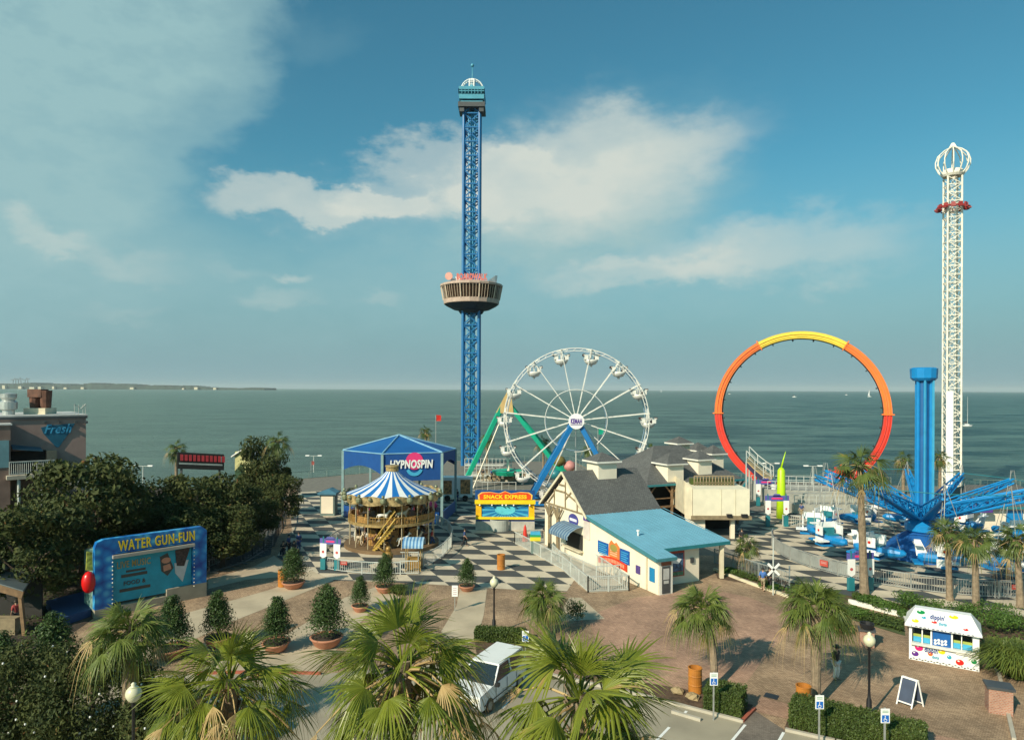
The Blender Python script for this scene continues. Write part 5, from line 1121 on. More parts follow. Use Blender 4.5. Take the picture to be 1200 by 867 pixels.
m = MB(); m.box(((x0 + x1) / 2, y1 - .4, (zb_ - .4) / 2), (x1 - x0 - .5, .2, zb_ - .4)); m.build('undercroft_shade', darkg, an)  # near black panel stands in for the shade below the annex
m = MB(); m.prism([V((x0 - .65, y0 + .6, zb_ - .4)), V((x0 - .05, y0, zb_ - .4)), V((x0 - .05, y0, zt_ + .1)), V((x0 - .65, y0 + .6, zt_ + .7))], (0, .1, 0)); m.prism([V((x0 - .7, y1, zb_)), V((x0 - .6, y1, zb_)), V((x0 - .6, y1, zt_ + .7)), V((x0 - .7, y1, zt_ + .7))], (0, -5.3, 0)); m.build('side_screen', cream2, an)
m = MB(); zt2 = zt_
for i in range(14): xx = x0 + .8 + (x1 - x0 - 1.6) * i / 13; m.box((xx, y0 + 2.5, zt2 + .5), (.12, .08, 1.0))
m.bar((x0 + .8, y0 + 2.5, zt2 + 1.0), (x1 - .8, y0 + 2.5, zt2 + 1.0), .12); m.bar((x0 + .8, y0 + 2.5, zt2 + .3), (x1 - .8, y0 + 2.5, zt2 + .3), .08); m.build('terrace_railing', wood2, an)
m = MB(); m.box(((x0 + x1) / 2, y0 + 3.4, zt2 + .35), (4.5, .8, .6)); m.build('terrace_planter', hedgem, an)
m = MB(); m.box((x0 + (x1 - x0) * .63, y0 - .25, zb_ + .05), (.5, .3, .3)); m.box((x1 - .6, y0 - .25, zb_ + .05), (.6, .3, .3)); m.each('floodlight', black, an)
# ---------------------------------------------------------------- stuff around the loop: station decks
def deck(name, pts, z0, z1, mm, lb, cat, n_rail=None):
    t = empty(name, sum(pts, V((0, 0, 0))) / len(pts), lb, cat); t.location.z = 0
    m = MB(); m.prism([V((p.x, p.y, z0)) for p in pts], (0, 0, z1 - z0)); m.build('deck', mm, t); return t
t = deck('station_deck', [V((33, 88, 0)), V((43, 86, 0)), V((43.5, 92, 0)), V((33, 94, 0))], 0, 2.2, mat('station_grey', (.34, .34, .3), .8), 'pale grey stepped station platform under the looping track', 'platform')
m = MB(); m.box((39, 84.6, .55), (9, 2.5, 1.1)); m.box((39, 86, 1.1), (9, 1.2, 2.0)); m.build('step', MATS['station_grey'], t)
m = MB()
for (xa, ya, xb, yb, z_) in ((33, 88, 43, 86, 2.2), (34.5, 83.3, 43.5, 83.3, 1.1), (33, 94, 43.5, 92, 2.2), (43.2, 86, 43.5, 92, 2.2)):
    p, q = V((xa, ya, z_)), V((xb, yb, z_)); m.bar(p + up * 1.1, q + up * 1.1, .08); m.bar(p + up * .6, q + up * .6, .05); k_ = int((q - p).length / .9)
    for i in range(k_ + 1): r_ = p.lerp(q, i / k_); m.bar(r_, r_ + up * 1.1, .07)
m.build('deck_railing', wr, t)
# curved entry ramp rails beside the ring
t = empty('loading_ramp', A(892, 565, 92), 'sloping loading ramp with white railings beside the red foot of the ring', 'ramp'); t.location.z = 0
pa = [A(875, 541, 92), A(885, 551, 91.5), (A(895, 559, 91)), A(904, 565, 90.5)]; pb_ = [p + V((1.3, 2.6, .35)) for p in pa]
m = MB()
for i in range(3): m.prism([pa[i], pa[i + 1], pb_[i + 1], pb_[i]], (0, 0, .15))
m.build('walkway', tanm, t); m = MB()
for i in range(3): m.prism([pa[i] - up * .7, pa[i + 1] - up * .7, pa[i + 1], pa[i]], (0, -.08, 0)); 
m.build('side_panel', mat('navy_panel', (.02, .02, .06), .5), t); m = MB()
for L_ in (pa, pb_):
    for i in range(3): m.bar(L_[i] + up * 1.5, L_[i + 1] + up * 1.5, .1); m.bar(L_[i] + up * .8, L_[i + 1] + up * .8, .05)
    for p in L_: m.bar(p, p + up * 1.5, .1)
for p in pa + pb_: m.bar(p, V((p.x, p.y, 0)), .18)
m.build('ramp_railing', wr, t)
# lime inflatable column
p = G(916, 607); m = MB(); zt_ = A(916, 548, p.y).z
m.tube([p, p + up * 2.5, p + up * (zt_ - .3), p + up * zt_], [.55, .5, .42, .2], 16); m.tube([p + up * zt_, p + V((.25, 0, zt_ + 1)), p + V((.5, 0, zt_ + 1.9))], [.12, .08, .03], 6); tag(m.build('inflatable_column', lime, base=True, smooth=True), 'bright lime green inflated column with a thin antenna tip', 'inflatable')
# terraces by the water (left of wheel) and snack tables
t = deck('waterfront_terrace', [A(548, 560, 112), A(625, 560, 110), A(625, 560, 118), A(548, 560, 120)], 0, .6, mat('terrace_stone', (.42, .38, .3), .8), 'low waterfront terrace crowded with tables below the tower', 'terrace')
m = MB(); rd = random.Random(3)
for i in range(16): x = rd.uniform(-5, 2.5); y = rd.uniform(108, 117); m.cyl((x, y, .6), (x, y, 1.3), .06); m.cyl((x, y, 1.3), (x, y, 1.36), .5); [m.box((x + math.cos(a) * .8, y + math.sin(a) * .8, .85), (.4, .4, .5)) for a in (0, 1.6, 3.1, 4.7)]
m.build('table', wood2, t); m = MB()
for z9, yy in ((2.1, 111), (3.2, 116)):
    p, q = A(545, 560, yy), A(600, 560, yy); p.z = q.z = z9; m.bar(p, q, .07); m.bar(p - up * .8, q - up * .8, .05); m.bar(p - up * 1.1, q - up * 1.1, .15, .3)
    for i in range(13): r_ = p.lerp(q, i / 12); m.bar(V((r_.x, r_.y, 0)), r_, .08)
    m.build('terrace_railing', wr, t); m = MB()
pass
fence(gs((553, 575), (572, 577), (605, 577)), 1.5, 'white railing of the queue just behind the snack stand', wr, pick=.9)
t = empty('food_truck', A(533, 570, 92), 'white catering trailer with orange pictures seen right of the blue pavilion', 'food trailer'); t.location.z = 0
p = A(536, 570, 92); m = MB(); m.box((p.x, 92, 1.9), (4.2, 2.2, 2.6)); m.build('body', whitesign, t); m = MB(); m.box((p.x - 1.2, 90.87, 1.9), (1.2, .04, 1.8)); m.box((p.x + 1.2, 90.87, 2.0), (1.3, .04, 1.9)); m.build('picture_panel', mat('food_picture', (.55, .25, .1), .5, var=.9, scale=4), t)
m = MB(); [m.cyl((p.x + s_, 90.9, .45), (p.x + s_, 91.2, .45), .42, n=14) for s_ in (-1.2, 1.2)]; m.each('wheel', black, t)
# ---------------------------------------------------------------- snack stand
SX, SY = A(592.5, 600, 72.7).x, 72.7; t = empty('snack_stand', (SX, SY, 0), 'blue and yellow snack stand with an orange SNACK EXPRESS crest', 'food stand')
f = Fr((SX, SY, 0), (1, 0, 0)); hw = 3.12
def zz(v): return H - (v - hor(592)) / F * SY
m = MB(); f.rect(m, -hw, zz(607), -hw + .6, zz(590), -.25, .0); f.rect(m, hw - .6, zz(607), hw, zz(590), -.25, 0); m.build('side_panel', mat('stand_yellow', rgb(236, 180, 10), .5), t)
m = MB(); f.rect(m, -hw, .9, hw, zz(608), -2.2, 0); m.build('plinth', royal, t); m = MB(); f.rect(m, -hw - .02, 0, hw + .02, .95, -2.2, .1); m.build('counter_front', mat('counter_grey', (.42, .4, .36), .6), t)
m = MB(); f.rect(m, -hw, zz(608), hw, zz(605.5), -.1, .22); m.build('shelf', yellow, t)
m = MB(); f.rect(m, -hw + .6, zz(606), hw - .6, zz(589), -.3, -.12); bk = m.build('back_panel', mat('panel_blue', rgb(10, 110, 170), .5), t)
m = MB()
for i in range(26):
    a_ = 2 * math.pi * i / 26; ca_, sa_ = math.cos(a_), math.sin(a_); cx, cy = 0, (zz(606) + zz(589)) / 2; hx, hy = hw - .62, (zz(589) - zz(606)) / 2 - .02
    k_ = min(hx / max(abs(ca_), 1e-6), hy / max(abs(sa_), 1e-6)); f.poly(m, [(cx + ca_ * .3, cy + sa_ * .15), (cx + math.cos(a_ + .05) * k_ * .98, cy + math.sin(a_ + .05) * k_ * .98), (cx + math.cos(a_ - .05) * k_ * .98, cy + math.sin(a_ - .05) * k_ * .98)], -.12, -.1)
m.build('ray', skyblue2, bk); m = MB(); f.poly(m, oval(0, (zz(606) + zz(589)) / 2, 1.1, .5, 24), -.1, -.085); m.build('glow_disc', mat('pale_cyan', rgb(90, 195, 215), .5), bk)
m = MB(); f.rect(m, -hw - .1, zz(590), hw + .1, zz(585.5), -.1, .3); m.build('header', yellow, t)
m = MB(); f.rect(m, -hw - .08, zz(586), hw + .08, zz(574.5), -.25, -.1); m.build('fascia_board', mat('fascia_blue', rgb(14, 70, 130), .5), t)
def crest(k): return [(-2.7 * k, zz(585)), (-2.75 * k, zz(580)), (-2.4 * k, zz(577.5) + (k - 1)), (-1.5 * k, zz(577) + (k - 1)), (-.6 * k, zz(578.5) + (k - 1) * .6), (0, zz(576) + (k - 1)), (.6 * k, zz(578.5) + (k - 1) * .6), (1.5 * k, zz(577) + (k - 1)), (2.4 * k, zz(577.5) + (k - 1)), (2.75 * k, zz(580)), (2.7 * k, zz(585))]
m = MB(); f.poly(m, crest(1.06), -.1, -.04); m.build('crest_border', mat('crest_gold', rgb(240, 190, 90), .5), t); m = MB(); f.poly(m, crest(1.0), -.1, 0); cr_ = m.build('crest', mat('crest_orange', rgb(222, 70, 20), .5), t)
text(f, 'SNACK EXPRESS', -2.3, zz(584.3), 2.3, zz(579.6), .01, yellow, cr_, bold=.04)
m = MB(); f.poly(m, [(-hw - .1, zz(586)), (hw + .1, zz(586)), (hw, zz(580)), (-hw, zz(580))], -2.4, -.25); m.build('roof', mat('stand_roof', rgb(20, 110, 140), .6), t)
m = MB(); [m.cyl(f.p(x, zz(592), .05), f.p(x, zz(591), .35), .08) for x in (-1.4, -.3, .1, .9, 2.6, -2.7)]; m.each('spot_lamp', whitesign, t)
m = MB(); n_ = 12; 
for i in range(n_): a, b = math.pi * i / n_, math.pi * (i + 1) / n_; m.add([f.p(1.0 * math.cos(x) - .5, d_ * 1.5 * 1 + 0, .2 + d_) if 0 else f.p(-.6 + 1.0 * math.cos(x), z_, .15 + .75 * math.sin(x)) for x in (a, b) for z_ in (.0, 1.2)], [(0, 2, 3, 1)])
m.build('curved_screen', mat('cloudy_plastic', (.4, .42, .38), .3), t)
# ---------------------------------------------------------------- water game booth
g0, g1_ = G(112, 725), G(243, 698); t = empty('water_game_booth', (g0 + g1_) / 2, 'big blue booth front reading WATER GUN-FUN', 'game booth')
f = Fr(g0, g1_ - g0); Wd = (g1_ - g0).length; m = MB(); hh = 5.05
pts = [(0, 0), (1.05, 0), (1.05, 4.0), (Wd - .95, 3.85), (Wd - .95, 0), (Wd, 0), (Wd, hh - .25), (Wd - .3, hh), (.5, hh), (.12, hh - .15), (0, hh - .5)]
f.poly(m, [(0, .55), (1.05, .55), (1.05, 4.0), (0, 4.0)], -.5, 0); f.poly(m, [(Wd - .95, 1.0), (Wd, 1.0), (Wd, 4.0), (Wd - .95, 4.0)], -.5, 0); f.poly(m, [(0, 4.0), (Wd, 4.0), (Wd, hh - .3), (Wd - .35, hh), (.5, hh), (.12, hh - .15), (0, hh - .5)], -.5, 0)
def wave_fn(t_, b):
    n = t_.nodes; l = t_.links; tcc = n.new('ShaderNodeTexCoord'); vo = n.new('ShaderNodeTexVoronoi'); vo.inputs['Scale'].default_value = 2.0; no = n.new('ShaderNodeTexNoise'); no.inputs['Scale'].default_value = 1.3; no.inputs['Detail'].default_value = 4
    va = n.new('ShaderNodeMix'); va.data_type = 'VECTOR'; va.inputs[0].default_value = .12; l.new(tcc.outputs['Object'], va.inputs[4]); l.new(no.outputs['Color'], va.inputs[5]); l.new(va.outputs[1], vo.inputs['Vector']); l.new(tcc.outputs['Object'], no.inputs['Vector'])
    cr = n.new('ShaderNodeValToRGB'); e = cr.color_ramp.elements; e[0].color = (*rgb(90, 185, 215), 1); e[1].color = (*rgb(8, 60, 140), 1); e[1].position = .9; x = e.new(.45); x.color = (*rgb(20, 115, 185), 1); l.new(vo.outputs[0], cr.inputs[0]); l.new(cr.outputs[0], b.inputs['Base Color'])
m.build('wave_frame', xmat('painted_waves', wave_fn, .45), t)
m = MB(); f.rect(m, 0, 0, Wd, .55, -.5, .02); f.rect(m, Wd * .62, .55, Wd, 1.0, -.5, .02); m.build('base_wall', mat('booth_base', (.32, .28, .21), .8), t)
m = MB(); f.rect(m, 1.08, .75, Wd - .98, 3.75, -.3, -.22); bd = m.build('poster', mat('poster_teal', rgb(24, 150, 176), .5), t)
m = MB(); f.rect(m, 1.0, 3.75, Wd - .9, 3.95, -.1, .25); m.build('shutter_rail', mat('shutter_grey', (.35, .32, .28), .5), t)
yel = mat('hot_yellow', rgb(235, 200, 30), .45); text(f, 'WATER GUN-FUN', 1.35, 4.15, Wd - .85, 4.85, .05, yel, t, bold=.025, space=1.15)
m = MB(); f.rect(m, 1.3, 4.08, Wd - .8, 4.12, .0, .02); m.build('title_underline', royal, t)
dl = mat('poster_brown', (.05, .05, .045), .5); text(f, 'LIVE MUSIC', 1.35, 2.95, 3.4, 3.4, -.2, mat('poster_gold', (.4, .3, .1), .5), bd); text(f, 'FOOD &', 1.75, 1.75, 3.1, 2.05, -.2, dl, bd); m = MB(); f.rect(m, 1.6, 2.3, 3.2, 2.5, -.22, -.2); f.rect(m, 1.9, 2.6, 3.1, 2.75, -.22, -.2); f.rect(m, 1.5, 1.35, 3.4, 1.55, -.22, -.2); m.build('poster_text_line', dl, bd)
m = MB(); f.poly(m, [(4.0, 3.3), (4.5, 3.5), (4.9, 2.4), (4.5, 1.9), (4.1, 2.3)], -.22, -.19); m.build('poster_photo', dl, bd); m = MB(); f.poly(m, oval(4.4, 3.0, .3, .2), -.19, -.17); f.poly(m, [(4.25, 2.25), (4.75, 2.35), (4.65, 2.75), (4.2, 2.65)], -.19, -.17); m.build('poster_food', mat('poster_salmon', (.5, .22, .14), .5), bd)
m = MB(); f.poly(m, [(4.95, 2.7), (5.9, 2.8), (5.5, 1.3), (5.0, 2.0)], -.2, -.17); m.build('poster_paper', mat('paper_grey', (.5, .5, .5), .6), bd); m = MB(); f.poly(m, [(5.0, 3.6), (6.0, 3.65), (5.6, 2.4), (5.1, 2.5)], -.22, -.16); m.build('poster_photo', mat('black_keys', (.05, .03, .03), .5, var=.9, scale=8), bd)
bulbs = MB()
for i in range(11): bulbs.ball(f.p(1.02, .8 + i * .27, .04), .05, 6); bulbs.ball(f.p(Wd - .88, .9 + i * .27, .04), .05, 6)
bulbs.build('bulb', MATS['bulb_glass'], t)
m = MB(); m.prism([f.p(0, .4, -.5), f.p(0, .4, -2.6), f.p(0, 4.0, -2.6), f.p(0, 4.6, -.5)], f.x * .1); m.build('side_wall', mat('booth_side', (.2, .35, .3), .6, var=.6, scale=2), t); m = MB(); m.prism([f.p(0, 4.5, -.5), f.p(Wd, 4.5, -.5), f.p(Wd, 4.0, -2.7), f.p(0, 4.0, -2.7)], up * .1); m.build('roof', dkgrey, t)
m = MB(); m.ball(f.p(-.3, 2.4, -.2), .42, 14, 1.7); m.build('balloon_target', mat('balloon_red', rgb(205, 25, 25), .3), t, True); m = MB(); f.poly(m, [(-.45, 3.2), (-.05, 3.1), (-.1, 4.3), (-.4, 4.4)], -.3, -.2); m.build('painted_fish', mat('fish_yellow', (.5, .5, .08), .5, var=.7, scale=5), t)
# low blue platform beside the booth
m = MB(); m.prism(gs((55, 712), (104, 700), (108, 722), (70, 735)), (0, 0, .5)); tag(m.build('stage', mat('stage_blue', (.02, .06, .16), .6), base=True), 'low dark blue stage just left of the water game booth', 'stage')
# ---------------------------------------------------------------- building at the upper left
BY = 60; t = empty('brick_restaurant', A(40, 520, 62) * 1.0, 'flat roofed pinkish brown building painted with a blue Fresh sign', 'building'); t.location.z = 0
p = A(101, 487, BY); q = A(-60, 495, 54); d_ = V((p.x - q.x, p.y - q.y, 0)); f = Fr(V((q.x, q.y, 0)), d_); L_ = d_.length; zt = p.z
brk = xmat('pink_brown_brick', brick_fn((.23, .155, .13), (.27, .185, .155), (.2, .15, .13), 3, rot=0, patch=.12), .85)
m = MB(); f.rect(m, 0, 0, L_, zt, -9, 0); m.build('wall', mat('pink_brown_render', (.33, .225, .195), .85, var=.12), t)
m = MB(); f.rect(m, -.1, zt, L_ + .1, zt + .12, -9.1, .08); m.build('roof', mat('white_roofing', (.5, .5, .48), .7), t); m = MB(); f.rect(m, -.1, zt - .22, L_ + .1, zt, .002, .1); m.build('roof_edge', dkgrey, t)
def fx(u): k = (u - 600) / F; return (k * f.o.y - f.o.x) / (f.x.x - k * f.x.y)
def fz(u, v): x = fx(u); Y = f.o.y + f.x.y * x; return H - (v - hor(u)) / F * Y
m = MB(); f.poly(m, [(fx(48), fz(48, 501)), (fx(51), fz(51, 508)), (fx(66), fz(66, 524)), (fx(69), fz(69, 524)), (fx(82), fz(82, 506)), (fx(88), fz(88, 496)), (fx(60), fz(60, 498))], .0, .06); sg = m.build('painted_sign', mat('sign_teal', rgb(26, 96, 122), .6), t)
text(f, 'Fresh', fx(52), fz(52, 508), fx(84), fz(84, 496.5), .08, skyblue2, sg, shear=.35, bold=.02)
m = MB(); [f.rect(m, fx(u) - .1, fz(u, 494.5) - .1, fx(u) + .1, fz(u, 494.5) + .1, 0, .3) for u in (53, 70, 89, 101)]; m.each('wall_lamp', dkgrey, t)
def rtop(u, dd): return f.p(fx(u), zt, dd)
m = MB(); c_ = rtop(52, -3); m.box((c_.x, c_.y, zt + .35), (1.9, 1.5, .6)); m.build('duct_base', cream2, t); m = MB()
for o_ in (-.45, .5): m.tube([c_ + V((o_, 0, .5)), c_ + V((o_, 0, 2.2))], [.4, .5], 10)
m.box((c_.x - .2, c_.y, zt + 1.95), (1.2, 1.0, .7)); m.build('rusty_duct', mat('rusty_metal', (.12, .05, .03), .7, var=.5, scale=2), t)
c_ = rtop(13, -2.5); m = MB(); m.lathe([(.45, 0), (.45, .5), (.65, .6), (.65, 1.2), (.45, 1.35), (.6, 1.6), (.6, 1.9), (.1, 2.0)], 18, c_); m.build('roof_fan', mat('galvanised', (.5, .52, .5), .35, .5), t)
m = MB(); 
for u in (88, 93, 98, 101): c_ = rtop(u, -.3); m.bar(c_, c_ + up * 1.0, .03)
m.tube([rtop(88, -.3) + up * 1.0, rtop(95, -.3) + up * .6, rtop(101, -.3) + up * 1.0], .03, 4); m.build('roof_aerial', rail, t)
fl = Fr(f.p(fx(-40), 0, 2.2), f.x); m = MB(); x1 = fx(10) - fx(-40); z_ = fz(8, 497); fl.rect(m, 0, 0, x1, z_, -2.2, 0); m.build('front_wing', mat('wing_brown', (.22, .15, .125), .85), t)
m = MB(); fl.rect(m, 0, z_ - .0, x1 + .1, z_ + .12, -2.2, .08); m.build('wing_roof', MATS['white_roofing'], t); m = MB(); fl.rect(m, 0, fz(5, 545), x1 - .1, fz(5, 514), 0, .05); m.build('window_band', mat('pale_blue_glass', (.16, .3, .34), .3), t)
m = MB(); m.prism([f.p(fx(13), fz(13, 522), 0), f.p(fx(48), fz(48, 525), 0), f.p(fx(48), fz(48, 527), 1.8), f.p(fx(13), fz(13, 525), 1.8)], (0, 0, .08)); m.build('blue_awning', mat('slate_awning', (.07, .13, .17), .7), t)
m = MB(); f.rect(m, fx(13), fz(13, 551), fx(54), fz(54, 527), 0, .04); m.build('dark_doorway', darkg, t); m = MB(); f.rect(m, fx(54), fz(54, 545), fx(66), fz(66, 527), 0, .5); m.build('service_box', mat('warm_box', (.45, .3, .2), .7), t)
m = MB(); zf = fz(30, 551) - .1; f.rect(m, fx(5), zf - .3, fx(60), zf, 0, 3.0); m.build('balcony', concrete, t); m = MB()
a_, b_ = f.p(fx(8), zf, 2.9), f.p(fx(60), zf, 2.9); e_ = b_ + f.x * 3.2 - up * 2.6
for p, q in ((a_, b_), (b_, e_)):
    m.bar(p + up * 1.1, q + up * 1.1, .08); m.bar(p + up * .15, q + up * .15, .05)
    for i in range(22): r_ = p.lerp(q, i / 22); m.bar(r_ + up * .1, r_ + up * 1.1, .03)
m.build('balcony_railing', wr, t); m = MB(); m.bar(b_ - up * .15, e_ - up * .15, 1.0, .3); m.build('stair_flight', concrete, t); m = MB()
for u in (19, 45): c_ = f.p(fx(u), 0, 2.8); m.cyl(c_, c_ + up * zf, .12)
m.each('balcony_post', wr, t)
# grey roofed stall at the left edge
t = empty('grey_roofed_stall', G(15, 745), 'open wooden stall with a sloping grey metal roof at the left edge', 'stall')
p0, p1, p2, p3 = A(-40, 640, 46), A(44, 670, 46), A(28, 694, 41), A(-60, 668, 41); m = MB(); m.prism([p3, p2, p1, p0], (0, 0, .12)); m.build('roof', mat('grey_metal_roof', (.16, .19, .2), .5, .3), t)
m = MB(); [m.bar(V((p.x * .99, p.y, 0)), p * 1.0 - up * .02, .2) for p in (p2 + V((-.4, .3, 0)), p1 + V((-.4, -.3, 0)))]; m.each('post', wood, t); m = MB(); q = p2 + V((-.7, .3, 0)); m.box((q.x - 2, q.y + .3, .5), (4, .6, 1.0)); m.build('counter', wood2, t); m = MB(); m.box((q.x - 2.4, q.y + 3, p2.z / 2 - .1), (4, .1, p2.z - .3)); m.build('back_wall', darkg, t)
m = MB(); m.bar(p2 + V((0, 0, -.15)), p3 + V((0, 0, -.15)), .1, .4); m.build('fascia', wood, t)
# billboard and hut above the oaks
t = empty('letter_sign', A(235, 545, 84), 'black billboard with red letters standing over the oaks', 'sign'); t.location.z = 0
f = Fr(A(208, 547, 83), A(263, 549, 86) - A(208, 547, 83)); f.o.z = A(208, 549, 83).z; Lw = (A(263, 549, 86) - A(208, 547, 83)).length; m = MB(); f.rect(m, 0, 0, Lw, 2.0, -.3, 0); m.build('board', mat('sign_black', (.02, .02, .018), .6), t)
text(f, 'LANDRYS', .3, 1.0, Lw - .9, 1.7, .03, mat('neon_red', (.55, .05, .06), .4), t) if False else None
m = MB(); rd = random.Random(8)
for i in range(11): x = .35 + i * .48; f.rect(m, x, 1.0, x + .32, 1.75, 0, .06)
m.build('red_letter', mat('letter_red', (.5, .05, .06), .4), t); m = MB(); f.rect(m, .2, .55, Lw - .2, .75, 0, .04); f.rect(m, Lw - .7, 1.0, Lw - .3, 1.7, 0, .05); m.build('letter_strip', mat('pale_strip', (.35, .4, .38), .5), t)
m = MB(); [m.bar(f.p(x, -f.o.z, -.2), f.p(x, 0, -.2), .2) for x in (.5, Lw - .5)]; m.each('post', dkgrey, t)
t = empty('shore_hut', A(281, 545, 88), 'small cream hut with a white roof edge half hidden by the tall oak', 'hut'); t.location.z = 0
a_, b_ = A(276, 546, 88), A(290, 546, 88); m = MB(); m.box((a_.x + 1, 89, 3), (2.0, 2.2, 7.6)); m.build('wall', mat('hut_yellow', (.5, .48, .22), .7), t); zr = A(280, 530, 88).z; m = MB(); m.prism([V((a_.x - .4, 87.6, zr - .6)), V((a_.x + 1, 87.6, zr + .3)), V((a_.x + 1, 90.4, zr + .3)), V((a_.x - .4, 90.4, zr - .6))], (0, 0, .15)); m.prism([V((a_.x + 1, 87.6, zr + .3)), V((a_.x + 2.6, 87.6, zr - .4)), V((a_.x + 2.6, 90.4, zr - .4)), V((a_.x + 1, 90.4, zr + .3))], (0, 0, .15)); m.build('roof', whitesign, t)
# right side building behind the star
t = empty('ticket_house', A(1160, 605, 74), 'low house with a grey roof and blue shutter behind the star arms', 'building'); t.location.z = 0
a_ = A(1140, 610, 70); m = MB(); m.box((a_.x + 3.2, 73, 1.6), (9.5, 6, 3.2)); m.build('wall', cream, t); m = MB(); m.add([V((a_.x - 2, 69.4, 3.2)), V((a_.x + 8.5, 69.4, 3.2)), V((a_.x + 8.5, 76.6, 3.2)), V((a_.x - 2, 76.6, 3.2)), V((a_.x + 1.5, 73, 5)), V((a_.x + 7, 73, 5))], [(0, 1, 5, 4), (1, 2, 5), (2, 3, 4, 5), (3, 0, 4), (0, 3, 2, 1)]); m.build('roof', shingle, t)
m = MB(); m.box((a_.x + 4.3, 69.96, 1.6), (1.7, .08, 2.4)); m.build('shutter', skyblue, t); m = MB(); m.bar((a_.x - 2, 69.38, 3.15), (a_.x + 8.5, 69.38, 3.15), .08, .22); m.build('gutter', teal, t); m = MB(); m.box((a_.x - .5, 69.1, 3.1), (3.4, .8, .6)); m.build('purple_awning', purple, t)
HAZE = .00005
# ---------------------------------------------------------------- lamp posts
def lamp(loc, h, lb, r=.24):
    t = empty('lamp_post', loc, lb, 'street lamp', 'black lamp posts with globes'); c = V(loc)
    m = MB(); m.lathe([(.2, 0), (.2, .15), (.13, .3), (.11, .8), (.07, .9), (.055, 1.2), (.05, h - .2), (.09, h - .15), (.05, h - .05), (.13, h), (.1, h + .06)], 12, c); m.build('pole', black, t, True)
    m = MB(); m.lathe([(.1, h), (r * .75, h + .07), (r * 1.05, h + .2), (r * 1.1, h + .3), (r * .95, h + .42), (r * .55, h + .52), (r * .3, h + .55), (.09, h + .62), (.02, h + .68)], 18, c); m.build('globe', globem, t, True)
lamp(G(1020, 840), 3.25, 'black lamp post with a cream globe rising out of the right hand hedge'); lamp(G(580, 742), 2.85, 'black lamp post with a cream globe at the edge of the checkered plaza'); lamp(G(158, 960), 4.1, 'lamp post whose cream globe floats over the dark bushes at bottom left')
def shorelamp(u, v, Y, lb, col_=wr):
    p = A(u, v, Y); t = empty('shore_lamp', (p.x, p.y, 0), lb, 'street lamp', 'white twin arm lamps at the shore'); m = MB(); b = V((p.x, p.y, 0)); m.cyl(b, b + up * p.z, .09, .06, 8); m.bar(p - V((1.1, 0, 0)), p + V((1.1, 0, 0)), .07); m.build('pole', col_, t)
    m = MB(); [m.box((p.x + s_ * 1.1, p.y, p.z + .05), (.7, .35, .18)) for s_ in (-1, 1)]; m.each('lamp_head', whitesign, t)
shorelamp(368, 534, 122, 'white twin lamp left of the blue pavilion'); shorelamp(953, 546, 108, 'white twin lamp seen through the middle of the ring'); shorelamp(903, 543, 110, 'white twin lamp seen through the left of the ring'); shorelamp(168, 546, 100, 'white twin lamp at the water above the oaks, left of the billboard')
# ---------------------------------------------------------------- accessible parking signs
for (u, v, lb) in ((617, 745, 'accessible parking sign in the gap between the lamp post and the bright palm'), (838, 795, 'accessible parking sign against the curved palm trunk'), (962, 822, 'accessible parking sign left of the lamp post in the hedge'), (1039, 838, 'accessible parking sign right of the lamp post in the hedge')):
    Y = 13.1 * F / (v - hor(u)); p = A(u, v, Y); t = empty('parking_sign', (p.x, p.y, 0), lb, 'sign', 'accessible parking signs'); f = Fr((p.x, p.y, p.z - .3), (1, 0, 0)); m = MB(); m.bar((p.x, p.y + .04, 0), (p.x, p.y + .04, 2.2), .06); m.build('post', rail, t)
    m = MB(); f.rect(m, -.18, 0, .18, .58, -.01, .012); m.build('plate', whitesign, t); m = MB(); f.rect(m, -.14, .04, .14, .32, .012, .02); sy = m.build('blue_square', mat('sign_blue', rgb(10, 100, 190), .4), t)
    m = MB(); f.poly(m, oval(-.01, .275, .022, .022, 10), .02, .026); f.rect(m, -.022, .17, .0, .25, .02, .026); f.rect(m, -.02, .15, .06, .17, .02, .026); f.rect(m, .045, .09, .065, .16, .02, .026)
    for i in range(10): a_ = R(110 + 24 * i); b_ = R(134 + 24 * i); f.poly(m, [(.055 * math.cos(x) * k, .13 + .055 * math.sin(x) * k) for x, k in ((a_, 1), (b_, 1), (b_, 1.35), (a_, 1.35))][::1], .02, .026)
    m.build('wheelchair_symbol', whitesign, sy)
    m = MB(); f.rect(m, -.12, .42, .12, .44, .012, .018); f.rect(m, -.12, .48, .12, .5, .012, .018); m.build('green_text_line', mat('sign_green', (.05, .25, .12), .5), t)
# ---------------------------------------------------------------- barrels
def barrel(g, lb, sc=1):
    t = empty('litter_barrel', g, lb, 'litter bin', 'orange barrel bins'); m = MB(); m.lathe([(.3, 0), (.33, .04), (.33, .38), (.345, .4), (.345, .44), (.33, .46), (.33, .82), (.345, .84), (.345, .88), (.33, .9), (.33, 1.18), (.35, 1.2), (.35, 1.25), (.3, 1.25), (.29, .9)], 22, g); m.build('barrel', orangebin, t)
    m = MB(); m.lathe([(.29, .92), (.001, .92)], 16, g); m.build('opening', darkg, t)
barrel(G(816, 811), 'orange barrel bin standing left of the curved palm and hedge'); barrel(G(588, 667), 'orange barrel bin in the middle of the checkered paving'); barrel(G(332, 687), 'orange barrel bin next to a potted evergreen by the railway'); barrel(G(943, 834), 'orange barrel bin mostly hidden behind the long hedge')
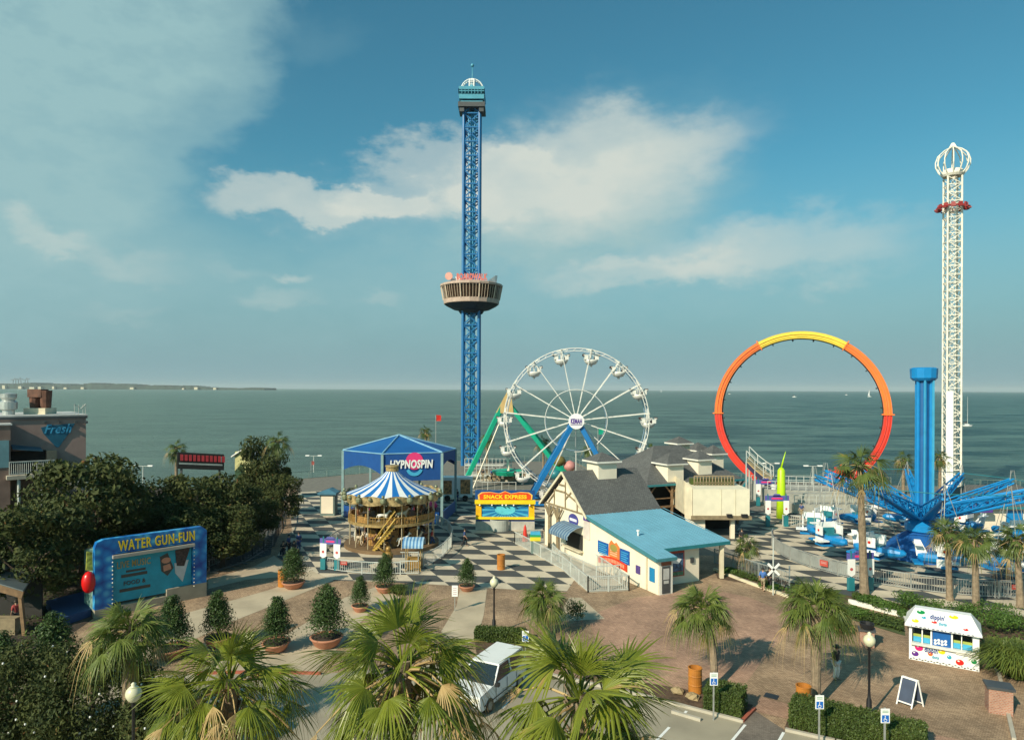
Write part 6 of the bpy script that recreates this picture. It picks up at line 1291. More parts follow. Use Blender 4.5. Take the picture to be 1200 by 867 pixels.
# ---------------------------------------------------------------- brick pillars
def pillar(g, w_, h, lb, top=None):
    t = empty('brick_pillar', g, lb, 'pillar'); m = MB(); ux = V((.92, -.39, 0)); m.box((g.x, g.y, h / 2), (w_, w_ * .8, h), ux=ux); m.build('brickwork', redbrick, t); m = MB(); m.box((g.x, g.y, h + .05), (w_ + .16, w_ * .8 + .16, .1), ux=ux); m.build('cap', dkgrey, t)
    if top: m = MB(); m.lathe([(.3, h + .1), (.36, h + .14), (.4, h + .42), (.34, h + .42), (.3, h + .2), (.01, h + .2)], 20, g); m.build('ash_bowl', black, t)
g = G(1172, 833); pillar(g, .95, 1.15, 'red brick pillar with a dark slab top in the lower right corner'); pillar(G(1017, 757), .75, .95, 'brick pillar carrying a round black bowl beyond the right lamp post', 1)
# ---------------------------------------------------------------- A frame sign
g = G(1068, 826); t = empty('pavement_sign', g, 'white folding pavement sign standing open on the brown paving', 'sign'); ux = V((.6, -.8, 0)).normalized(); m = MB(); dv = V((.88, .3, 0)).normalized()
for s_ in (-1, 1):
    b = g + dv * .38 * s_; tp = g + up * 1.3 + dv * .03 * s_; f = Fr(b, ux * s_, (tp - b)); L_ = (tp - b).length
    m = MB(); f.rect(m, -.36, 0, -.3, L_, -.02, .02); f.rect(m, .3, 0, .36, L_, -.02, .02); f.rect(m, -.3, L_ - .06, .3, L_, -.02, .02); f.rect(m, -.3, .15, .3, .21, -.02, .02); m.build('frame', whitesign, t)
    m = MB(); f.rect(m, -.3, .21, .3, L_ - .06, -.01, .012); m.build('panel', mat('sign_slate', (.05, .07, .12), .5), t)
# ---------------------------------------------------------------- kiosk
k0, k1 = G(1066.5, 771.6), G(1149, 787); t = empty('ice_cream_kiosk', (k0 + k1) / 2, 'white ice cream kiosk covered in coloured balls, with a sloping white roof', 'kiosk'); f = Fr(k0, k1 - k0); Wk = (k1 - k0).length
m = MB(); f.rect(m, 0, .0, Wk, .95, -1.9, 0); f.rect(m, 0, .95, .14, 2.05, -1.9, 0); f.rect(m, Wk - .3, .95, Wk, 2.05, -1.9, 0); f.rect(m, .14, .95, Wk - .3, 2.05, -1.9, -1.8); f.rect(m, .14, 1.95, Wk - .3, 2.05, -1.8, 0); f.rect(m, .6, .95, .66, 1.95, -.05, -.01); f.rect(m, 1.02, .95, 1.1, 1.95, -.05, 0); f.rect(m, 1.98, .95, 2.06, 1.95, -.05, 0); f.rect(m, 2.44, .95, 2.48, 1.95, -.05, -.01); m.build('body', whitesign, t)
m = MB(); f.rect(m, .1, .9, Wk - .2, 1.0, -.1, .22); m.build('counter', white, t); m = MB(); f.rect(m, .2, .96, 2.9, 1.9, -1.75, -1.7); m.build('interior', mat('kiosk_interior', (.06, .08, .1), .6), t)
m = MB(); f.rect(m, 1.12, 1.0, 1.96, 1.93, -.06, -.02); wp_ = m.build('blue_poster', mat('kiosk_blue', rgb(20, 90, 160), .4), t); m = MB(); [f.poly(m, oval(1.25 + .16 * (i % 4), 1.12 + .16 * (i // 4) + .04 * (i % 2), .07, .07, 12), -.02, -.01) for i in range(8)]; m.build('printed_ball', whitesign, wp_)
for x0_, x1_ in ((.66, 1.0), (.2, .58), (2.08, 2.42), (2.5, 2.95)):
    m = MB(); f.rect(m, x0_, 1.0, x1_, 1.28, -.2, -.15); m.build('menu_card', skyblue2, t); m = MB(); f.rect(m, x0_, 1.28, x1_, 1.42, -.25, -.2); m.build('yellow_strip', mat('card_lime', (.35, .4, .08), .5), t)
rr0 = [f.p(-.2, 2.02, .3), f.p(Wk + .12, 2.02, .3), f.p(Wk + .12, 2.02, -2.1), f.p(-.2, 2.02, -2.1)]; rt = [f.p(.25, 2.72, -.75), f.p(Wk - .35, 2.72, -.75), f.p(Wk - .35, 2.72, -1.3), f.p(.25, 2.72, -1.3)]
m = MB(); m.add(rr0 + rt, [(0, 1, 5, 4), (1, 2, 6, 5), (2, 3, 7, 6), (3, 0, 4, 7), (4, 5, 6, 7), (3, 2, 1, 0)]); rk = m.build('roof', mat('kiosk_roof_white', (.8, .8, .78), .35, var=.03), t)
m = MB(); f.rect(m, -.2, 1.92, Wk + .12, 2.02, .26, .3); m.build('fascia', whitesign, t); m = MB(); [f.rect(m, .1 + i * .2, 1.945, .1 + i * .2 + (.12 if i % 4 else .05), 1.99, .3, .306) for i in range(15)]; m.build('fascia_lettering', mat('letter_navy', (.03, .05, .15), .5), t)
fr2 = Fr(rr0[0], f.x, (f.p(-.2, 2.72, -.75) - rr0[0])); hl = (f.p(-.2, 2.72, -.75) - rr0[0]).length
bc = {'ball_green': (14, 130, 70), 'ball_yellow': (240, 200, 30), 'ball_teal': (30, 150, 180), 'ball_pink': (225, 30, 110), 'ball_purple': (90, 40, 130), 'ball_red': (215, 35, 30), 'ball_orange': (235, 110, 30)}
bm_ = {k: mat(k, rgb(*v), .35, var=.05) for k, v in bc.items()}
def disc(fr, x, y, r, k, d, par, ry=None): m = MB(); fr.poly(m, oval(x, y, r, ry or r, 20), d, d + .012); o = m.build('painted_ball', bm_[k], par); h = MB(); fr.poly(h, oval(x - r * .3, y + r * .35, r * .3, r * .2, 10), d + .012, d + .016); h.build('ball_highlight', whitesign, o)
disc(fr2, .75, hl * .78, .2, 'ball_green', .0, rk, .14); disc(fr2, .9, hl * .5, .11, 'ball_teal', .0, rk, .08); disc(fr2, .5, hl * .25, .17, 'ball_yellow', .0, rk, .12); disc(fr2, 2.3, hl * .78, .22, 'ball_yellow', 0, rk, .13); disc(fr2, 2.85, hl * .2, .12, 'ball_red', 0, rk, .08); disc(fr2, 1.4, hl * .33, .14, 'ball_red', 0, rk, .08)
lb_ = mat('logo_blue', rgb(20, 60, 130), .4); text(fr2, "dippin'", 1.2, hl * .4, 1.9, hl * .75, .015, lb_, rk, bold=.03); text(fr2, 'dots', 1.6, hl * .2, 1.98, hl * .38, .015, bm_['ball_teal'], rk, bold=.03)
disc(f, .48, .72, .2, 'ball_pink', .002, t, .17); disc(f, .3, .36, .17, 'ball_purple', .002, t, .14); disc(f, 1.02, .5, .12, 'ball_orange', .002, t); disc(f, 1.55, .72, .17, 'ball_yellow', .002, t, .13); disc(f, 1.9, .5, .11, 'ball_teal', .002, t); disc(f, 2.38, .32, .19, 'ball_red', .002, t, .16); disc(f, 3.02, .5, .13, 'ball_green', .002, t)
text(f, "dippin'", .74, .48, 1.42, .86, .016, lb_, t, bold=.03); text(f, 'dots', 1.1, .27, 1.42, .45, .016, bm_['ball_teal'], t, bold=.03)
m = MB(); [f.rect(m, .04 + i * .14, .03 + .05 * (i % 2), .04 + i * .14 + .1, .08 + .05 * (i % 2), .002, .01) for i in range(23)]; m.build('check_strip', black, t); m = MB(); f.rect(m, 2.2, .78, 3.0, .86, 0, .12); m.build('shelf', white, t)
# ---------------------------------------------------------------- sloping twin banner arches
def arch(g, w_, h, lb, ux=V((1, 0, 0)), head=teal, foot=teal):
    t = empty('banner_arch', g, lb, 'sign', 'twin banner entrance arches'); f = Fr(g, ux); m = MB()
    for s_ in (-1, 1): f.rect(m, s_ * w_ / 2 - .05, 0, s_ * w_ / 2 + .05, h, -.05, .05); 
    m.each('post', foot, t); m = MB(); f.rect(m, -w_ / 2 - .32, h * .78, w_ / 2 + .32, h * .95, -.03, .03); f.poly(m, [(-.5, h * .92), (.5, h * .92), (.3, h), (-.3, h)], -.03, .03); tb = m.build('title_board', mat('arch_violet', rgb(90, 90, 160), .5), t)
    m = MB(); f.rect(m, -w_ * .3, h * .84, w_ * .3, h * .89, .03, .045); m.build('title_script', pink, tb)
    for s_ in (-1, 1):
        m = MB(); f.poly(m, [(s_ * w_ / 2 - .3, h * .8), (s_ * w_ / 2 - .3, h * .42), (s_ * w_ / 2, h * .36), (s_ * w_ / 2 + .3, h * .42), (s_ * w_ / 2 + .3, h * .8)], .06, .09); b = m.build('banner', whitesign, t)
        m = MB(); f.poly(m, oval(s_ * w_ / 2, h * .55, .12, .12, 12), .09, .1); m.build('banner_mark', mat('mark_red', (.5, .1, .1), .5), b)
        m = MB(); f.rect(m, s_ * w_ / 2 - .22, .05, s_ * w_ / 2 + .22, h * .33, -.15, .15); m.build('foot_box', foot, t)
arch(G(388, 668), 1.25, 2.75, 'twin banner arch at the left end of the carousel railing', V((.97, -.24, 0))); arch(G(911, 617), 2.0, 3.6, 'twin banner arch with a green middle, below the lime green column'); arch(G(898, 593), 2.0, 3.6, 'twin banner arch with blue caps, just right of the cream box building', head=skyblue)
arch(G(1009, 692), 1.5, 3.0, 'twin banner arch behind the trunk of the very tall palm', V((.97, .1, 0)))
# ---------------------------------------------------------------- crossing sign
g = G(907, 697); t = empty('crossing_sign', g, 'striped railway crossing pole with a white X board beside the walker', 'sign'); m = MB(); m.cyl(g, g + up * 4.2, .05, n=8); m.build('pole', wr, t); f = Fr(g + up * 1.9 + V((0, -.08, 0)), (1, 0, 0)); m = MB()
for s_ in (-1, 1): m.bar(f.p(-.42 * s_, -.42), f.p(.42 * s_, .42), .03, .17)
m.build('cross_board', whitesign, t); m = MB(); [m.ball(f.p(s_ * .3, -.75, .05), .13, 10) for s_ in (-1, 1)]; m.bar(f.p(-.35, -.75), f.p(.35, -.75), .05); m.build('signal_lamp', black, t)
# ---------------------------------------------------------------- red parasol, little kiosks, benches
g = G(616, 641); t = empty('closed_parasol', g, 'closed red parasol inside the white ramp railing', 'parasol'); m = MB(); m.lathe([(.24, .55), (.3, .6), (.2, 1.2), (.13, 1.9), (.03, 2.15)], 10, g); m.build('canopy', red, t, True); m = MB(); m.cyl(g, g + up * 2.2, .03); m.lathe([(.3, 0), (.3, .1), (.05, .14)], 12, g); m.build('pole', rail, t)
def smallbox(g, w_, d_, h, lb, bodym, roofm, name='ticket_booth', panel=None):
    t = empty(name, g, lb, 'booth'); m = MB(); m.box((g.x, g.y, h / 2), (w_, d_, h)); m.build('body', bodym, t); m = MB(); m.box((g.x, g.y, h + .1), (w_ + .5, d_ + .5, .2)); m.prism([V((g.x - w_ / 2 - .25, g.y - d_ / 2 - .25, h + .2)), V((g.x + w_ / 2 + .25, g.y - d_ / 2 - .25, h + .2)), V((g.x, g.y - .1, h + .55))], (0, d_ + .3, 0)); m.build('roof', roofm, t)
    if panel: m = MB(); m.box((g.x, g.y - d_ / 2 - .03, h * .52), (w_ * .82, .05, h * .8)); m.build('door_panel', panel, t)
    return t
smallbox(G(386, 603), 1.7, 1.5, 2.5, 'tall booth with a cream door and blue grey roof left of the blue pavilion post', tealrail, mat('booth_roof_blue', (.06, .18, .26), .6), panel=cream)
g = G(486, 668); t = empty('queue_booth', g, 'little booth with a blue striped canopy in front of the carousel', 'booth'); m = MB(); [m.bar(g + V((sx * .6, sy * .5, 0)), g + V((sx * .6, sy * .5, 2.3)), .07) for sx in (-1, 1) for sy in (-1, 1)]; m.each('post', gold2, t); m = MB()
for k in range(12):
    m.m = k % 2; a, b = -.85 + 1.7 * k / 12, -.85 + 1.7 * (k + 1) / 12; pr = [(.0, 2.75), (-.6, 2.55), (-.85, 2.2), (-.87, 2.0)]
    for i in range(3): m.quad(*[g + V((x, y, z_)) for x, (y, z_) in ((a, pr[i]), (b, pr[i]), (b, pr[i + 1]), (a, pr[i + 1]))]); m.quad(*[g + V((x, -y, z_)) for x, (y, z_) in ((a, pr[i]), (b, pr[i]), (b, pr[i + 1]), (a, pr[i + 1]))])
m.build('canopy', [mat('awn_blue2', rgb(70, 120, 165), .8), mat('awn_white2', rgb(150, 180, 200), .8)], t); m = MB(); m.box((g.x, g.y + .1, .55), (1.1, .7, 1.0)); m.build('counter', gold, t)
m = MB(); q = G(456, 668); [m.ball(q + V((0, 0, z_)), r_, 10) for z_, r_ in ((.6, .35), (1.2, .42), (1.75, .25))]; m.tube([q + V((-.2, 0, 1.4)), q + V((-.7, 0, 1.8)), q + V((-1.0, 0, 2.0))], [.12, .08, .04], 6); tag(m.build('carved_figure', gold, base=True, smooth=True), 'rounded golden carved figure standing between the stair and the small striped booth', 'statue')
g = G(628, 648); t = empty('snack_cart', g, 'small cart in green, yellow and blue stripes right of the red parasol', 'cart'); m = MB(); m.box((g.x, g.y, 1.35), (.95, .6, .35)); m.build('yellow_band', mat('cart_yellow', rgb(220, 200, 50), .5), t); m = MB(); m.box((g.x, g.y, 1.62), (1.0, .6, .18)); m.build('green_band', mat('cart_green', rgb(40, 150, 90), .5), t); m = MB(); m.box((g.x, g.y, 1.85), (.9, .6, .24)); m.build('blue_top', skyblue2, t); m = MB(); m.box((g.x, g.y, .6), (.8, .5, 1.15)); m.build('cabinet', tealrail, t)
# notices on the fences
def notice(p, w_, h, lb, mm, ux=V((1, 0, 0)), z_=.9):
    t = empty('notice', (p.x, p.y, 0), lb, 'notice'); f = Fr(V((p.x, p.y, z_)), ux); m = MB(); f.rect(m, -w_ / 2, -h / 2, w_ / 2, h / 2, -.01, .02); m.build('plate', mm, t); m = MB(); f.rect(m, -w_ * .35, -.03, w_ * .35, .03, .02, .03); f.rect(m, -w_ * .35, .08, w_ * .35, .12, .02, .03); m.build('text_line', mat('notice_pale', (.55, .3, .28), .6), t)
nr = mat('notice_red', (.5, .08, .06), .5)
notice(G(404, 671.5) + V((0, -.08, 0)), .55, .3, 'red notice on the carousel railing', nr, V((1, -.1, 0)), .85); q = S + V((math.cos(R(207)) * 13.1, math.sin(R(207)) * 12.8, 0)); notice(q, .7, .5, 'red notice on the curving grey fence', nr, V((.55, -.8, 0)), .8)
q = S + V((math.cos(R(266)) * 13.1, math.sin(R(266)) * 12.8, 0)); notice(q, .8, .35, 'red notice on the picket fence above the bright shrubs', nr, V((1, 0, 0)), .9); q = S + V((math.cos(R(276)) * 13.1, math.sin(R(276)) * 12.8, 0)); notice(q, .8, .35, 'red notice on the picket fence next to a palm trunk', nr, V((1, .1, 0)), .9)
g = G(534, 716); t = empty('notice_board', g, 'white notice board standing before the small potted evergreen', 'notice'); m = MB(); f = Fr(g, (1, 0, 0)); f.rect(m, -.2, 1.0, .2, 1.75, 0, .03); m.build('board', whitesign, t); m = MB(); m.bar(g + V((0, .03, 0)), g + V((0, .03, 1.7)), .05); m.build('post', rail, t); m = MB(); [f.rect(m, -.12, 1.15 + .13 * i, .12, 1.19 + .13 * i, .03, .036) for i in range(4)]; m.build('text_line', mat('faint_print', (.5, .35, .38), .6), t)
# ---------------------------------------------------------------- miniature railway
trk = gs((321, 575), (320, 610), (316, 640), (285, 660), (240, 674)); m = MB()
for o_ in (-.35, .35): m.tube([p + V((o_, 0, .08)) for p in trk[:3]] + [p + V((o_ * .4, o_, .08)) for p in trk[3:]], .05, 4)
for p, q in zip(trk, trk[1:]):
    n_ = int((q - p).length / .8); d_ = (q - p).normalized(); s_ = V((-d_.y, d_.x, 0))
    for i in range(n_): r_ = p.lerp(q, i / n_); m.bar(r_ - s_ * .6 + up * .03, r_ + s_ * .6 + up * .03, .2, .05)
tag(m.build('miniature_railway', mat('rail_grey', (.16, .16, .15), .5), base=True), 'narrow miniature railway track curving from the shore past the oaks', 'railway track')
# ---------------------------------------------------------------- white van
g = G(566, 815); t = empty('white_van', (0, 0, 0)); tag(t, 'white van parked nose down the bay, half hidden by palm fronds', 'van')
def sect(x, zs): return [V((x, y, z)) for y, z in zs]
def body(x, hw, z0, z1, sh=.86): return [(-hw, z0), (-hw, (z0 + z1) / 2), (-hw * sh, z1), (hw * sh, z1), (hw, (z0 + z1) / 2), (hw, z0)]
m = MB(); st_ = [(-2.35, .86, .4, .75), (-2.3, .9, .32, 1.0), (-1.0, .92, .3, 1.1), (2.1, .92, .3, 1.1), (2.4, .86, .4, .95)]
rings = [sect(x, [(-w_, a_), (-w_ * 1.0, (a_ + b_) / 2), (-w_ * .96, b_), (w_ * .96, b_), (w_, (a_ + b_) / 2), (w_, a_)]) for x, w_, a_, b_ in st_]
vs = [p for r_ in rings for p in r_]; m.add(vs, [(i * 6 + j, i * 6 + (j + 1) % 6, (i + 1) * 6 + (j + 1) % 6, (i + 1) * 6 + j) for i in range(4) for j in range(6)] + [tuple(range(6))[::-1], tuple(24 + j for j in range(6))]); bd_ = m.build('body', mat('van_white', (.72, .73, .72), .25, var=.04), t)
m = MB(); lo = [(-1.1, .86), (2.3, .86)]; m.add([V((-1.15, -.86, 1.08)), V((-1.15, .86, 1.08)), V((2.3, .86, 1.08)), V((2.3, -.86, 1.08)), V((-.25, -.72, 1.72)), V((-.25, .72, 1.72)), V((2.1, .72, 1.75)), V((2.1, -.72, 1.75))], [(0, 1, 5, 4), (1, 2, 6, 5), (2, 3, 7, 6), (3, 0, 4, 7)]); m.build('windows', glass, t)
m = MB(); m.prism([V((-.3, -.74, 1.71)), V((-.3, .74, 1.71)), V((2.15, .74, 1.74)), V((2.15, -.74, 1.74))], (0, 0, .09))
for x0_, x1_ in ((-.95, -.3), (.72, .68), (2.28, 2.13)):
    for s_ in (-1, 1): m.bar((x0_, s_ * .85, 1.1), (x1_, s_ * .73, 1.75), .07)
m.build('roof', MATS['van_white'], t)
for x in (-1.5, 1.5):
    for s_ in (-1, 1): m = MB(); m.cyl((x, s_ * .72, .34), (x, s_ * .95, .34), .34, n=18); wh_ = m.build('wheel', black, t); m = MB(); m.cyl((x, s_ * .94, .34), (x, s_ * .965, .34), .19, n=12); m.build('rim', rail, wh_)
for s_ in (-1, 1): m = MB(); m.box((-2.33, s_ * .62, .82), (.08, .36, .18)); m.build('headlight', MATS['bulb_glass'], t); m = MB(); m.box((-.95, s_ * 1.02, 1.12), (.18, .2, .16)); m.build('wing_mirror', black, t)
m = MB(); [m.box((x, s_ * .93, .72), (.02, .02, .7)) for x in (-.9, .2, 1.2) for s_ in (-1, 1)]; m.box((0, -.935, .5), (4.0, .02, .05)); m.box((-2.4, 0, .42), (.12, 1.7, .2)); m.build('trim', dkgrey, t); m = MB(); m.box((-2.37, 0, .62), (.06, 1.0, .22)); m.build('grille', black, t); t.location = G(574, 815); t.rotation_euler = (0, 0, math.atan2(.85, .45)); 
g_ = G(805, 839); m = MB(); m.bar(G(789, 835) + up * .08, G(823, 845) + up * .08, .16, .13); tag(m.build('wheel_stop', concrete, base=True), 'concrete wheel stop in the bay left of the brick ramp', 'wheel stop')
rd = random.Random(4)
for (u, v, lb) in ((795, 812, 'pale rock beside the orange barrel'), (813, 819, 'yellowish rock in the mulch by the kerb')):
    m = MB(); g = G(u, v); m.lathe([(.01, 0), (.3, .05), (.34, .15), (.2, .28), (.01, .3)], 7, g); [p.__iadd__(V((rd.uniform(-.06, .06), rd.uniform(-.06, .06), rd.uniform(-.03, .03)))) for p in m.v]; tag(m.build('rock', mat('tan_rock', (.35, .26, .14), .9), base=True), lb, 'rock')
# ---------------------------------------------------------------- play ride behind the wheel
g = A(662, 560, 104); t = empty('teapot_ride', (g.x, 104, 0), 'small children ride in blue, pink and yellow behind the wheel legs', 'amusement ride')
for dx, z_, mm, r_ in ((-1.4, 2.2, teal, 1.0), (.8, 3.4, mat('play_pink', (.5, .22, .2), .6), 1.0), (2.0, 1.5, mat('play_yellow', (.55, .35, .03), .6), .9), (-.9, 4.2, mat('play_tree', (.16, .13, .03), .8), 1.1)):
    m = MB(); m.lathe([(r_ * .5, z_ - .8), (r_ * .9, z_ - .4), (r_, z_), (r_ * .7, z_ + .5), (.1, z_ + .8)], 14, (g.x + dx, 104, 0)); m.cyl((g.x + dx, 104, 0), (g.x + dx, 104, z_ - .6), .2); m.build('play_car', mm, t, True)
# flags, boats, far shore
def pole(u, v, Y, lb, mm, name='flag', w_=.9, h_=1.1):
    p = A(u, v, Y); t = empty(name, (p.x, p.y, 0), lb, 'flag'); m = MB(); m.cyl((p.x, p.y, 0), (p.x, p.y, p.z), .06); m.build('pole', rail, t); m = MB(); m.prism([p + V((.06, 0, 0)), p + V((w_, .2, -.1)), p + V((w_, .1, -h_)), p + V((.06, 0, -h_))], (0, .03, 0)); m.build('cloth', mm, t)
pole(511, 486, 122, 'small red flag behind the blue pavilion', red); pole(701, 501, 110, 'small green flag seen through the wheel right of the hub', green); pole(365, 540, 121, 'red life ring board on the waterfront lamp', mat('faded_red', (.4, .1, .08), .6), w_=.5, h_=.7)
def boat(u, v, lb, L_=9, mast=13, sail=False):
    g = G(u, v, -2.2); t = empty('sailing_boat', g, lb, 'boat', 'sailing boats on the bay'); s_ = 1; m = MB(); hp_ = [(-.5, 0), (-.42, .14), (0, .17), (.35, .1), (.52, 0), (.35, -.1), (0, -.17), (-.42, -.14)]
    lo_ = [g + V((x * L_ * .85, y * L_ * .8, .0)) for x, y in hp_]; hi = [g + V((x * L_, y * L_, L_ * .13)) for x, y in hp_]; m.add(lo_ + hi, [(i, (i + 1) % 8, 8 + (i + 1) % 8, 8 + i) for i in range(8)] + [tuple(range(8))[::-1], tuple(range(8, 16))]); m.box((g.x - L_ * .05, g.y, g.z + L_ * .17), (L_ * .35, L_ * .16, L_ * .08)); m.build('hull', whitesign, t)
    m = MB(); m.cyl(g + up * L_ * .1, g + up * mast, .12, .06, 6); m.bar(g + up * L_ * .28, g + V((-L_ * .4, 0, L_ * .28)), .1); m.build('mast', wr, t)
    m = MB()
    if sail: m.prism([g + V((-.1, 0, L_ * .3)), g + V((-L_ * .4, 0, L_ * .3)), g + V((-.1, 0, mast * .95))], (0, .05, 0)); m.build('sail', whitesign, t)
    else: m.prism([g + V((-.1, 0, L_ * .3)), g + V((-L_ * .4, 0, L_ * .3)), g + V((-L_ * .3, 0, L_ * .38)), g + V((-.1, 0, L_ * .5))], (0, .2, 0)); m.build('furled_sail', dkgrey, t)
boat(1134, 499.5, 'sailing boat with a bare mast right of the white lattice tower', 5.2, 14.5)
for (u, v, lb) in ((775, 459.3, 'tiny white sail on the horizon right of the ferris wheel'), (1019, 465, 'tiny white sail inside the ring near its right side'), (931, 465.5, 'tiny boat in the middle of the ring'), (855, 462, 'tiny white boat at the left edge of the ring'), (992, 463, 'tiny white boat right of the ring centre'), (420, 456, 'tiny boat near the horizon left of the tall tower')): boat(u, v, lb, 12, 22 if 'sail' in lb else 8, 'sail' in lb)
m = MB(); rd = random.Random(12); pts = []; n_ = 260
for i in range(n_ + 1):
    u = -60 + 370 * i / n_; k = 1 - max(0, (u - 120) / 190) ** 1.5; pts.append((A(u, 450, 6000), (36 + 10 * math.sin(i * .17) * math.sin(i * .071) + 12 * rd.random()) * max(k, .35)))
for (p, h1), (q, h2) in zip(pts, pts[1:]): m.prism([V((p.x, p.y, -3)), V((q.x, q.y, -3)), V((q.x, q.y, h2)), V((p.x, p.y, h1))], (0, 300, 0))
tag(m.build('far_shore', mat('wooded_shore', (.05, .075, .06), .95, var=.5, scale=.02)), kind='structure')
rd = random.Random(21)
for i, (u, w_, h_) in enumerate(((5, 14, 22), (24, 18, 13), (38, 22, 12), (47, 16, 10), (63, 14, 14), (77, 18, 12), (97, 24, 10), (155, 26, 9), (215, 18, 9), (230, 16, 10), (252, 14, 8))):
    p = A(u, 450, 5985); m = MB(); h_ = h_ * rd.uniform(1.2, 2.2); w_ *= rd.uniform(.8, 1.8); m.box((p.x, p.y, h_ / 2 - 1), (w_ * 1.2, 20, h_)); t = empty('shore_house', (p.x, p.y, -1), 'pale speck of a house on the far wooded shore', 'house', 'houses on the far shore'); m.build('wall', cream2, t); m = MB(); m.prism([V((p.x - w_ * .8, p.y - 10, h_ - 1)), V((p.x + w_ * .8, p.y - 10, h_ - 1)), V((p.x, p.y - 10, h_ + 4))], (0, 20, 0)); m.build('roof', dkgrey, t)
for u in (17, 23, 31):
    p = A(u, 452, 7300); m = MB(); [m.bar((p.x + s_, p.y, 0), (p.x + s_ * .7, p.y, 95), 5) for s_ in (-18, 18)]; m.bar((p.x - 40, p.y, 92), (p.x + 36, p.y, 104), 5); m.bar((p.x, p.y, 95), (p.x + 6, p.y, 118), 4); tag(m.build('harbour_crane', dkgrey, base=True), 'grey harbour crane on the horizon at the far left', 'crane', 'harbour cranes on the horizon')

# ---------------------------------------------------------------- sea air
m = MB(); m.box((0, 11000, 59.5), (50000, 27000, 129)); hz_ = m.build('haze', bpy.data.materials.new('sea_haze')); tag(hz_, kind='stuff')
hm_ = hz_.data.materials[0]; hm_.use_nodes = True; nt_ = hm_.node_tree; nt_.nodes.remove(nt_.nodes['Principled BSDF']); pv = nt_.nodes.new('ShaderNodeVolumePrincipled'); pv.inputs['Color'].default_value = (.8, .9, .92, 1); pv.inputs['Density'].default_value = HAZE; nt_.links.new(pv.outputs[0], nt_.nodes['Material Output'].inputs['Volume'])
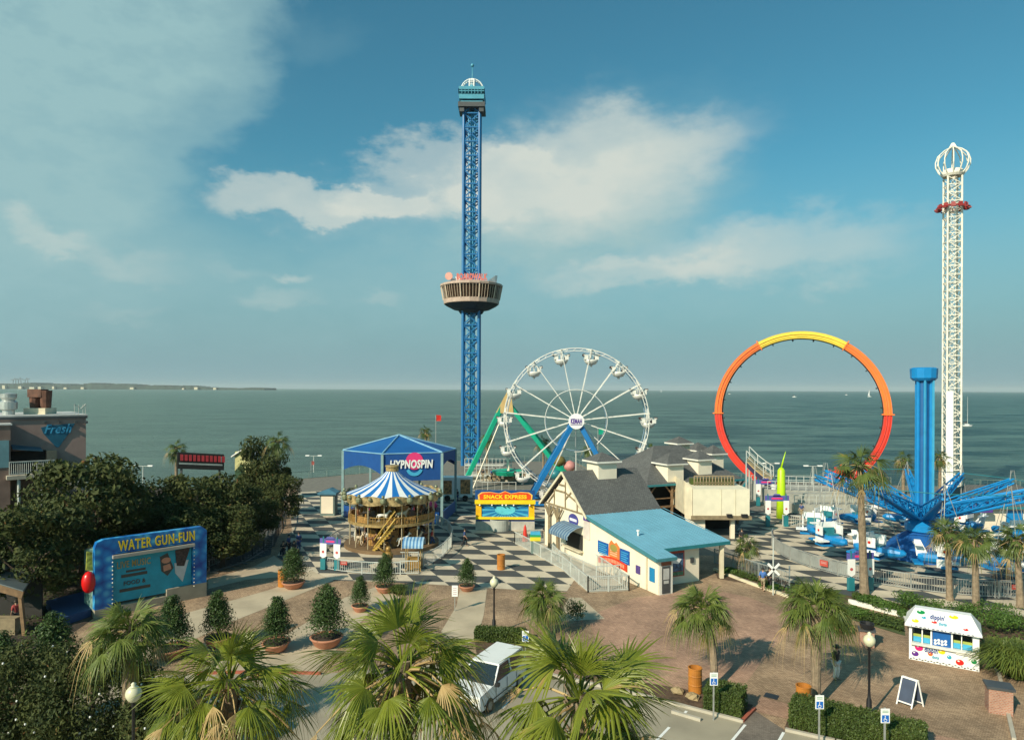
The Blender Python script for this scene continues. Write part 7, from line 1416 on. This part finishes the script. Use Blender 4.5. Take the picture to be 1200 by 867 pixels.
# ---------------------------------------------------------------- people
skin = mat('skin', (.42, .25, .17), .55, var=.05); hairm = mat('dark_hair', (.02, .015, .012), .6)
def person(g, rz, label, top, legs, pose='stand', sc=1, hat=False, shorts=False, hair=hairm):
    # figure 1.7 m tall, facing -Y; joints shared by body and clothes
    fw = .22 if pose == 'walk' else .02
    hipz = .9; sit = pose == 'sit'
    if sit: hipz = .48
    J = {'pel': (0, 0, hipz), 'wai': (0, 0, hipz + .16), 'che': (0, -.02, hipz + .38), 'nec': (0, -.02, hipz + .56), 'hea': (0, -.05, hipz + .68), 'top': (0, -.03, hipz + .77)}
    for s_, n in ((-1, 'l'), (1, 'r')):
        J['hip' + n] = (s_ * .09, 0, hipz - .05)
        if sit: J['kne' + n] = (s_ * .12, -.42, .48); J['ank' + n] = (s_ * .12, -.42, .08); J['toe' + n] = (s_ * .13, -.6, .04)
        else: J['kne' + n] = (s_ * .1, -.06 - s_ * fw * .6, .48); J['ank' + n] = (s_ * .1, .02 - s_ * fw * 1.1, .08); J['toe' + n] = (s_ * .11, -.15 - s_ * fw * 1.1, .04)
        J['sho' + n] = (s_ * .18, -.01, hipz + .47)
        if pose in ('walk', 'stand'): J['elb' + n] = (s_ * .24, .03 + s_ * fw * .3, hipz + .2); J['wri' + n] = (s_ * .25, -.06 + s_ * fw * .7, hipz - .02)
        else: J['elb' + n] = (s_ * .25, -.02, hipz + .2); J['wri' + n] = (s_ * .12, -.26, hipz + .26)
        w_ = V(J['wri' + n]); e_ = V(J['elb' + n]); d_ = (w_ - e_).normalized()
        J['pal' + n] = tuple(w_ + d_ * .07)
        for k in range(5): a_ = V((0, (k - 2) * .02, 0)); ln = (.075, .09, .095, .085, .06)[k] * (1 if k < 4 else .8); J['f%d%s' % (k, n)] = tuple(w_ + d_ * (.07 + ln) + a_ - V((s_ * .015, 0, 0)))
    Rr = dict(pel=.13, wai=.115, che=.14, nec=.05, hea=.095, top=.07, hip=.09, kne=.055, ank=.04, toe=.035, sho=.06, elb=.04, wri=.028, pal=.035, f=.009)
    E = [('pel', 'wai'), ('wai', 'che'), ('che', 'nec'), ('nec', 'hea'), ('hea', 'top')]
    for n in 'lr':
        E += [('pel', 'hip' + n), ('hip' + n, 'kne' + n), ('kne' + n, 'ank' + n), ('ank' + n, 'toe' + n), ('che', 'sho' + n), ('sho' + n, 'elb' + n), ('elb' + n, 'wri' + n), ('wri' + n, 'pal' + n)] + [('pal' + n, 'f%d%s' % (k, n)) for k in range(5)]
    def grow(names, edges, add=0, lv=1, nm='body'):
        ks = list(names); jj = []
        for k in ks: b = Rr.get(k, Rr.get(k[:-1], Rr['f'] if k[0] == 'f' else .05)); jj.append((J[k], b + (add if k[0] != 'f' else 0)))
        return skinmesh(nm, jj, [(ks.index(a), ks.index(b)) for a, b in edges if a in ks and b in ks], lv)
    t = empty('person', (0, 0, 0)); tag(t, label, 'person')
    def put(me, m, nm, par): me.materials.clear(); me.materials.append(m); o = bpy.data.objects.new(nm, me); col.objects.link(o); o.parent = par; return o
    ks = list(J.keys()); put(grow(ks, E), skin, 'body', t)
    tk = ['che', 'wai', 'pel', 'nec', 'shol', 'elbl', 'shor', 'elbr']; J2 = dict(J); J['nec'] = (J['nec'][0], J['nec'][1], J['nec'][2] - .04)
    put(grow(tk, E, .022, 1, 'shirt'), top, 'shirt', t); J['nec'] = J2['nec']
    lk = ['pel', 'hipl', 'knel', 'hipr', 'kner'] + ([] if shorts else ['ankl', 'ankr']); put(grow(lk, E, .024, 1, 'trousers'), legs, 'trousers', t)
    h = V(J['hea']); m = MB()
    m.lathe([(.112, 0), (.12, .05), (.1, .11), (.05, .145), (.001, .15)], 14, h + V((0, .02, .0))); put_ = m.build('hair', hair, t, True)
    m = MB(); [m.ball(h + V((s_ * .035, -.1, .01)), .012, 6) for s_ in (-1, 1)]; m.build('eyes', black, t); m = MB(); m.ball(h + V((0, -.11, -.02)), .018, 6, 1.4); m.build('nose', skin, t); m = MB(); [m.ball(V(J['toe' + n]) + V((0, .06, 0)), .06, 8, .7) for n in 'lr']; m.each('shoe', black, t)
    if hat: m = MB(); m.lathe([(.2, .06), (.2, .075), (.115, .09), (.1, .17), (.001, .18)], 18, h); m.build('hat', black, t)
    t.location = g; t.rotation_euler = (0, 0, rz); t.scale = (sc,) * 3; return t
cb, cn_, cw, cr_, cg, cj = mat('cloth_black', (.02, .02, .025), .8), mat('cloth_navy', (.03, .06, .18), .8), mat('cloth_pale', (.5, .5, .48), .8), mat('cloth_red', (.35, .05, .05), .8), mat('cloth_khaki', (.3, .24, .15), .8), mat('cloth_blue', (.05, .14, .4), .8)
person(G(981, 796), .5, 'person with black hat and top and white trousers standing on the brown paving', cb, mat('cloth_white', (.68, .68, .66), .8), 'stand', 1.05, True)
person(G(895, 692), 2.6, 'person in a blue shirt and pale shorts walking past the crossing sign', cj, cg, 'walk', 1.0, shorts=True)
person(G(903, 691), 2.5, 'person in dark clothes walking next to the one in blue', cb, cb, 'walk', 1.0)
for i, (u, v, a, b, ps_, lb) in enumerate(((333, 650, cb, cb, 'sit', 'person in black sitting at the railway fence, left of the group'), (339, 648, cn_, cb, 'stand', 'person in navy standing in the group at the railway fence'), (345, 650, cb, cr_, 'sit', 'person in black with dark red trousers by the railway fence'), (351, 645, cn_, cn_, 'stand', 'person in navy at the right of the group by the railway fence'),
    (671, 642, cr_, cb, 'stand', 'person in red waiting under the blue awning'), (676, 645, cb, cb, 'stand', 'person in black under the blue awning'), (545, 640, cn_, cb, 'walk', 'person in navy walking between carousel and snack stand'),
    (640, 634, cb, cg, 'stand', 'person behind the striped cart by the ramp'), (20, 735, cr_, cb, 'stand', 'person in red inside the grey roofed stall'), (940, 606, cn_, cg, 'walk', 'person on the grey steps below the ring'), (536, 588, cb, cn_, 'stand', 'person in the shade left of the snack stand'), (507, 640, cr_, cn_, 'walk', 'person in red behind the right hand carousel railing'), (870, 640, cb, cb, 'walk', 'person in black in the shade of the cream box building'))):
    person(G(u, v), i * 1.3, lb, a, b, ps_)
for i, (x, y) in enumerate(((-4.6, 109), (-3.2, 108.6), (-1.8, 109.2), (-.4, 108.5), (1.2, 109), (-2.6, 110.4), (.4, 110.2))):
    person(V((x, y, .6)), i * 1.1, 'person standing on the crowded waterfront terrace below the tower', (cb, cj, cw, cr_)[i % 4], (cg, cb, cn_)[i % 3], 'stand')
    bpy.context.scene.objects  # each is an individual
for o in list(col.objects):
    if o.parent is None and o.get('label', '').startswith('person standing on the crowded'): o['group'] = 'people on the waterfront terrace'
